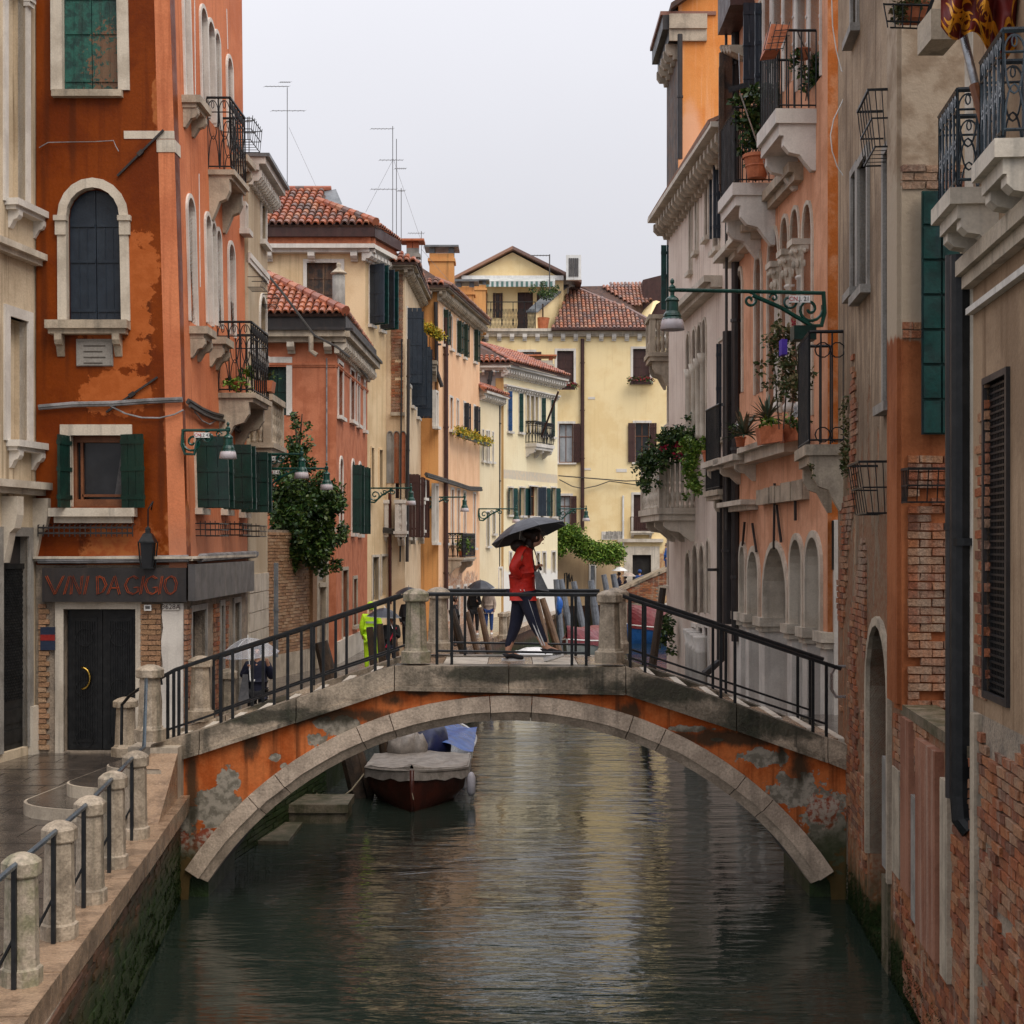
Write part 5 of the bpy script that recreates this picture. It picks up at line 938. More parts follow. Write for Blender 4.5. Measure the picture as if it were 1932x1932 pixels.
tr = thing('potted_tree', W(1024,622,88.5), 'small olive tree in a terracotta pot on the roof terrace', 'plant'); mb = MB(); p = W(1024,624,88.4); mb.lathe(p, [(.28,0),(.4,.7),(.42,.75)], 12); ob('pot', mb, 'terracotta', tr); mb = MB(); mb.tube([p+V((0,0,.7)), p+V((0,0,1.6))], .05, 5); ob('trunk', mb, 'bark', tr); mb = MB(); leaves(mb, p+V((-.1,0,2.1)), (.75,.6,.9), 900, .13, 77, clump=9); ob('crown', mb, 'dark_leaf', tr)
F = Fc((-3.4,YY), (10.2,YY)); cable_on(F, [(1055,905),(1080,918),(1100,922),(1125,917),(1150,908),(1200,915),(1250,914)], r=.03, o=.2, label='sagging wire across the lower yellow facade'); cable_on(F, [(1053,898),(1180,908),(1262,905)], r=.035, o=.3, label='taut wire across the lower yellow facade')
# garden wall with creeper, far brick bridge
plaster('tan_wall', (.42,.30,.18), (.36,.25,.15), (.52,.38,.22), .6)
gw = thing('garden_wall', (4,80,1.35), 'tan plastered garden wall with graffiti under the bright green creeper', 'wall'); F = Fc((2.35,81.0), (6.1,83.6)); F.ops = []
a0, a1, z0, z1 = F.rect(Q('y2',1103,655,1138,800)); mb = MB(); F.box(mb, 0, F.L, 1.3, 4.35, 0, -.4); ob('wall', mb, 'tan_wall', gw); mb = MB(); F.box(mb, a0, a1, 1.8, z1, .0, .03); ob('grey_panel', mb, 'lead', gw); mb = MB(); F.ring(mb, 'r', a0, a1, 1.8, z1, .1, 0, .06); ob('panel_surround', mb, 'white_stone', gw)
mb = MB(); gr = lambda pts: mb.tube([F.P(*F.uv(*Z('y2', *p)), .02) for p in pts], .035, 4)
gr([(885,870),(888,720),(905,715),(908,870)]); gr([(908,760),(925,720),(930,790)]); gr([(935,790),(948,735),(955,800)]); gr([(915,870),(918,730)]); ob('graffiti', mb, 'black_letter', gw)
cr = thing('creeper', (4,79.5,4), 'bright green creeper spilling over the tan garden wall', 'plant'); mb = MB()
for i in range(26):
    t = i/25; u = 1035+t*(1168-1035); v = 1030-22*sin(pi*min(1, t*1.6))**2+9*t; leaves(mb, W(u, v, 79.6+2*t), (.55,.5,.6), 420, .17, 100+i, hang=.5)
leaves(mb, W(1068,1005,80), (1.2,.6,.6), 1500, .17, 131); leaves(mb, W(1040,1035,79.5), (.5,.4,.7), 260, .2, 132, hang=.7)
ob('foliage', mb, 'bright_leaf', cr)
bb = thing('brick_bridge', (8,76,1.3), 'dark brick bridge climbing to the right at the end of the canal', 'bridge'); BX = lambda u: (u-966)/2800*76
top_ = [(1168,1118),(1210,1098),(1262,1076),(1290,1065)]; pl = [(BX(u), W(0,v,76).z) for u, v in top_]; arch_ = [(BX(1290),1.6)]+[(BX(1262)+1.2*cos(t_), .3+1.9*sin(t_)) for t_ in [pi*.5, pi*.62, pi*.75, pi*.87, pi]]
mb = MB(); mb.prism([(BX(1168), -.3)]+pl+[(BX(1290), 2.4),(BX(1262), 2.2),(BX(1240),1.6),(BX(1228),.6),(BX(1224),-.3)], lambda a, b, o: V((a, 76+o, b)), 0, 2.6); ob('parapet', mb, 'wet_orange' if 0 else 'mortar', bb)
FBr = Fc((BX(1168),76), (BX(1290),76)); brick_field(FBr, bb, 0, FBr.L, 1.7, 5, .27, .09, 0, 'brick', seed=21, limit=300, keep=lambda a, z: z < 2.15+a*.49 and z > 1.1+a*.0 and not (a > 1.9 and z < 2.6))
mb = MB(); mb.prism([(p[0], p[1]+.0) for p in pl]+[(p[0], p[1]+.14) for p in pl[::-1]], lambda a, b, o: V((a, 76+o, b)), -.1, 2.7); ob('coping', mb, 'coping', bb)
mb = MB(); mb.tube([V((BX(u), 75.9, W(0,v,76).z)) for u, v in ((1224,1176),(1232,1160),(1243,1148),(1262,1140),(1290,1136))], .16, 4); ob('arch_stones', mb, 'white_stone', bb)
# ================================================================ RIGHT: pink arcaded house
plaster('pink_plaster', (.70,.37,.23), (.58,.285,.165), (.40,.18,.10), .65, vs=1.5)
plaster('rust_plaster', (.42,.12,.025), (.52,.22,.10), (.3,.09,.02), .5, vs=3, grain=.15)
bl = thing('building', (4.9,23,1.0), 'pink plastered house standing on a pale stone arcade with gothic loggia above', 'building')
PK = Fc((4.87,22.9), (4.59,30.3)); zt = 17.5
Y5 = lambda *a: Q('y5', *a)
for q in (Y5(1452,-90,1528,1700), Y5(1350,-50,1420,1700), Y5(1268,20,1330,1650), Y5(1158,120,1248,1650)): PK.win(bl, q, 'g' if q[0] > 1480 else 'g', .07, 'pale_stone', 'none', sill=False)
for q in (Y5(1050,310,1100,1500), Y5(905,470,938,1500)): PK.win(bl, q, 'g', .1, 'pale_stone', 'none', sill=False)
PK.win(bl, Q('y4',1125,-150,1180,900), 'r', .1, 'white_stone', 'none', sill=False)
for q in (Q('y4',1200,-150,1280,700), Q('y4',1290,-150,1390,700), Q('y4',1400,-150,1500,700), Q('y4',1510,-150,1600,700)): PK.win(bl, q, 'r', .05, 'white_stone', 'closed', 'white_paint', sill=False)
arcs = []
for x0, yt, x1, ys in ((930,1100,970,1750),(997,1140,1082,1765),(1128,1100,1322,1820),(1357,1040,1450,1775),(1487,1020,1602,1790)):
    a0, a1, z0, z1 = PK.rect(Q('y6',x0,yt,x1,ys)); arcs.append((a0, a1, z0, z1))
arcs.sort(); zc = 3.15
ar2 = []
for i, (a0, a1, z0, z1) in enumerate(arcs): ar2.append((a0, a1, .75, z1)); PK.ops.append((a0-.03, a1+.03, .75, z1+.03, 'a'))
PK.wall(bl, 'pink_plaster', .7, zt, depth=.35, body=False)
for (a0, a1, z0, z1) in ar2: mb = MB(); PK.ring(mb, 'a', a0, a1, zc+.12, z1, .11, -.4, .05); ob('arch_surround', mb, 'pale_stone', bl)
# stone piers, capitals, arcade interior
ed = [-.0]+[x for a in ar2 for x in a[:2]]+[PK.L]
for i in range(0, len(ed), 2):
    a0, a1 = ed[i], ed[i+1]; mb = MB(); PK.box(mb, a0-.012, a1+.012, .7, zc-.12, -.42, .015); pr = ob('pier', mb, 'white_stone', bl)
    mb = MB(); PK.box(mb, a0-.06, a1+.06, zc-.14, zc-.04, -.45, .07); PK.box(mb, a0-.1, a1+.1, zc-.04, zc+.12, -.45, .12); ob('capital', mb, 'pale_stone', pr)
for i in (1, 2, 3):
    a = (ar2[i][0]+ar2[i][1])/2
    if i == 2: mb = MB(); mb.lathe(PK.P(a+.1, .7, -.9), [(.26,0),(.24,1.3),(.22,1.7),(.27,1.74),(.27,1.82),(.22,1.86),(.2,2.4),(.3,2.6),(.3,2.7)], 16); ob('column', mb, 'white_stone', bl, smooth=True)
mb = MB(); PK.box(mb, -.1, PK.L, .7, 5.2, -2.6, -2.9); ob('arcade_back_wall', mb, 'pale_stone', bl); mb = MB(); PK.box(mb, -.1, PK.L, 5.2, zt, -.36, -4); ob('core', mb, 'pink_plaster', bl); mb = MB(); PK.box(mb, -.1, PK.L, .3, 1.55, -.4, -2.9); ob('arcade_floor', mb, 'wet_stone', bl)
mb = MB(); mb.bx(4.87, 9, 22.9, 23.2, .7, zt); ob('rust_wall', mb, 'rust_plaster', bl)
mb = MB(); mb.bx(4.95, 5.35, 22.8, 22.9, 1.5, 5.0); ob('end_pier', mb, 'white_stone', bl)
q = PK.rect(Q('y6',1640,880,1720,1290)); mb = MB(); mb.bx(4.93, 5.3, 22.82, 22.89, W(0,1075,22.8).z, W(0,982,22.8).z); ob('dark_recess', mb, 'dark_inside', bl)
# loggia columns with leafy capitals
for i, (x, y) in enumerate(((1250,450),(1345,350),(1440,265))):
    a, z = PK.uv(*Z('y5',x-8,y)); mb = MB(); zb = PK.uv(*Z('y5',x,1650))[1]; p = PK.P(a, zb, -.02)
    h = z-zb; mb.lathe(p, [(.15,0),(.15,.1),(.11,.16),(.115,.3),(.10,h-.55),(.125,h-.53),(.125,h-.5),(.10,h-.48)], 14); co = ob('column', mb, 'white_stone', bl, smooth=True)
    mb = MB(); mb.lathe(p, [(.10,h-.48),(.14,h-.3),(.13,h-.2),(.2,h-.08),(.2,h)], 10)
    for k in range(8): q_ = 2*pi*k/8; mb.ball(p+V((.15*cos(q_), .15*sin(q_), h-.3)), (.04,.04,.07), 5); mb.ball(p+V((.19*cos(q_), .19*sin(q_), h-.1)), (.045,.045,.045), 5)
    ob('capital', mb, 'pale_stone', co); mb = MB(); PK.box(mb, a-.2, a+.2, zb+h, zb+h+.1, -.2, .2); ob('abacus', mb, 'pale_stone', co)
for q, pr in ((Y5(965,150,1112,260), .4), (Y5(845,300,960,400), .4)):
    a0, a1, z0, z1 = PK.rect(q); mb = MB(); PK.box(mb, a0, a1, (z0+z1)/2, z1, -.02, pr); PK.box(mb, a0+.1, a1-.1, z0, (z0+z1)/2, -.02, pr*.5); ob('drip_hood', mb, 'pale_stone', bl)
a0 = PK.uv(*Z('y4',1450,1410))[0]; a1 = PK.uv(*Z('y4',1100,1830))[0]; z = PK.uv(*Z('y4',1300,1600))[1]; cornice(PK, bl, min(a0,a1), max(a0,a1), z-.15, .3, .25, 'stone', name='drip_mould')
a0, z0 = PK.uv(*Z('y6',1500,600)); a1 = PK.uv(*Z('y6',1110,740))[0]; am_, zm = PK.uv(*Z('y6',1300,640)); n = 9
for i in range(n): mb = MB(); s_ = abs(a1-a0)/n; a_ = min(a0, a1)+s_*i; PK.box(mb, a_, a_+s_-.02, zm-.18, zm+.12+rnd.uniform(-.03,.03), -.02, .14+rnd.uniform(-.03,.03)); ob('lintel_stone', mb, 'stone', bl)
for q in (Q('y6',1075,155,1450,300),): 
    a0, z0 = PK.uv(*Z('y6',1450,160)); a1 = PK.uv(*Z('y6',1075,265))[0]; zs_ = PK.uv(*Z('y6',1260,215))[1]; mb = MB(); PK.box(mb, a0, a1, zs_-.1, zs_, -.02, .42); PK.box(mb, a0+.1, a1-.1, zs_-.28, zs_-.1, -.02, .3); sl1 = ob('loggia_sill', mb, 'pale_stone', bl)
for q in (Q('y6',890,345,1075,500), Q('y6',780,375,940,520)): a0, a1, z0, z1 = PK.rect(q); sill_b(PK, bl, abz=(a0, a1, z0, z1), pr=.5, h=.12, m='pale_stone')
q = PK.rect(Q('y6',860,718,1075,800)); mb = MB(); PK.box(mb, q[0], q[1], (q[2]+q[3])/2, q[3], -.02, .35); PK.box(mb, q[0]+.1, q[1]-.1, q[2], (q[2]+q[3])/2, -.02, .2); ob('drip_hood', mb, 'pale_stone', bl)
for x0, y0_, x1, y1_ in ((980,895,962,1090),(1045,905,1080,1140),(1235,565,1228,1120),(1250,750,1290,1060),(1410,680,1412,880)):
    mb = MB(); mb.tube([PK.P(*PK.uv(*Z('y6',x0,y0_)), .06), PK.P(*PK.uv(*Z('y6',x1,y1_)), .06)], .03, 4); ob('tie_rod_anchor', mb, 'dark_metal', bl)
pipe(bl, [W(1388,0,30.1), W(1388,1210,30.1)], .09, 'dark_metal'); pipe(bl, [W(1370,60,30.2), W(1371,1000,30.2)], .03, 'dark_cable')
def leaf(F, wv, uo, uh, v0, v1, m='navy_paint', planks=2):
    vm_ = (v0+v1)/2; a, _ = F.uv(uh, vm_); z1 = F.uv(uh, v0)[1]; z0 = F.uv(uh, v1)[1]; y = F.P(a, 0).y; F.shutter(wv, a, abs(uh-uo)/FP*y, z0, z1, pi/2, m, .0, planks=planks)
wv, g = PK.win(bl, Q('y4',1085,20,1108,760), 'r', .06, 'pale_stone', 'none', op=False); leaf(PK, wv, 1402, 1424, 5, 170); leaf(PK, wv, 1424, 1440, 5, 165)
# upper iron balconies on the pink house
def px_balcony(bl, F, u0, u1, vslab, d, h, brh, m='black_iron', sm='white_stone', slab=.3, pr=None):
    y0_ = d; x0 = W(u0,0,d).x; x1 = W(u1,0,d).x; a = (y0_-F.A.y)/F.t.y; pr = abs((F.A.x+(y0_-F.A.y)*F.t.x/F.t.y)-x0); return balcony(F, bl, a, a+1.5, W(0,vslab,d).z, pr, h, slab, False, m, sm, 2, brh)
mb = MB(); mb.bx(W(1357,0,30.0).x, W(1381,0,30.0).x, 29.95, 30.05, W(0,360,30).z, W(0,100,30).z); ob('dark_board', mb, 'weathered_wood', bl); mb = MB(); mb.bx(W(1356,0,29.9).x, W(1366,0,29.9).x, 29.85, 29.93, W(0,350,30).z, W(0,130,30).z); ob('dark_board', mb, 'old_pole', bl)
mb = MB(); mb.bx(W(1357,0,30).x, 4.9, 28.5, 30.2, W(0,60,30).z, 17.5); ob('eaves', mb, 'brown_paint', bl)
for i in range(4): mb = MB(); z_ = W(0,72+3*i,29.5-.3*i).z; mb.prism([(0,0),(.42,0),(.38,-.12),(.2,-.2),(0,-.3)], lambda a, b, o: V((4.62-a, 29.9-.4*i+o, z_+b)), 0, .16); ob('eaves_bracket', mb, 'stone', bl)
px_balcony(bl, PK, 1468, 1553, 205, 23.6, 1.25, .55, slab=.42); px_balcony(bl, PK, 1386, 1448, 345, 26.6, 1.35, .7, slab=.4)
# ================================================================ RIGHT: whitish gothic house
plaster('rosy_white', (.72,.61,.52), (.62,.51,.43), (.40,.30,.24), .6)
bl = thing('building', (4.3,34,0), 'pale rosy house with gothic windows and stone balustrade balcony over the water', 'building')
CR = Fc((4.59,30.35), (4.14,39.2)); zt = 13.05
for x0, y0_, x1, y1_ in ((495,1660,512,2290),(548,1570,562,2120),(628,1420,652,2000)): CR.win(bl, Q('y4',x0,y0_,x1,y1_), 'r', .08, 'pale_stone', 'none')
wv, g = CR.win(bl, Q('y4',700,1330,742,2100), 'r', .08, 'pale_stone', 'none'); leaf(CR, wv, 1345, 1359, 290, 450); leaf(CR, wv, 1338, 1345, 296, 452)
for x0, yt, x1 in ((470,1000,498),(520,960,550),(560,925,598),(605,880,634)): CR.win(bl, Y5(x0,yt,x1,1880), 'g', .07, 'pale_stone', 'none', sill=False)
for x0, yt, x1 in ((462,1150,505),(520,1085,568),(578,1090,622),(640,1050,662)): CR.win(bl, Q('y6',x0,yt,x1,1660), 'g', .07, 'pale_stone', 'none', sill=False)
for x0, x1 in ((520,555),(575,610),(625,655)): CR.win(bl, Q('y6',x0,1780,x1,2600), 'r', .1, 'white_stone', 'none', sill=False)
CR.wall(bl, 'rosy_white', -.6, zt, depth=.3, thick=4)
cornice(CR, bl, -.1, CR.L+.1, zt, .2, .55, 'pale_stone', .42, 'stone', .16, .28); cornice(CR, bl, 1.5, 6.5, CR.uv(*Z('y5',560,720))[1]-.2, .25, .4, 'pale_stone', name='window_hood')
wv, g = CR.win(bl, Y5(745,1050,800,1880), 'r', .08, 'pale_stone', 'none', op=False); leaf(CR, wv, 1351, 1361, 648, 825); leaf(CR, wv, 1366, 1378, 630, 825)
mb = quadm([(4.0,30.3,zt+.25),(3.6,39.3,zt+.25),(8,39.3,zt+2),(8,30.3,zt+2)]); ob('roof', mb, 'old_tile', bl)
for i, x in enumerate((505,545,585,622)):
    a, z = CR.uv(*Z('y5',x,1300-i*45)); zb = CR.uv(*Z('y5',x,1880))[1]; mb = MB(); p = CR.P(a, zb, .05); mb.lathe(p, [(.09,0),(.075,.1),(.07,z-zb-.25),(.09,z-zb-.22),(.14,z-zb)], 10); ob('column', mb, 'pale_stone', bl, smooth=True)
for i, x in enumerate((540,572,602,630)):
    p = CR.P(CR.uv(*Z('y6',x,1790))[0], -.3, .1); mb = MB(); h = CR.uv(*Z('y6',x,1790+i*20))[1]+.3; mb.lathe(p, [(.16,0),(.14,h-.4),(.17,h-.35),(.14,h-.3),(.2,h-.05),(.2,h)], 12); ob('column', mb, 'white_stone', bl, smooth=True)
d = 35.2; x0 = W(1243,0,d).x; a = (d-CR.A.y)/CR.t.y; prb = CR.P(a,0,0).x-x0
stone_balcony(CR, bl, a, a+3.2, W(0,958,d).z, prb, 1.32, 9, 6, 'pale_stone', sl=.3, brn=3, brh=.5)
pipe(bl, [CR.P(.9, 6.3, .15), CR.P(.9, 2.2, .15), CR.P(.9, 1.9, .5)], .09, 'dark_metal'); pipe(bl, [CR.P(.1, 9, .15), CR.P(.1, 3, .15)], .12, 'dark_metal')
balcony(CR, bl, .1, 1.7, W(0,925,31).z, .34, 1.75, .2, False, 'black_iron', 'stone', 1, .5)
# ================================================================ RIGHT: tall orange house beyond
plaster('bright_orange', (.72,.30,.09), (.66,.24,.06), (.80,.45,.25), .5, [dict(c=(.78,.45,.28), b=[(4.75,39.4,14.9,.35,9,1.4)], na=.6, ns=2, s=.25, f=.8)])
bl = thing('building', (4.6,40,0), 'tall bright orange house with dark deep eaves rising behind the rosy house', 'building')
OF2 = Fc((4.42,39.45), (9,39.45)); zt = 17.0
OF2.wall(bl, 'bright_orange', 12, 21, thick=1, top=[(0,12),(4.58,12),(4.58,22.2),(3.0,20.9),(0,19.2)], body=False)
S2 = Fc((4.42,39.5), (4.41,42.3));
for a in (1.5,): S2.win(bl, None, 'r', .1, 'pale_stone', 'none', abs_=(a, a+.9, 8, 10)); S2.win(bl, None, 'r', .1, 'pale_stone', 'none', abs_=(a, a+.9, 3.5, 5.5))
S2.wall(bl, 'rosy_white', -.6, 12.6, thick=3); mb = MB(); S2.box(mb, 0, S2.L, 12.6, 18.4, 0, -3); ob('upper_wall', mb, 'weathered_wood', bl)
cornice(S2, bl, -.1, S2.L, 18.0, .7, .42, 'dark_metal', .5, 'stone', .15, .3); mb = MB(); S2.box(mb, -.1, S2.L, 18.7, 18.8, -1, .48); ob('roof_edge', mb, 'old_tile', bl)
cornice(OF2, bl, -.25, .75, 18.0, .7, .15, 'stone'); mb = MB(); mb.hexa([(4.2,39.2,18.8),(9.2,39.2,22.2),(9.2,42.3,22.2),(4.2,42.3,18.8),(4.2,39.2,18.95),(9.2,39.2,22.35),(9.2,42.3,22.35),(4.2,42.3,18.95)]); ob('roof', mb, 'tile_bed', bl); 
mb = MB(); OF2.box(mb, .1, .3, 11.8, 13.2, -.1, .2); ob('gutter_block', mb, 'terracotta', bl); pipe(bl, [W(1283,65,39.2), W(1283,300,39.2)], .07, 'dark_metal')
wv, g = S2.win(bl, None, 'r', .08, 'pale_stone', 'none', op=False, abs_=(1.0,1.9,W(0,585,40.5).z,W(0,462,40.5).z)); leaf(S2, wv, 1247, 1268, 462, 585, 'teal_paint')
d = 41.5; x0 = W(1226,0,d).x; a = (d-S2.A.y)/S2.t.y; stone_balcony(S2, bl, a, a+1.2, W(0,664,d).z, S2.P(a,0,0).x-x0, 1.05, 4, 3, 'stone', brn=2, brh=.7, sl=.25)
# ================================================================ RIGHT: near peeling house
WL = [dict(c=(.32,.10,.035), c2=(.36,.22,.13), cs=16, b=[(4.1,15,1.6,9,9,3.2)], na=4.2, ns=2.6, st=(1,1,.45), s=.06, h=-1.2), dict(c=(.14,.10,.07), b=[(4.1,15,4.0,9,9,3.6)], na=5, ns=5, st=(1,1,.12), s=.3, f=.6), dict(c=(.012,.028,.006), c2=(.03,.035,.012), b=[(4.1,15,-.4,9,9,1.0)], na=1.0, ns=3, s=.3)]
plaster('peeling_plaster', (.40,.30,.205), (.25,.18,.12), (.12,.075,.045), .85, WL, grain=.2, bump=.6, bs=9)
plaster('orange_peel', (.36,.125,.05), (.25,.08,.03), (.20,.055,.02), .7, [dict(c=(.42,.34,.25), b=[(4.1,15,7.6,9,9,.9)], na=.6, ns=6, st=(1,1,.25), s=.04), dict(c=(.43,.34,.25), c2=(.30,.22,.15), cs=3, b=[(4.1,15,11.5,9,9,3.2)], na=.3, ns=3, s=.03)], bump=.5, bs=12)
plaster('tan_plaster', (.38,.265,.17), (.26,.175,.11), (.15,.09,.05), .7, [dict(c=(.42,.33,.22), b=[], s=1)][:0], bump=.35)
plaster('pink_chase', (.32,.155,.10), (.22,.095,.06), (.36,.24,.18), .8, bump=.5)
bl = thing('building', (4.2,17,0), 'narrow weathered house with peeling plaster, arched water door and teal shutter at right', 'building')
R2 = Fc((3.97,15.0), (4.46,20.3)); zt = 15
for q in (Q('y7',395,1170,425,1960), Q('y7',440,1080,500,1960), Q('y7',615,1010,662,2720)): R2.win(bl, q, 'r', .1, 'grey_stone', 'none', sill=True)
R2.win(bl, Q('y7',395,-200,430,220), 'r', .1, 'grey_stone', 'none')
dq = R2.rect((1641,1180,1680,1800)); R2.ops.append((dq[0], dq[1], .15, dq[3], 'a'))
R2.wall(bl, 'peeling_plaster', -.6, zt, depth=.35, thick=4)
mb = MB(); R2.ring(mb, 'a', dq[0], dq[1], 1.0, dq[3], .1, -.2, .05); dr = ob('door_arch', mb, 'stone', bl); mb = MB(); R2.box(mb, dq[0]-.02, dq[0]+.42, -.3, 1.0, -.3, .03); ob('jamb_block', mb, 'dark_stone', dr); mb = MB(); R2.box(mb, dq[0], dq[0]+.4, 1.1, 2.3, -.3, .03); ob('jamb_block', mb, 'grey_stone', dr); mb = MB(); R2.box(mb, dq[0], dq[1], .15, 4.5, -.34, -.3); ob('door_leaf', mb, 'weathered_wood', dr)
cb = MB(); mb = MB(); R2.box(mb, 0, .62, 3.0, zt, 0.002, .08); ob('corner_strip', mb, 'orange_peel', bl)
NF = Fc((3.93,14.96), (4.75,14.96)); mb = MB(); NF.box(mb, 0, NF.L, 2.94, zt, 0, -.3); ob('niche_wall', mb, 'orange_peel', bl)
brick_field(NF, bl, .06, .5, W(0,1335,15).z, W(0,865,15).z, .24, .085, .005, 'brick', seed=31, limit=90, proud=.035, keep=lambda a, z: rnd.random() < .96); brick_field(NF, bl, .0, NF.L, W(0,360,15).z, W(0,315,15).z, .24, .085, .0, 'brick', seed=32); brick_field(NF, bl, .0, NF.L, W(0,640,15).z, W(0,605,15).z, .24, .085, .0, 'brick', seed=33)
mb = MB(); x0 = W(1738,0,14.9).x; x1 = W(1790,0,14.9).x; zb_, zt_ = W(0,820,14.9).z, W(0,362,14.9).z
mb.bx(x0, x1+.1, 14.86, 14.9, zb_, zt_); sh = ob('shutter', mb, 'teal_paint', bl, label='big teal green panelled shutter folded into the niche')
for i in range(7):
    for k in range(2): mb = MB(); w_ = (x1-x0+.1)/2; z0 = zb_+(zt_-zb_)*i/7; mb.bx(x0+w_*k+.01, x0+w_*(k+1)-.01, 14.83, 14.865, z0+.015, z0+(zt_-zb_)/7-.015); ob('panel', mb, 'teal_paint', sh)
# lower wall with pink chases between the niche and the drainpipe
LW = Fc((3.665,11.85), (3.965,14.97)); LW.wall(bl, 'peeling_plaster', -.6, 2.95, thick=2)
brick_field(LW, bl, 0, LW.L, .1, 2.9, .26, .08, 0, 'brick', seed=35, limit=300, proud=.03, keep=lambda a, z: NZ.noise(V((a*1.5, z*1.5, 5)))+(1.3-z)*.12 > -.12)
brick_field(R2, bl, 2.6, R2.L-.05, .7, 8.5, .26, .08, 0, 'brick', seed=36, limit=290, proud=.03, keep=lambda a, z: NZ.noise(V((a*1.2, z*.9, 15)))+(2.6-z)*.08 > .08)
brick_field(R2, bl, .05, .55, .7, 2.9, .26, .08, 0, 'brick', seed=37, limit=60, proud=.03)
for u0, u1, o_, m_, z0, z1 in ((1712,1728,.07,'pink_chase',1.2,2.9),(1743,1781,.08,'pink_chase',.95,2.8),(1690,1704,.04,'stone',1.2,2.3),(1728,1741,.05,'grey_stone',1.0,2.2),(1786,1800,.06,'stone',.9,2.6)):
    F = LW if u0 > 1706 else R2; a0 = F.uv(u0,1500)[0]; a1 = F.uv(u1,1500)[0]; mb = MB(); F.box(mb, min(a0,a1), max(a0,a1), z0, z1, -.05, o_); ob('wall_strip', mb, m_, bl)
mb = MB(); LW.box(mb, 0, LW.L+.1, 2.9, 3.0, -.3, .03); ob('stone_course', mb, 'dark_stone', bl)
# moss on right walls
mb = MB(); r_ = random.Random(8)
for F, n_ in ((R2, 5200), (LW, 4000)):
    for i in range(n_): a = r_.uniform(0, F.L); z = r_.random()**2.4*.55-.05; p = F.P(a, z, .02); s_ = r_.uniform(.008, .03); mb.add([p, p+V((-s_*.6, r_.uniform(-s_, s_), -s_)), p+V((0, s_*.7, -s_))], [(0, 1, 2)])
ob('moss', mb, 'moss', bl, kind='stuff')
def basket(bl, F, a, z, w_, pr, h, name='wire_basket', n=6):
    mb = MB()
    for k in range(3): zz = z+h*k/2; e = pr*(.75+.125*k); mb.tube([F.P(a, zz, 0), F.P(a, zz, e), F.P(a+w_, zz, e), F.P(a+w_, zz, 0)], .012 if k != 2 else .018, 4)
    for i in range(n): x = a+w_*i/(n-1); mb.tube([F.P(x, z+h, pr), F.P(x, z, pr*.75), F.P(x, z, 0)], .007, 4)
    for i in range(4): mb.tube([F.P(a, z+h, pr*i/4), F.P(a, z, pr*.75*i/4)], .007, 4)
    return ob(name, mb, 'black_iron', bl)
a, z = R2.uv(*Z('y8',648,1715)); basket(bl, R2, a, z, .9, .33, .55); a, z = R2.uv(*Z('y7',680,985)); basket(bl, R2, a, z, .8, .28, .6)
basket(bl, NF, .0, W(0,948,14.9).z, .5, .25, .33); pipe(bl, [W(1815,482,11.95), W(1815,1500,11.95), W(1818,1545,11.93), W(1834,1566,11.88)], .095, 'black_iron', n=12); pipe(bl, [W(1795,482,12.3), W(1795,1505,12.3)], .05, 'dark_metal', n=10)
mb = MB(); mb.tube([W(*p, 19.8) for p in ((1569,-10),(1571,50),(1578,95),(1588,134),(1600,140),(1603,150),(1590,190),(1573,225),(1567,255),(1570,285),(1580,315),(1600,345))], .008, 5); ob('cable', mb, 'white_paint', None, 'white wire curving down beside the rust coloured wall strip', 'cable')
# ================================================================ RIGHT: nearest house
bl = thing('building', (3.6,11.5,0), 'nearest house at the right edge with iron balconies, dark mesh grille and bare brick base', 'building')
R1 = Fc((3.42,9.3), (3.658,11.77)); zt = 15; TL = [(0,-.6)]
gq = R1.rect((1862,716,1903,1312)); R1.ops.append((*gq, 'r')); R1.wall(bl, 'tan_plaster', 3.3, zt, depth=.25, thick=3); R1.wall(bl, 'mortar', -.6, 3.3, thick=3, name='base_wall')
brick_field(R1, bl, .6, R1.L-.02, .55, 3.42, .26, .082, .0, 'brick', seed=41, proud=.04, keep=lambda a, z: rnd.random() < .96 and z < 3.1+.3*NZ.noise(V((a*2, z, 3))))
mb = MB(); R1.box(mb, R1.L-.32, R1.L-.16, .3, 3.3, 0, .06); ob('stone_jamb', mb, 'stone', bl); 
brick_field(R1, bl, R1.L-.5, R1.L-.02, 3.42, 6.3, .26, .082, .0, 'brick', seed=42, proud=.02, keep=lambda a, z: NZ.noise(V((a*3, z*.8, 9))) > .05)
mb = MB(); R1.ring(mb, 'r', *gq, .05, -.05, .03, .05); gr_ = ob('window_grille', mb, 'dark_metal', bl); mb = MB(); R1.box(mb, *gq, -.2, -.16); ob('pane', mb, 'glass', gr_); mb = MB(); n = 46
for i in range(n): z = gq[2]+(gq[3]-gq[2])*(i+.5)/n; R1.box(mb, gq[0], gq[1], z-.008, z+.008, -.03, -.015)
for i in range(14): a = gq[0]+(gq[1]-gq[0])*(i+.5)/14; R1.box(mb, a-.006, a+.006, gq[2], gq[3], -.034, -.02)
ob('mesh', mb, 'black_iron', gr_)
z = R1.uv(1884, 505)[1]; cornice(R1, bl, 0, R1.L+.05, z, .22, .13, 'stone', name='string_course'); z = R1.uv(1884,560)[1]; mb = MB(); R1.box(mb, 0, R1.L, z, z+.05, -.02, .06); ob('moulding', mb, 'white_stone', bl)
def near_bal(uf, yf, yn, vs, h):
    a0 = (yn-R1.A.y)/R1.t.y; a1 = (yf-R1.A.y)/R1.t.y; pr = R1.P(a1,0,0).x-W(uf,0,yf).x; return balcony(R1, bl, a0, a1, W(0,vs,yf).z, pr, h, .22, True, 'blue_iron', 'pale_stone', 2, .22, nb=5, r=.012)
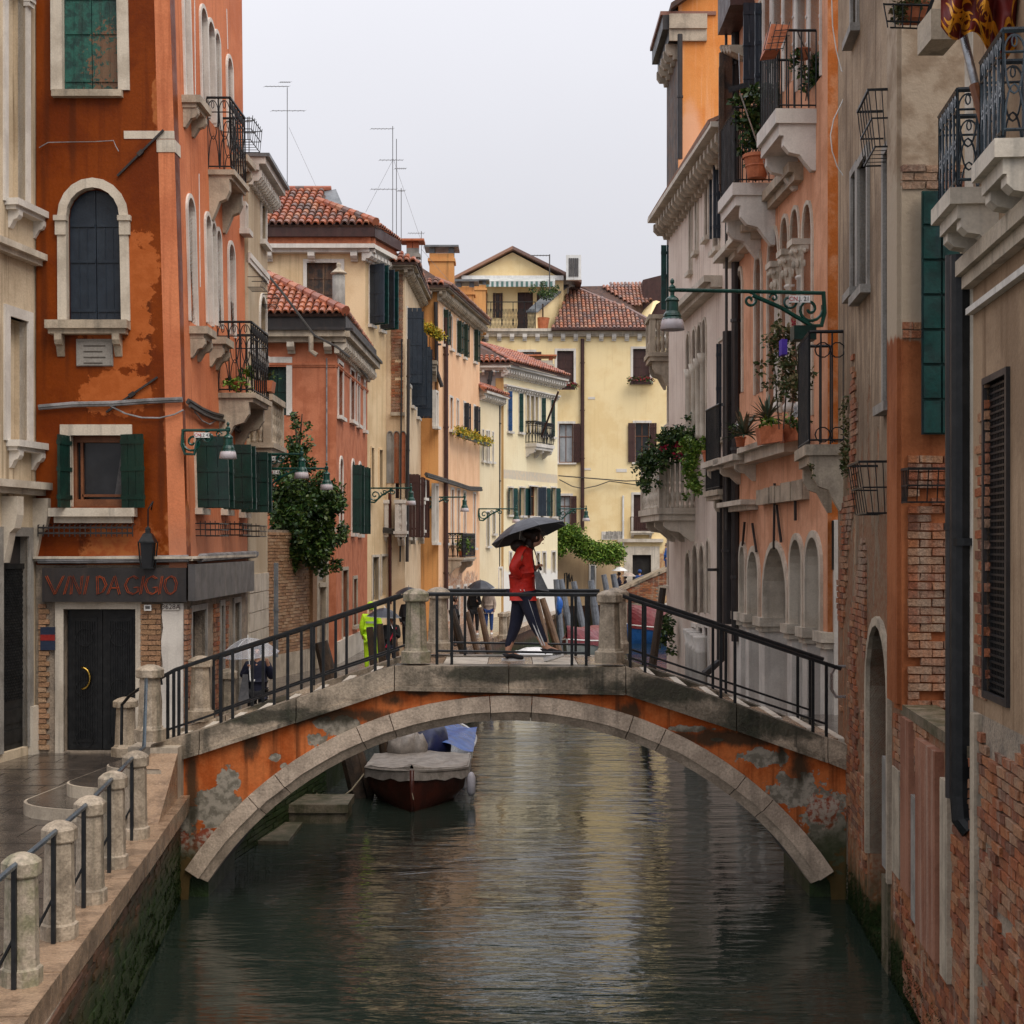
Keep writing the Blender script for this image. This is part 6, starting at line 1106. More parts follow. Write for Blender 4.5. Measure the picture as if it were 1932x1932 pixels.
near_bal(1768, 11.6, 10.85, 395, .72); near_bal(1846, 10.2, 9.5, 311, .70)
mb = MB(); mb.bx(3.66, 4.0, 11.75, 12.0, 3.0, 15); ob('return_wall', mb, 'pale_stone', bl)
mb = MB(); bx_ = W(1640,0,12.9); mb.bx(W(1750,0,12).x, W(1800,0,12).x, 11.9, 12.3, W(0,82,12).z, W(0,25,12).z); ob('stone_bracket', mb, 'stone', bl)
# ================================================================ BRIDGE
YN, YF = 19.3, 21.3; KX = YN/FP
bx_ = lambda u: (u-CX)*KX
bz_ = lambda v: EYE-(v-HZ)*KX
XC_, ZC_, RO = bx_(960), bz_(1312)-5.04, 5.04
br = thing('footbridge', (0, 20.3, 0), 'arched orange plastered footbridge with pale stone arch ring and iron railings', 'bridge')
TOPL = [(286,1404),(378,1378),(745,1255),(1180,1258),(1388,1328),(1560,1392),(1596,1404)]; BOTL = [(286,1448),(378,1420),(745,1300),(1180,1308),(1388,1376),(1560,1436),(1596,1450)]
def lerpl(L_, u):
    for (a, b), (c, d) in zip(L_, L_[1:]):
        if u <= c: return b+(d-b)*(u-a)/(c-a)
    return L_[-1][1]
EX = lambda b: [(bx_(u), YN, bz_(v), rx, 9, rz) for u, v, rx, rz in b]
CEM = dict(c=(.33,.29,.23), c2=(.17,.15,.115), cs=11, na=3.0, ns=4.2, s=.03, h=-1.2)
plaster('bridge_orange', (.54,.155,.045), (.38,.08,.016), (.12,.035,.012), .9, [
    dict(CEM, b=EX([(430,1475,.18,.16),(410,1520,.30,.28),(640,1370,.28,.13),(600,1395,.12,.1),(520,1430,.07,.05),(535,1445,.05,.04),(350,1560,.14,.3),(1290,1375,.3,.04),(1440,1430,.35,.1),(1350,1395,.1,.025),(1500,1490,.4,.22),(1560,1570,.3,.5)])),
    dict(c=(.26,.06,.03), c2=(.42,.34,.27), cs=14, b=EX([(385,1590,.3,.16),(350,1600,.2,.2),(1555,1530,.22,.22)]), na=3.2, ns=5, s=.05, h=-1.2),
    dict(c=(.035,.03,.018), b=EX([(362,1480,.07,.5),(478,1400,.12,.22),(745,1320,.14,.1),(1190,1345,.16,.14),(1475,1420,.06,.2),(1510,1450,.14,.28),(1330,1345,.1,.05),(560,1345,.1,.05),(330,1470,.08,.3),(620,1350,1.2,.1),(960,1306,1.6,.05),(1380,1392,1.4,.1)]), na=3.2, ns=3.2, s=.5, f=.9, st=(1.2,1,.45)),
    dict(c=(.03,.04,.015), b=[(-4.4,19.3,.2,.9,9,.55),(4.3,19.3,.2,.7,9,.8)], na=.8, ns=3, s=.4, f=.9)], vs=1.6, bump=.45, bs=14, grain=.12)
mb = MB(); us = [286+i*8 for i in range(int((1596-286)/8)+1)]+[1597]; Rm = RO-.12
for yy in (YN, YF):
    b = len(mb.v)
    for u in us:
        x = bx_(u); d = x-XC_; zt_ = bz_(lerpl(BOTL, u))+.05; zb_ = ZC_+sqrt(Rm*Rm-d*d) if abs(d) < 4.19 else -.6
        mb.v += [(x, yy, max(zb_, -.6)), (x, yy, zt_)]
    for i in range(len(us)-1): mb.f.append([b+2*i, b+2*i+2, b+2*i+3, b+2*i+1])
ob('parapet_wall', mb, 'bridge_orange', br)
th = [math.asin((bx_(u)-XC_)/RO) for u in (350,468.6,519,673,734.7,924,1004,1194.7,1256,1406,1458,1572)]
for i in range(len(th)-1):
    t0, t1 = th[i]+.0012, th[i+1]-.0012; n = max(3, int((t1-t0)/.05)); mb = MB()
    def sect(t, r): return (XC_+r*sin(t), ZC_+r*cos(t))
    prof = [(RO, .06), (RO-.21, .06), (RO-.21, .02), (RO-.33, -.05), (RO-.33, -.5), (RO, -.5)]
    b = len(mb.v); jt = [rnd.uniform(-.008, .008) for _ in range(n+1)]
    for k in range(n+1):
        t = t0+(t1-t0)*k/n
        for (r, p) in prof: q = sect(t, r+(jt[k] if r < RO-.01 and r > RO-.3 else 0)); mb.v.append((q[0], YN-p, q[1]))
    m_ = len(prof)
    for k in range(n):
        for j in range(m_): j2 = (j+1) % m_; mb.f.append([b+k*m_+j, b+k*m_+j2, b+(k+1)*m_+j2, b+(k+1)*m_+j])
    mb.f += [[b+j for j in range(m_)][::-1], [b+n*m_+j for j in range(m_)]]
    ob('arch_stone', mb, 'voussoir', br)
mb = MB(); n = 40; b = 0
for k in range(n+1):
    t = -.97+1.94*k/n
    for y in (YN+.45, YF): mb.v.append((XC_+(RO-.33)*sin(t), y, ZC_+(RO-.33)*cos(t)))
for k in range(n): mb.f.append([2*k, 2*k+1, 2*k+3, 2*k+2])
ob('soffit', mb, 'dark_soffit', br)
JU = [286,378,560,745,960,1180,1388,1560,1596]
for u0, u1 in zip(JU, JU[1:]):
    for (yy, s_) in ((YN, -1), (YF, 1)):
        mb = MB(); e = .006
        def cp(u, f): return bz_(lerpl(BOTL, u)+(lerpl(TOPL, u)-lerpl(BOTL, u))*f)
        x0, x1 = bx_(u0)+e, bx_(u1)-e
        for f0, f1, pr in ((.14, 1, .07), (-.04, .14, .1)):
            ya, yb = (yy-pr, yy+.32) if s_ < 0 else (yy-.32, yy+pr)
            mb.hexa([(x0,ya,cp(u0,f0)),(x1,ya,cp(u1,f0)),(x1,yb,cp(u1,f0)),(x0,yb,cp(u0,f0)),(x0,ya,cp(u0,f1)),(x1,ya,cp(u1,f1)),(x1,yb,cp(u1,f1)),(x0,yb,cp(u0,f1))])
        ob('coping_block', mb, 'coping', br)
for x0, x1 in ((-4.5,-3.98),(3.9,4.5)): mb = MB(); mb.bx(x0, x1, YN+.16, YF, -.6, .5); ob('footing', mb, 'wet_brick', br)
# deck, steps
mb = MB(); mb.bx(bx_(745), bx_(1180), YN+.2, YF-.2, 2.82, 3.0); ob('deck', mb, 'wet_stone', br)
for i in range(5): mb = MB(); w_ = (bx_(1180)-bx_(745))/5; x = bx_(745)+w_*i; mb.bx(x+.005, x+w_-.005, YN+.33, YF-.33, 3.0, 3.03); ob('deck_slab', mb, 'pale_stone' if i % 2 else 'wet_stone', br)
for i in range(8):
    z = 3.03-.13*(i+1); x1 = bx_(745)-.385*i; x0 = x1-.385; mb = MB(); mb.bx(x0+.1, x1, YN+.33, YF-.33, z-.6, z); st = ob('step', mb, 'wet_stone', br); mb = MB(); mb.bx(x0, x0+.1, YN+.33, YF-.33, z-.6, z+.002); ob('nosing', mb, 'pale_stone', st)
for i in range(7):
    z = 3.03-.14*(i+1); x0 = bx_(1180)+.42*i; x1 = x0+.42; mb = MB(); mb.bx(x0, x1-.1, YN+.33, YF-.33, z-.6, z); st = ob('step', mb, 'wet_stone', br); mb = MB(); mb.bx(x1-.1, x1, YN+.33, YF-.33, z-.6, z+.002); ob('nosing', mb, 'pale_stone', st)
mb = MB(); mb.bx(4.2, 4.42, YN+.02, YF, -.6, 2.0); mb.bx(-5.0, -4.25, YN+.02, YF, 1.3, 1.98); ob('abutment', mb, 'stone', br)
ld = MB(); ld.bx(4.45, 9, 20.35, 22.9, -.6, 2.0); ob('landing', ld, 'paving', kind='structure')
# rounded bottom steps on the quay
def rstep(z, x0, y0, x1, y1, r):
    P = [(x1,y1),(x1,y0)]+[(x0+r*1.6-r*1.6*sin(pi/2*i/8), y0+r-r*cos(pi/2*i/8)) for i in range(9)]+[(x0+.35, y1)]
    mb = MB(); mb.prism(P, lambda a, b, o: V((a, b, o)), 1.33, z-.012); s_ = ob('curved_step', mb, 'stone', br); c = (sum(p[0] for p in P)/len(P), sum(p[1] for p in P)/len(P))
    mb = MB(); mb.prism([(c[0]+(p[0]-c[0])*.94, c[1]+(p[1]-c[1])*.955) for p in P], lambda a, b, o: V((a, b, o)), z-.03, z-.004); ob('tread', mb, 'paving', s_)
rstep(1.51, -5.95, 17.4, -4.6, 21.3, .75); rstep(1.67, -5.55, 17.95, -4.6, 21.3, .6); rstep(1.83, -5.15, 18.4, -4.6, 21.3, .5)
mb = MB(); mb.bx(-4.62, -4.27, 18.95, 19.36, 1.3, 2.02); ob('stone_block', mb, 'stone', br); mb = MB(); mb.hexa([(-4.6,17.2,1.3),(-4.1,17.2,1.3),(-4.27,18.95,1.3),(-4.62,18.95,1.3),(-4.6,17.2,1.38),(-4.1,17.2,1.38),(-4.27,18.95,1.95),(-4.62,18.95,1.95)]); ob('sloping_slab', mb, 'wet_stone', br)
# stone posts
def post(parent, loc, h, m='post_stone', s_=1., name='stone_post'):
    mb = MB(); k = s_; H = h
    prof = [(.205,0),(.205,.15*H),(.17,.165*H),(.165,.18*H),(.155,.2*H),(.132,.80*H),(.128,.815*H),(.175,.83*H),(.18,.84*H),(.18,.93*H),(.165,.945*H),(.12,.975*H),(.05,.998*H),(0,H)]
    mb.lathe(loc, [(r*k, z) for r, z in prof], 8, pi/8); return ob(name, mb, m, parent)
for u, vb, y, h, m_ in ((785,1250,19.42,.97,'post_mossy'),(1150,1250,19.42,.95,'post_stone'),(283,1397,19.1,.98,'post_stone')): post(br, W(u,vb,y), h, m_)
for u, vb, y, h in ((827,1231,21.1,.93),(1164,1232,21.1,.93),(379,1359,21.1,.92),(237,1426,21.4,.85)): post(br, W(u,vb,y), h)
post(br, W(431,1375,24.5), 1.0, s_=.9)
def rail(parent, pts_top, pts_bot, bars, y, r=.026, m='black_iron', dx=0):
    T = [W(u,v,y)+V((dx,0,0)) for u, v in pts_top]; B = [W(u,v,y)+V((dx,0,0)) for u, v in pts_bot]
    mb = MB(); mb.tube(T, r, 6); ob('handrail', mb, m, parent)
    if B: mb = MB(); mb.tube(B, r*.62, 5); ob('bottom_rail', mb, m, parent)
    def at(P, x):
        for a, b in zip(P, P[1:]):
            if min(a.x, b.x)-1e-6 <= x <= max(a.x, b.x)+1e-6 and abs(b.x-a.x) > 1e-6: return a.z+(b.z-a.z)*(x-a.x)/(b.x-a.x)
        return P[-1].z
    for u in bars:
        x = W(u,0,y).x+dx; mb = MB(); zt_ = at(T, x); uu = CX+(x-dx*1)/y*FP
        zb_ = bz_(lerpl(TOPL, min(1596, max(286, CX+x/YN*FP))))-.02; mb.bx(x-r*.72, x+r*.72, y-r*.72, y+r*.72, zb_, zt_); ob('baluster', mb, m, parent)
for y, dx in ((19.46, 0), (21.12, .12)):
    k = y/19.46
    sc = (lambda L_: [(CX+(u-CX)/k, HZ+(v-HZ)/k) for u, v in L_])
    rail(br, sc([(306,1296),(303,1280),(312,1258),(345,1247)] if 0 else [(304,1292),(303,1279),(330,1264),(379,1247),(539,1195),(757,1122)]), sc([(316,1377),(379,1356),(560,1291),(754,1225)]), [CX+(u-CX)/k for u in (316.6,327.8,337.6,351.7,417,439,517.6,543,587.7,610,708,733)], y, dx=dx)
    rail(br, sc([(803,1121),(1128,1122)]), sc([(824,1228),(1107,1232)]), [CX+(u-CX)/k for u in (824.4,852.4,1079,1106)], y, dx=dx)
    rail(br, sc([(1174,1124),(1190,1130),(1330,1176),(1587,1262)]), sc([(1189,1241),(1360,1299),(1559,1366)]), [CX+(u-CX)/k for u in (1189,1217,1360,1386.6,1533.7,1559)], y, dx=dx)
mb = MB(); c_ = W(1580,1286,19.5); mb.tube([c_+V((.12,0,.2)), c_+V((-.02,0,.2)), c_+V((-.08,0,.1)), c_+V((-.08,0,-.1)), c_+V((-.02,0,-.2)), c_+V((.12,0,-.2))], .02, 6); ob('wall_handle', mb, 'alu', br)
# quay posts with one continuous rail
QP = [(40.6,1861,'post_mossy'),(112,1774,'post_stone'),(170,1707,'post_stone'),(213,1640,'post_stone'),(256,1585,'post_stone')]
qr = thing('quay_railing', W(40,1861,10.95), 'black iron rail on uprights running through the stone posts of the near quay', 'railing'); T = []
labs = ['stone post at the bottom left corner, streaked with green moss','pale stone post, second from the bottom left corner along the quay','pale stone post in the middle of the row of five along the quay','stone post with a chipped cap, second from the bridge along the quay','dark veined stone post nearest the bridge along the quay']
for (u, v, m_), lb in zip(QP, labs):
    d = dground(v, 1.35); p = W(u, v, d); p.z = 1.34; mb = MB(); H = 1.0
    prof = [(.155,0),(.155,.15*H),(.132,.165*H),(.128,.2*H),(.118,.80*H),(.114,.815*H),(.14,.83*H),(.146,.84*H),(.146,.93*H),(.135,.945*H),(.1,.975*H),(.04,.998*H),(0,H)]
    o = ob('stone_post', MB(), m_); bpy.data.objects.remove(o); mb.lathe((0,0,0), prof, 8, pi/8); o = ob('stone_post', mb, m_, None, lb, 'post', 'stone posts along the near quay'); o.location = p
st_ = [(26.6,1872.5),(101,1785.7),(158,1718),(206,1651),(249,1589.5)]; pts = []
for u, v in st_:
    d = dground(v, 1.35); p = W(u, v, d); mb = MB(); mb.bx(p.x-.017, p.x+.017, p.y-.017, p.y+.017, 1.34, 2.27); ob('upright', mb, 'black_iron', qr); pts.append(V((p.x, p.y, 2.27))); mb = MB(); q = p+V((-.22, .1, 0)); mb.tube([V((p.x, p.y, 1.75)), V((q.x, q.y, 1.36))], .012, 4); ob('stay', mb, 'black_iron', qr)
pts = [pts[0]+(pts[0]-pts[1])*1.5]+pts+[W(272,1410,17.6)+V((0,0,0)), W(276,1282,18.9)]
mb = MB(); mb.tube(pts, .024, 6); ob('handrail', mb, 'blue_iron', qr)
mb = MB(); mb.tube([W(229,1405,20), W(230,1330,20), W(245,1312,19.8), W(262,1300,19.6)], .022, 6); mb.tube([W(270,1412,19), W(277,1290,19)], .018, 5); ob('side_rail', mb, 'black_iron', qr)
# water stairs under the bridge
for q, ya, yb, zt_ in (((535,652),24.6,25.6,.32),((480,540),22.9,24.4,.06)):
    mb = MB(); mb.bx(W(q[0],0,ya).x, W(q[1],0,ya).x, ya, yb, -.5, zt_); mb.bx(W(q[0],0,ya).x, W(q[1],0,ya).x+.04, ya-.04, yb, zt_-.14, zt_-.003); ob('landing_step', mb, 'dark_stone', None, 'stone landing step half under the bridge arch' if zt_ > .2 else 'mossy lower step at the waterline under the arch', 'step')
FU = Fc((-4.1,21.7), (-3.4,27)); brick_field(FU, quay, 0, FU.L, 0, 1.1, .27, .085, 0, 'wet_brick', seed=61, limit=200)
# ================================================================ street lamps on brackets
def lamp(loc, d2, L_, s_, lab, txt=None, ts=1.):
    t = thing('street_lamp', loc, lab, 'street lamp', 'green bracket lamps on the house walls'); d = V((d2[0], d2[1], 0)).normalized(); up = V((0,0,1)); P = lambda x, z: tuple(d*x+up*z)
    mb = MB(); mb.tube([P(0,0), P(L_,0)], .028*s_, 8); mb.ball(P(L_,.0), .05*s_, 6); ob('arm', mb, 'green_iron', t, inv=False)
    mb = MB(); g = min(L_*.55, 1.05*s_)
    mb.tube([P(.02,.02), P(.0,-.28*s_), P(.05,-.46*s_), P(.2,-.47*s_), P(g*.6,-.22*s_), P(g,-.05*s_)], .032*s_, 6)
    def spiral(cx, cz, r, turns, a0, sg): return [P(cx+sg*r*(1-i/26)*cos(a0+turns*2*pi*i/26), cz+r*(1-i/26)*sin(a0+turns*2*pi*i/26)) for i in range(24)]
    mb.tube(spiral(.22*s_, -.23*s_, .2*s_, 1.7, pi*.9, 1), .024*s_, 5); mb.tube(spiral(.52*s_, -.13*s_, .11*s_, 1.4, pi, 1), .019*s_, 5); mb.tube(spiral(.74*s_, -.08*s_, .065*s_, 1.3, 0, 1), .016*s_, 5); mb.tube(spiral(g+.04, -.12*s_, .11*s_, 1.5, pi/2, 1), .022*s_, 5)
    ob('scroll_bracket', mb, 'green_iron', t, inv=False)
    c = d*(L_+.0); c = V((c.x, c.y, 0)); mb = MB(); prof = [(.012,.16),(.03,.13),(.03,.1),(.012,.08),(.05,.04),(.04,.0),(.03,-.03),(.03,-.08),(.085,-.12),(.10,-.15),(.085,-.17),(.09,-.3),(.12,-.34),(.13,-.37),(.12,-.38),(.15,-.42)]
    mb.lathe(c, [(r*s_, z*s_) for r, z in prof], 14); ob('lantern_hood', mb, 'green_iron', t, smooth=False, inv=False)
    mb = MB(); mb.lathe(c, [(r*s_, z*s_) for r, z in [(.145,-.415),(.155,-.45),(.175,-.56),(.172,-.56),(.14,-.45),(.0,-.42)]], 18, cap=False); ob('glass_shade', mb, 'lamp_glass', t, smooth=True, inv=False)
    if txt:
        pc = d*(.42*s_*ts)+V((0,-.05*s_,-.1*s_)); mb = MB(); w_ = .30*s_; h_ = .1*s_; X = V((1,0,0)); mb.bx(pc.x-w_/2, pc.x+w_/2, pc.y-.01, pc.y, pc.z-h_/2, pc.z+h_/2); sp = ob('lamp_number_plate', mb, 'white_paint', t, inv=False)
        a, b = txt; oo = text(a, .085*s_, 'red_letter', sp, (pc.x-w_*.26, pc.y-.013, pc.z), (1,0,0), (0,0,1)); oo = text(b, .085*s_, 'black_letter', sp, (pc.x+w_*.22, pc.y-.013, pc.z), (1,0,0), (0,0,1))
    return t
lamp(W(1556,553,22.7), (-1,-.12), 2.38, 1.08, 'large green bracket lamp reaching over the canal from the pink house', ('CN.', 'J. 21'), .9)
lamp(W(343,812,23.2), (1,-.1), .74, .8, 'green bracket lamp at the corner of the orange wine bar building', ('CN.', 'J.2 42'))
lamp(W(475,857,28.7), (1,-.05), .97, .84, 'upper of the two green lamps in front of the dark tree', ('CN.', 'J.2 43')); lamp(W(487,884,29.2), (1,-.02), 1.35, .75, 'lower, longer green lamp of the pair in front of the dark tree', ('CN.', 'J.2 43'))
lamp(W(695,921,48.9), (1,0), 1.4, 1.0, 'dark green bracket lamp before the white stone balconies'); lamp(W(797,938,57), (1,0), 1.62, 1.0, 'green bracket lamp with open scrollwork on the peach house'); lamp(W(903,960,65.5), (1,0), 1.66, 1.1, 'green bracket lamp at the small pale house, above the black umbrella'); lamp(W(1053,960,74.2), (1,0), 1.4, 1.1, 'small green bracket lamp in front of the yellow house')
# ================================================================ aerials and chimneys wires
def aerial(u, v0, v1, d, bars, lab, r=.013):
    t = thing('aerial', W(u,v1,d), lab, 'aerial', 'television aerials on the roofs'); mb = MB(); mb.tube([W(u,v0,d), W(u,v1,d)], r, 5); ob('mast', mb, 'grey_metal', t)
    for (ua, ub, v) in bars:
        mb = MB(); a = W(ua,v,d); b = W(ub,v,d); mb.tube([a, b], r*.8, 4); n = 7
        for i in range(n): p = a.lerp(b, i/(n-1)); mb.tube([p+V((-.02,-.22,-.09)), p+V((.02,.22,.09))], r*.45, 3)
        ob('antenna', mb, 'grey_metal', t)
    return t
aerial(542,165,365,51,[(500,545,163),(513,575,209),(528,548,155)],'tall aerial mast alone on the left tiled roof, two long cross arms'); aerial(741,238,478,52,[(700,742,243),(716,760,302)],'tallest aerial of the cluster behind the cream house')
aerial(748,262,478,52.4,[(700,748,357),(745,766,318)],'second aerial mast leaning beside the tallest one'); aerial(757,355,492,52.2,[(750,764,360)],'short plain aerial mast right of the tallest pair'); aerial(795,436,535,60,[(770,800,440),(786,800,460)],'small aerial between the grey and the orange chimneys'); aerial(470,220,295,31,[(462,482,250),(463,478,228)],'small aerial over the narrow cream house cornice',.012)
aerial(1037,480,560,90,[(1002,1037,482)],'aerial standing on the yellow house roof terrace',.04)
mb = MB()
for a, b in (((545,240),(600,360)),((742,300),(800,470)),((742,300),(690,400)),((795,470),(860,545))): mb.tube([W(*a,52), W(*b,52)], .006, 3)
ob('guy_wires', mb, 'cable', None, 'thin guy wires stretched from the roof aerials', 'wire', kind='stuff')
# ================================================================ boats
def boat(loc, rz, L_, B, fb, hm, cm=None, lab='', bow=.35, trim='white_paint', cov=.12, sag=0, drape=.1, vee=False):
    t = thing('boat', loc, lab, 'boat'); t.rotation_euler = (0,0,rz); n = 14; mb = MB(); m2 = MB(); m3 = MB(); gl = []; gr2 = []
    def w(t_): return (B/2*min(1, t_/bow)**.85 if t_ > 0 else .02) if vee else B/2*(min(1, sin(pi/2*min(1, t_/bow)))**.75*(1-.12*max(0, t_-.6)/.4)) if t_ > 0 else .02
    rows = []
    for i in range(n+1):
        q = i/n; y = q*L_; h = w(q); z = fb*(1+.28*(1-q)**3); k = max(.03, h)
        rows.append([(-k,y,z),(-k*.93,y,z*.4),(-k*.72,y+.03,-.02),(-k*.3,y+.05,-.22),(0,y+.06,-.26),(k*.3,y+.05,-.22),(k*.72,y+.03,-.02),(k*.93,y,z*.4),(k,y,z)]); gl.append(V((-k,y,z))); gr2.append(V((k,y,z)))
    for r in rows: mb.v += r
    for i in range(n):
        for j in range(8): mb.f.append([i*9+j, i*9+j+1, (i+1)*9+j+1, (i+1)*9+j])
    mb.f.append([n*9+j for j in range(9)]); mb.tube([(0,-.015,fb*1.3),(0,.03,-.15)], .045, 6); ob('hull', mb, hm, t, inv=False, smooth=True)
    m3.tube(gl, .03, 5); m3.tube(gr2, .03, 5); m3.tube([gl[-1], gr2[-1]], .03, 4); ob('gunwale', m3, trim, t, inv=False)
    if cm:
        J = 12; b = 0
        for i in range(n+1):
            l, r = gl[i], gr2[i]; q = i/n
            m2.v.append((l.x-.03, l.y-(.03 if i == 0 else 0), l.z-drape-.03*sin(i*2.3)))
            for j in range(J+1): s_ = j/J; m2.v.append((l.x+(r.x-l.x)*s_, l.y-(.03 if i == 0 else 0), l.z+.04+cov*sin(pi*s_)*(1 if not sag else (.5+.5*cos(2*pi*q*1.0)))-sag*sin(pi*s_)*sin(pi*q)+.05*(NZ.noise(V((i*.7,j*.6,L_)))) ))
            m2.v.append((r.x+.03, r.y-(.03 if i == 0 else 0), r.z-drape-.03*sin(i*2.9)))
        k = J+3
        for i in range(n):
            for j in range(k-1): m2.f.append([i*k+j, i*k+j+1, (i+1)*k+j+1, (i+1)*k+j])
        m2.f.append([0, 1]+[k-2, k-1]); f = len(m2.v); m2.v += [(p[0], p[1]+.0, p[2]-drape*1.2) for p in m2.v[n*k:n*k+k]]
        for j in range(k-1): m2.f.append([n*k+j, n*k+j+1, f+j+1, f+j])
        ob('cover', m2, cm, t, inv=False, smooth=False)
    else: m2.bx(-B*.4, B*.4, L_*.2, L_*.97, .0, .04); ob('floor', m2, 'brown_pole', t, inv=False)
    return t
b1 = boat((-1.73,25.65,0), 0, 2.9, 1.84, .56, 'hull_brown', 'tarp_grey', 'dark brown boat with a grey tarpaulin moored beyond the arch, bow towards the camera', .42, 'tarp_grey', .07, .02, .17, True)
mb = MB(); p0 = (-.9,.9,.42); mb.lathe((1.0,1.0,.1), [(.02,.44),(.05,.41),(.075,.34),(.075,.08),(.05,.02),(.0,0)], 10); ob('fender', mb, 'plastic_grey', b1, inv=False, smooth=True); mb = MB(); mb.lathe((.86,1.35,.12), [(.02,.42),(.055,.36),(.055,.1),(.0,.02)], 10); ob('fender', mb, 'plastic_grey', b1, inv=False, smooth=True)
mb = MB(); mb.tube([(-.9,.7,.55),(-1.1,.5,.3),(-1.35,.4,.12),(-1.6,.5,.1),(-1.85,.8,.3)], .012, 4); ob('mooring_rope', mb, 'rope', b1, inv=False); mb = MB(); mb.tube([(.02,-.02,.5),(.0,-.03,.35),(.03,-.03,.22)], .01, 4); ob('bow_rope', mb, 'rope', b1, inv=False)
b2 = boat((-1.62,33.8,0), pi, 5.4, 1.72, .55, 'hull_white', None, 'white motorboat with blue tarpaulins and a hooded outboard behind the brown boat', .5)
def lump(parent, c, s_, m, seed, name): # crumpled fabric
    mb = MB(); mb.ball((0,0,0), 1, 14); r_ = random.Random(seed)
    mb.v = [tuple(V(c)+V((x*s_[0]*(1+.22*NZ.noise(V((x*1.6,y*1.6,z*1.6+seed)))), y*s_[1]*(1+.22*NZ.noise(V((x*1.6+5,y*1.6,z*1.6+seed)))), z*s_[2]*(1+.3*NZ.noise(V((x*2+9,y*2,z*2+seed))))))+V((0,0,.03*sin(9*x+3*y)))) for x, y, z in mb.v]
    return ob(name, mb, m, parent, smooth=True, inv=False)
lump(b2, (.45,5.25,.72), (.34,.34,.3), 'tarp_grey', 3, 'outboard_hood'); lump(b2, (.18,5.3,.70), (.2,.2,.3), 'tarp_grey', 5, 'outboard_hood'); lump(b2, (.0,4.2,.62), (.42,1.0,.5), 'tarp_navy', 7, 'navy_cover')
mb = MB(); n = 10
for i in range(n+1):
    for j in range(n+1): a, c = i/n, j/n; mb.v.append((-.08-.78*a+.12*c*(1-a), 1.2+3.7*c, .62+.30*(1-a)*(.6+.4*sin(pi*c))+.045*sin(7*a+5*c)-.02*cos(11*c)))
for i in range(n):
    for j in range(n): mb.f.append([i*(n+1)+j, i*(n+1)+j+1, (i+1)*(n+1)+j+1, (i+1)*(n+1)+j])
ob('blue_tarp', mb, 'tarp_blue', b2, inv=False, smooth=True); mb = MB(); mb.bx(-.3,.3,5.38,5.5,-.1,.62); ob('outboard', mb, 'dark_metal', b2, inv=False); lump(b2, (.82,5.1,.35), (.1,.16,.18), 'tarp_blue', 9, 'blue_fender')
boat(W(972,1245,52)*1 if 0 else (W(972,0,51).x,50,0), -.15, 4.6, 1.55, .62, 'hull_white', 'white_cloth', 'white covered boat seen through the railing behind the walking woman', .6, cov=.25)
boat((W(905,0,46).x,45,0), -.1, 3.6, 1.5, .5, 'hull_grey', 'tarp_grey', 'low boat under a pale tarpaulin left of the white covered boat', .6, cov=.15)
boat((W(1068,0,60).x,59,0), -.35, 4.8, 1.7, .7, 'hull_grey', 'tarp_red', 'small boat with a dark red tarpaulin beside the grey mooring poles', .6, 'white_paint', .5, 0, .2)
boat((W(1135,0,72).x,71,0), -1.2, 5.2, 1.8, .75, 'hull_grey', None, 'open grey boat with a white rim by the tan wall', .5); boat((W(1185,0,70).x,70,0), -1.35, 5, 1.9, .7, 'hull_blue', 'tarp_red', 'blue boat with a raised red canopy under the brick bridge', .5, 'white_paint', .9, 0, .15)
# ================================================================ mooring poles
def pole(a, b, d, r, m, lab, grp='wooden mooring poles'):
    A, B = W(*a, d), W(*b, d); dr = (B-A).normalized(); B2 = B+dr*max(0, (B.z+.6))/max(.2, -dr.z); mb = MB(); mb.tube([A-V((0,0,0)), A.lerp(B2, .3), B2], [r*.82, r, r], 9)
    o = ob('mooring_pole', mb, m, None, lab, 'mooring pole', grp); return o
for a in (((605,1211),(624,1289),27.2,.16,'old_pole','dark split mooring pole behind the railing, left of the hi-vis jacket'),((697,1183),(706,1262),32.5,.095,'old_pole','rough dark pole in front of the yellow hi-vis jacket'),((716,1177),(722,1253),32.8,.095,'old_pole','brown pole right next to the hi-vis person'),
          ((744,1203),(752,1262),33,.07,'brown_pole','thin pale pole left of the near left bridge post'),((766,1215),(773,1262),33.5,.07,'brown_pole','thinner pole hidden beside the near left bridge post'),((852,1150),(872,1222),44,.13,'old_pole','dark leaning pole right of the paired stone posts'),
          ((881,1154),(899,1225),47,.1,'brown_pole','brown leaning pole at the feet of the black umbrella couple'),((905,1146),(920,1216),50,.11,'brown_pole','brown leaning pole before the person in blue jeans'),((1012,1129),(1027,1196),58,.12,'brown_pole','slim brown pole just right of the walking woman'),((1023,1129),(1041,1187),58.5,.15,'brown_pole','thick brown pole just right of the walking woman'),
          ((1049,1093),(1056,1174),70,.16,'grey_pole','leftmost grey painted pole'),((1058,1093),(1072,1174),70.5,.17,'grey_pole','grey painted pole with the blue bag tied on'),((1082,1097),(1097,1171),71,.17,'grey_pole','grey painted pole standing before the graffiti'),((1115,1095),(1125,1173),72,.19,'grey_pole','grey painted pole left of the near right bridge post'),
          ((1139,1084),(1146,1120),76,.17,'grey_pole','short grey pole showing above the stone post'),((1157,1083),(1164,1120),76.5,.18,'grey_pole','rightmost grey pole next to the white umbrella'),((1251,1109),(1232,1250),36,.1,'old_pole','tall dark pole leaning right behind the right hand railing'),((664,1385),(690,1500),27.5,.16,'old_pole','dark pole beside the bow of the brown boat')): pole(*a)
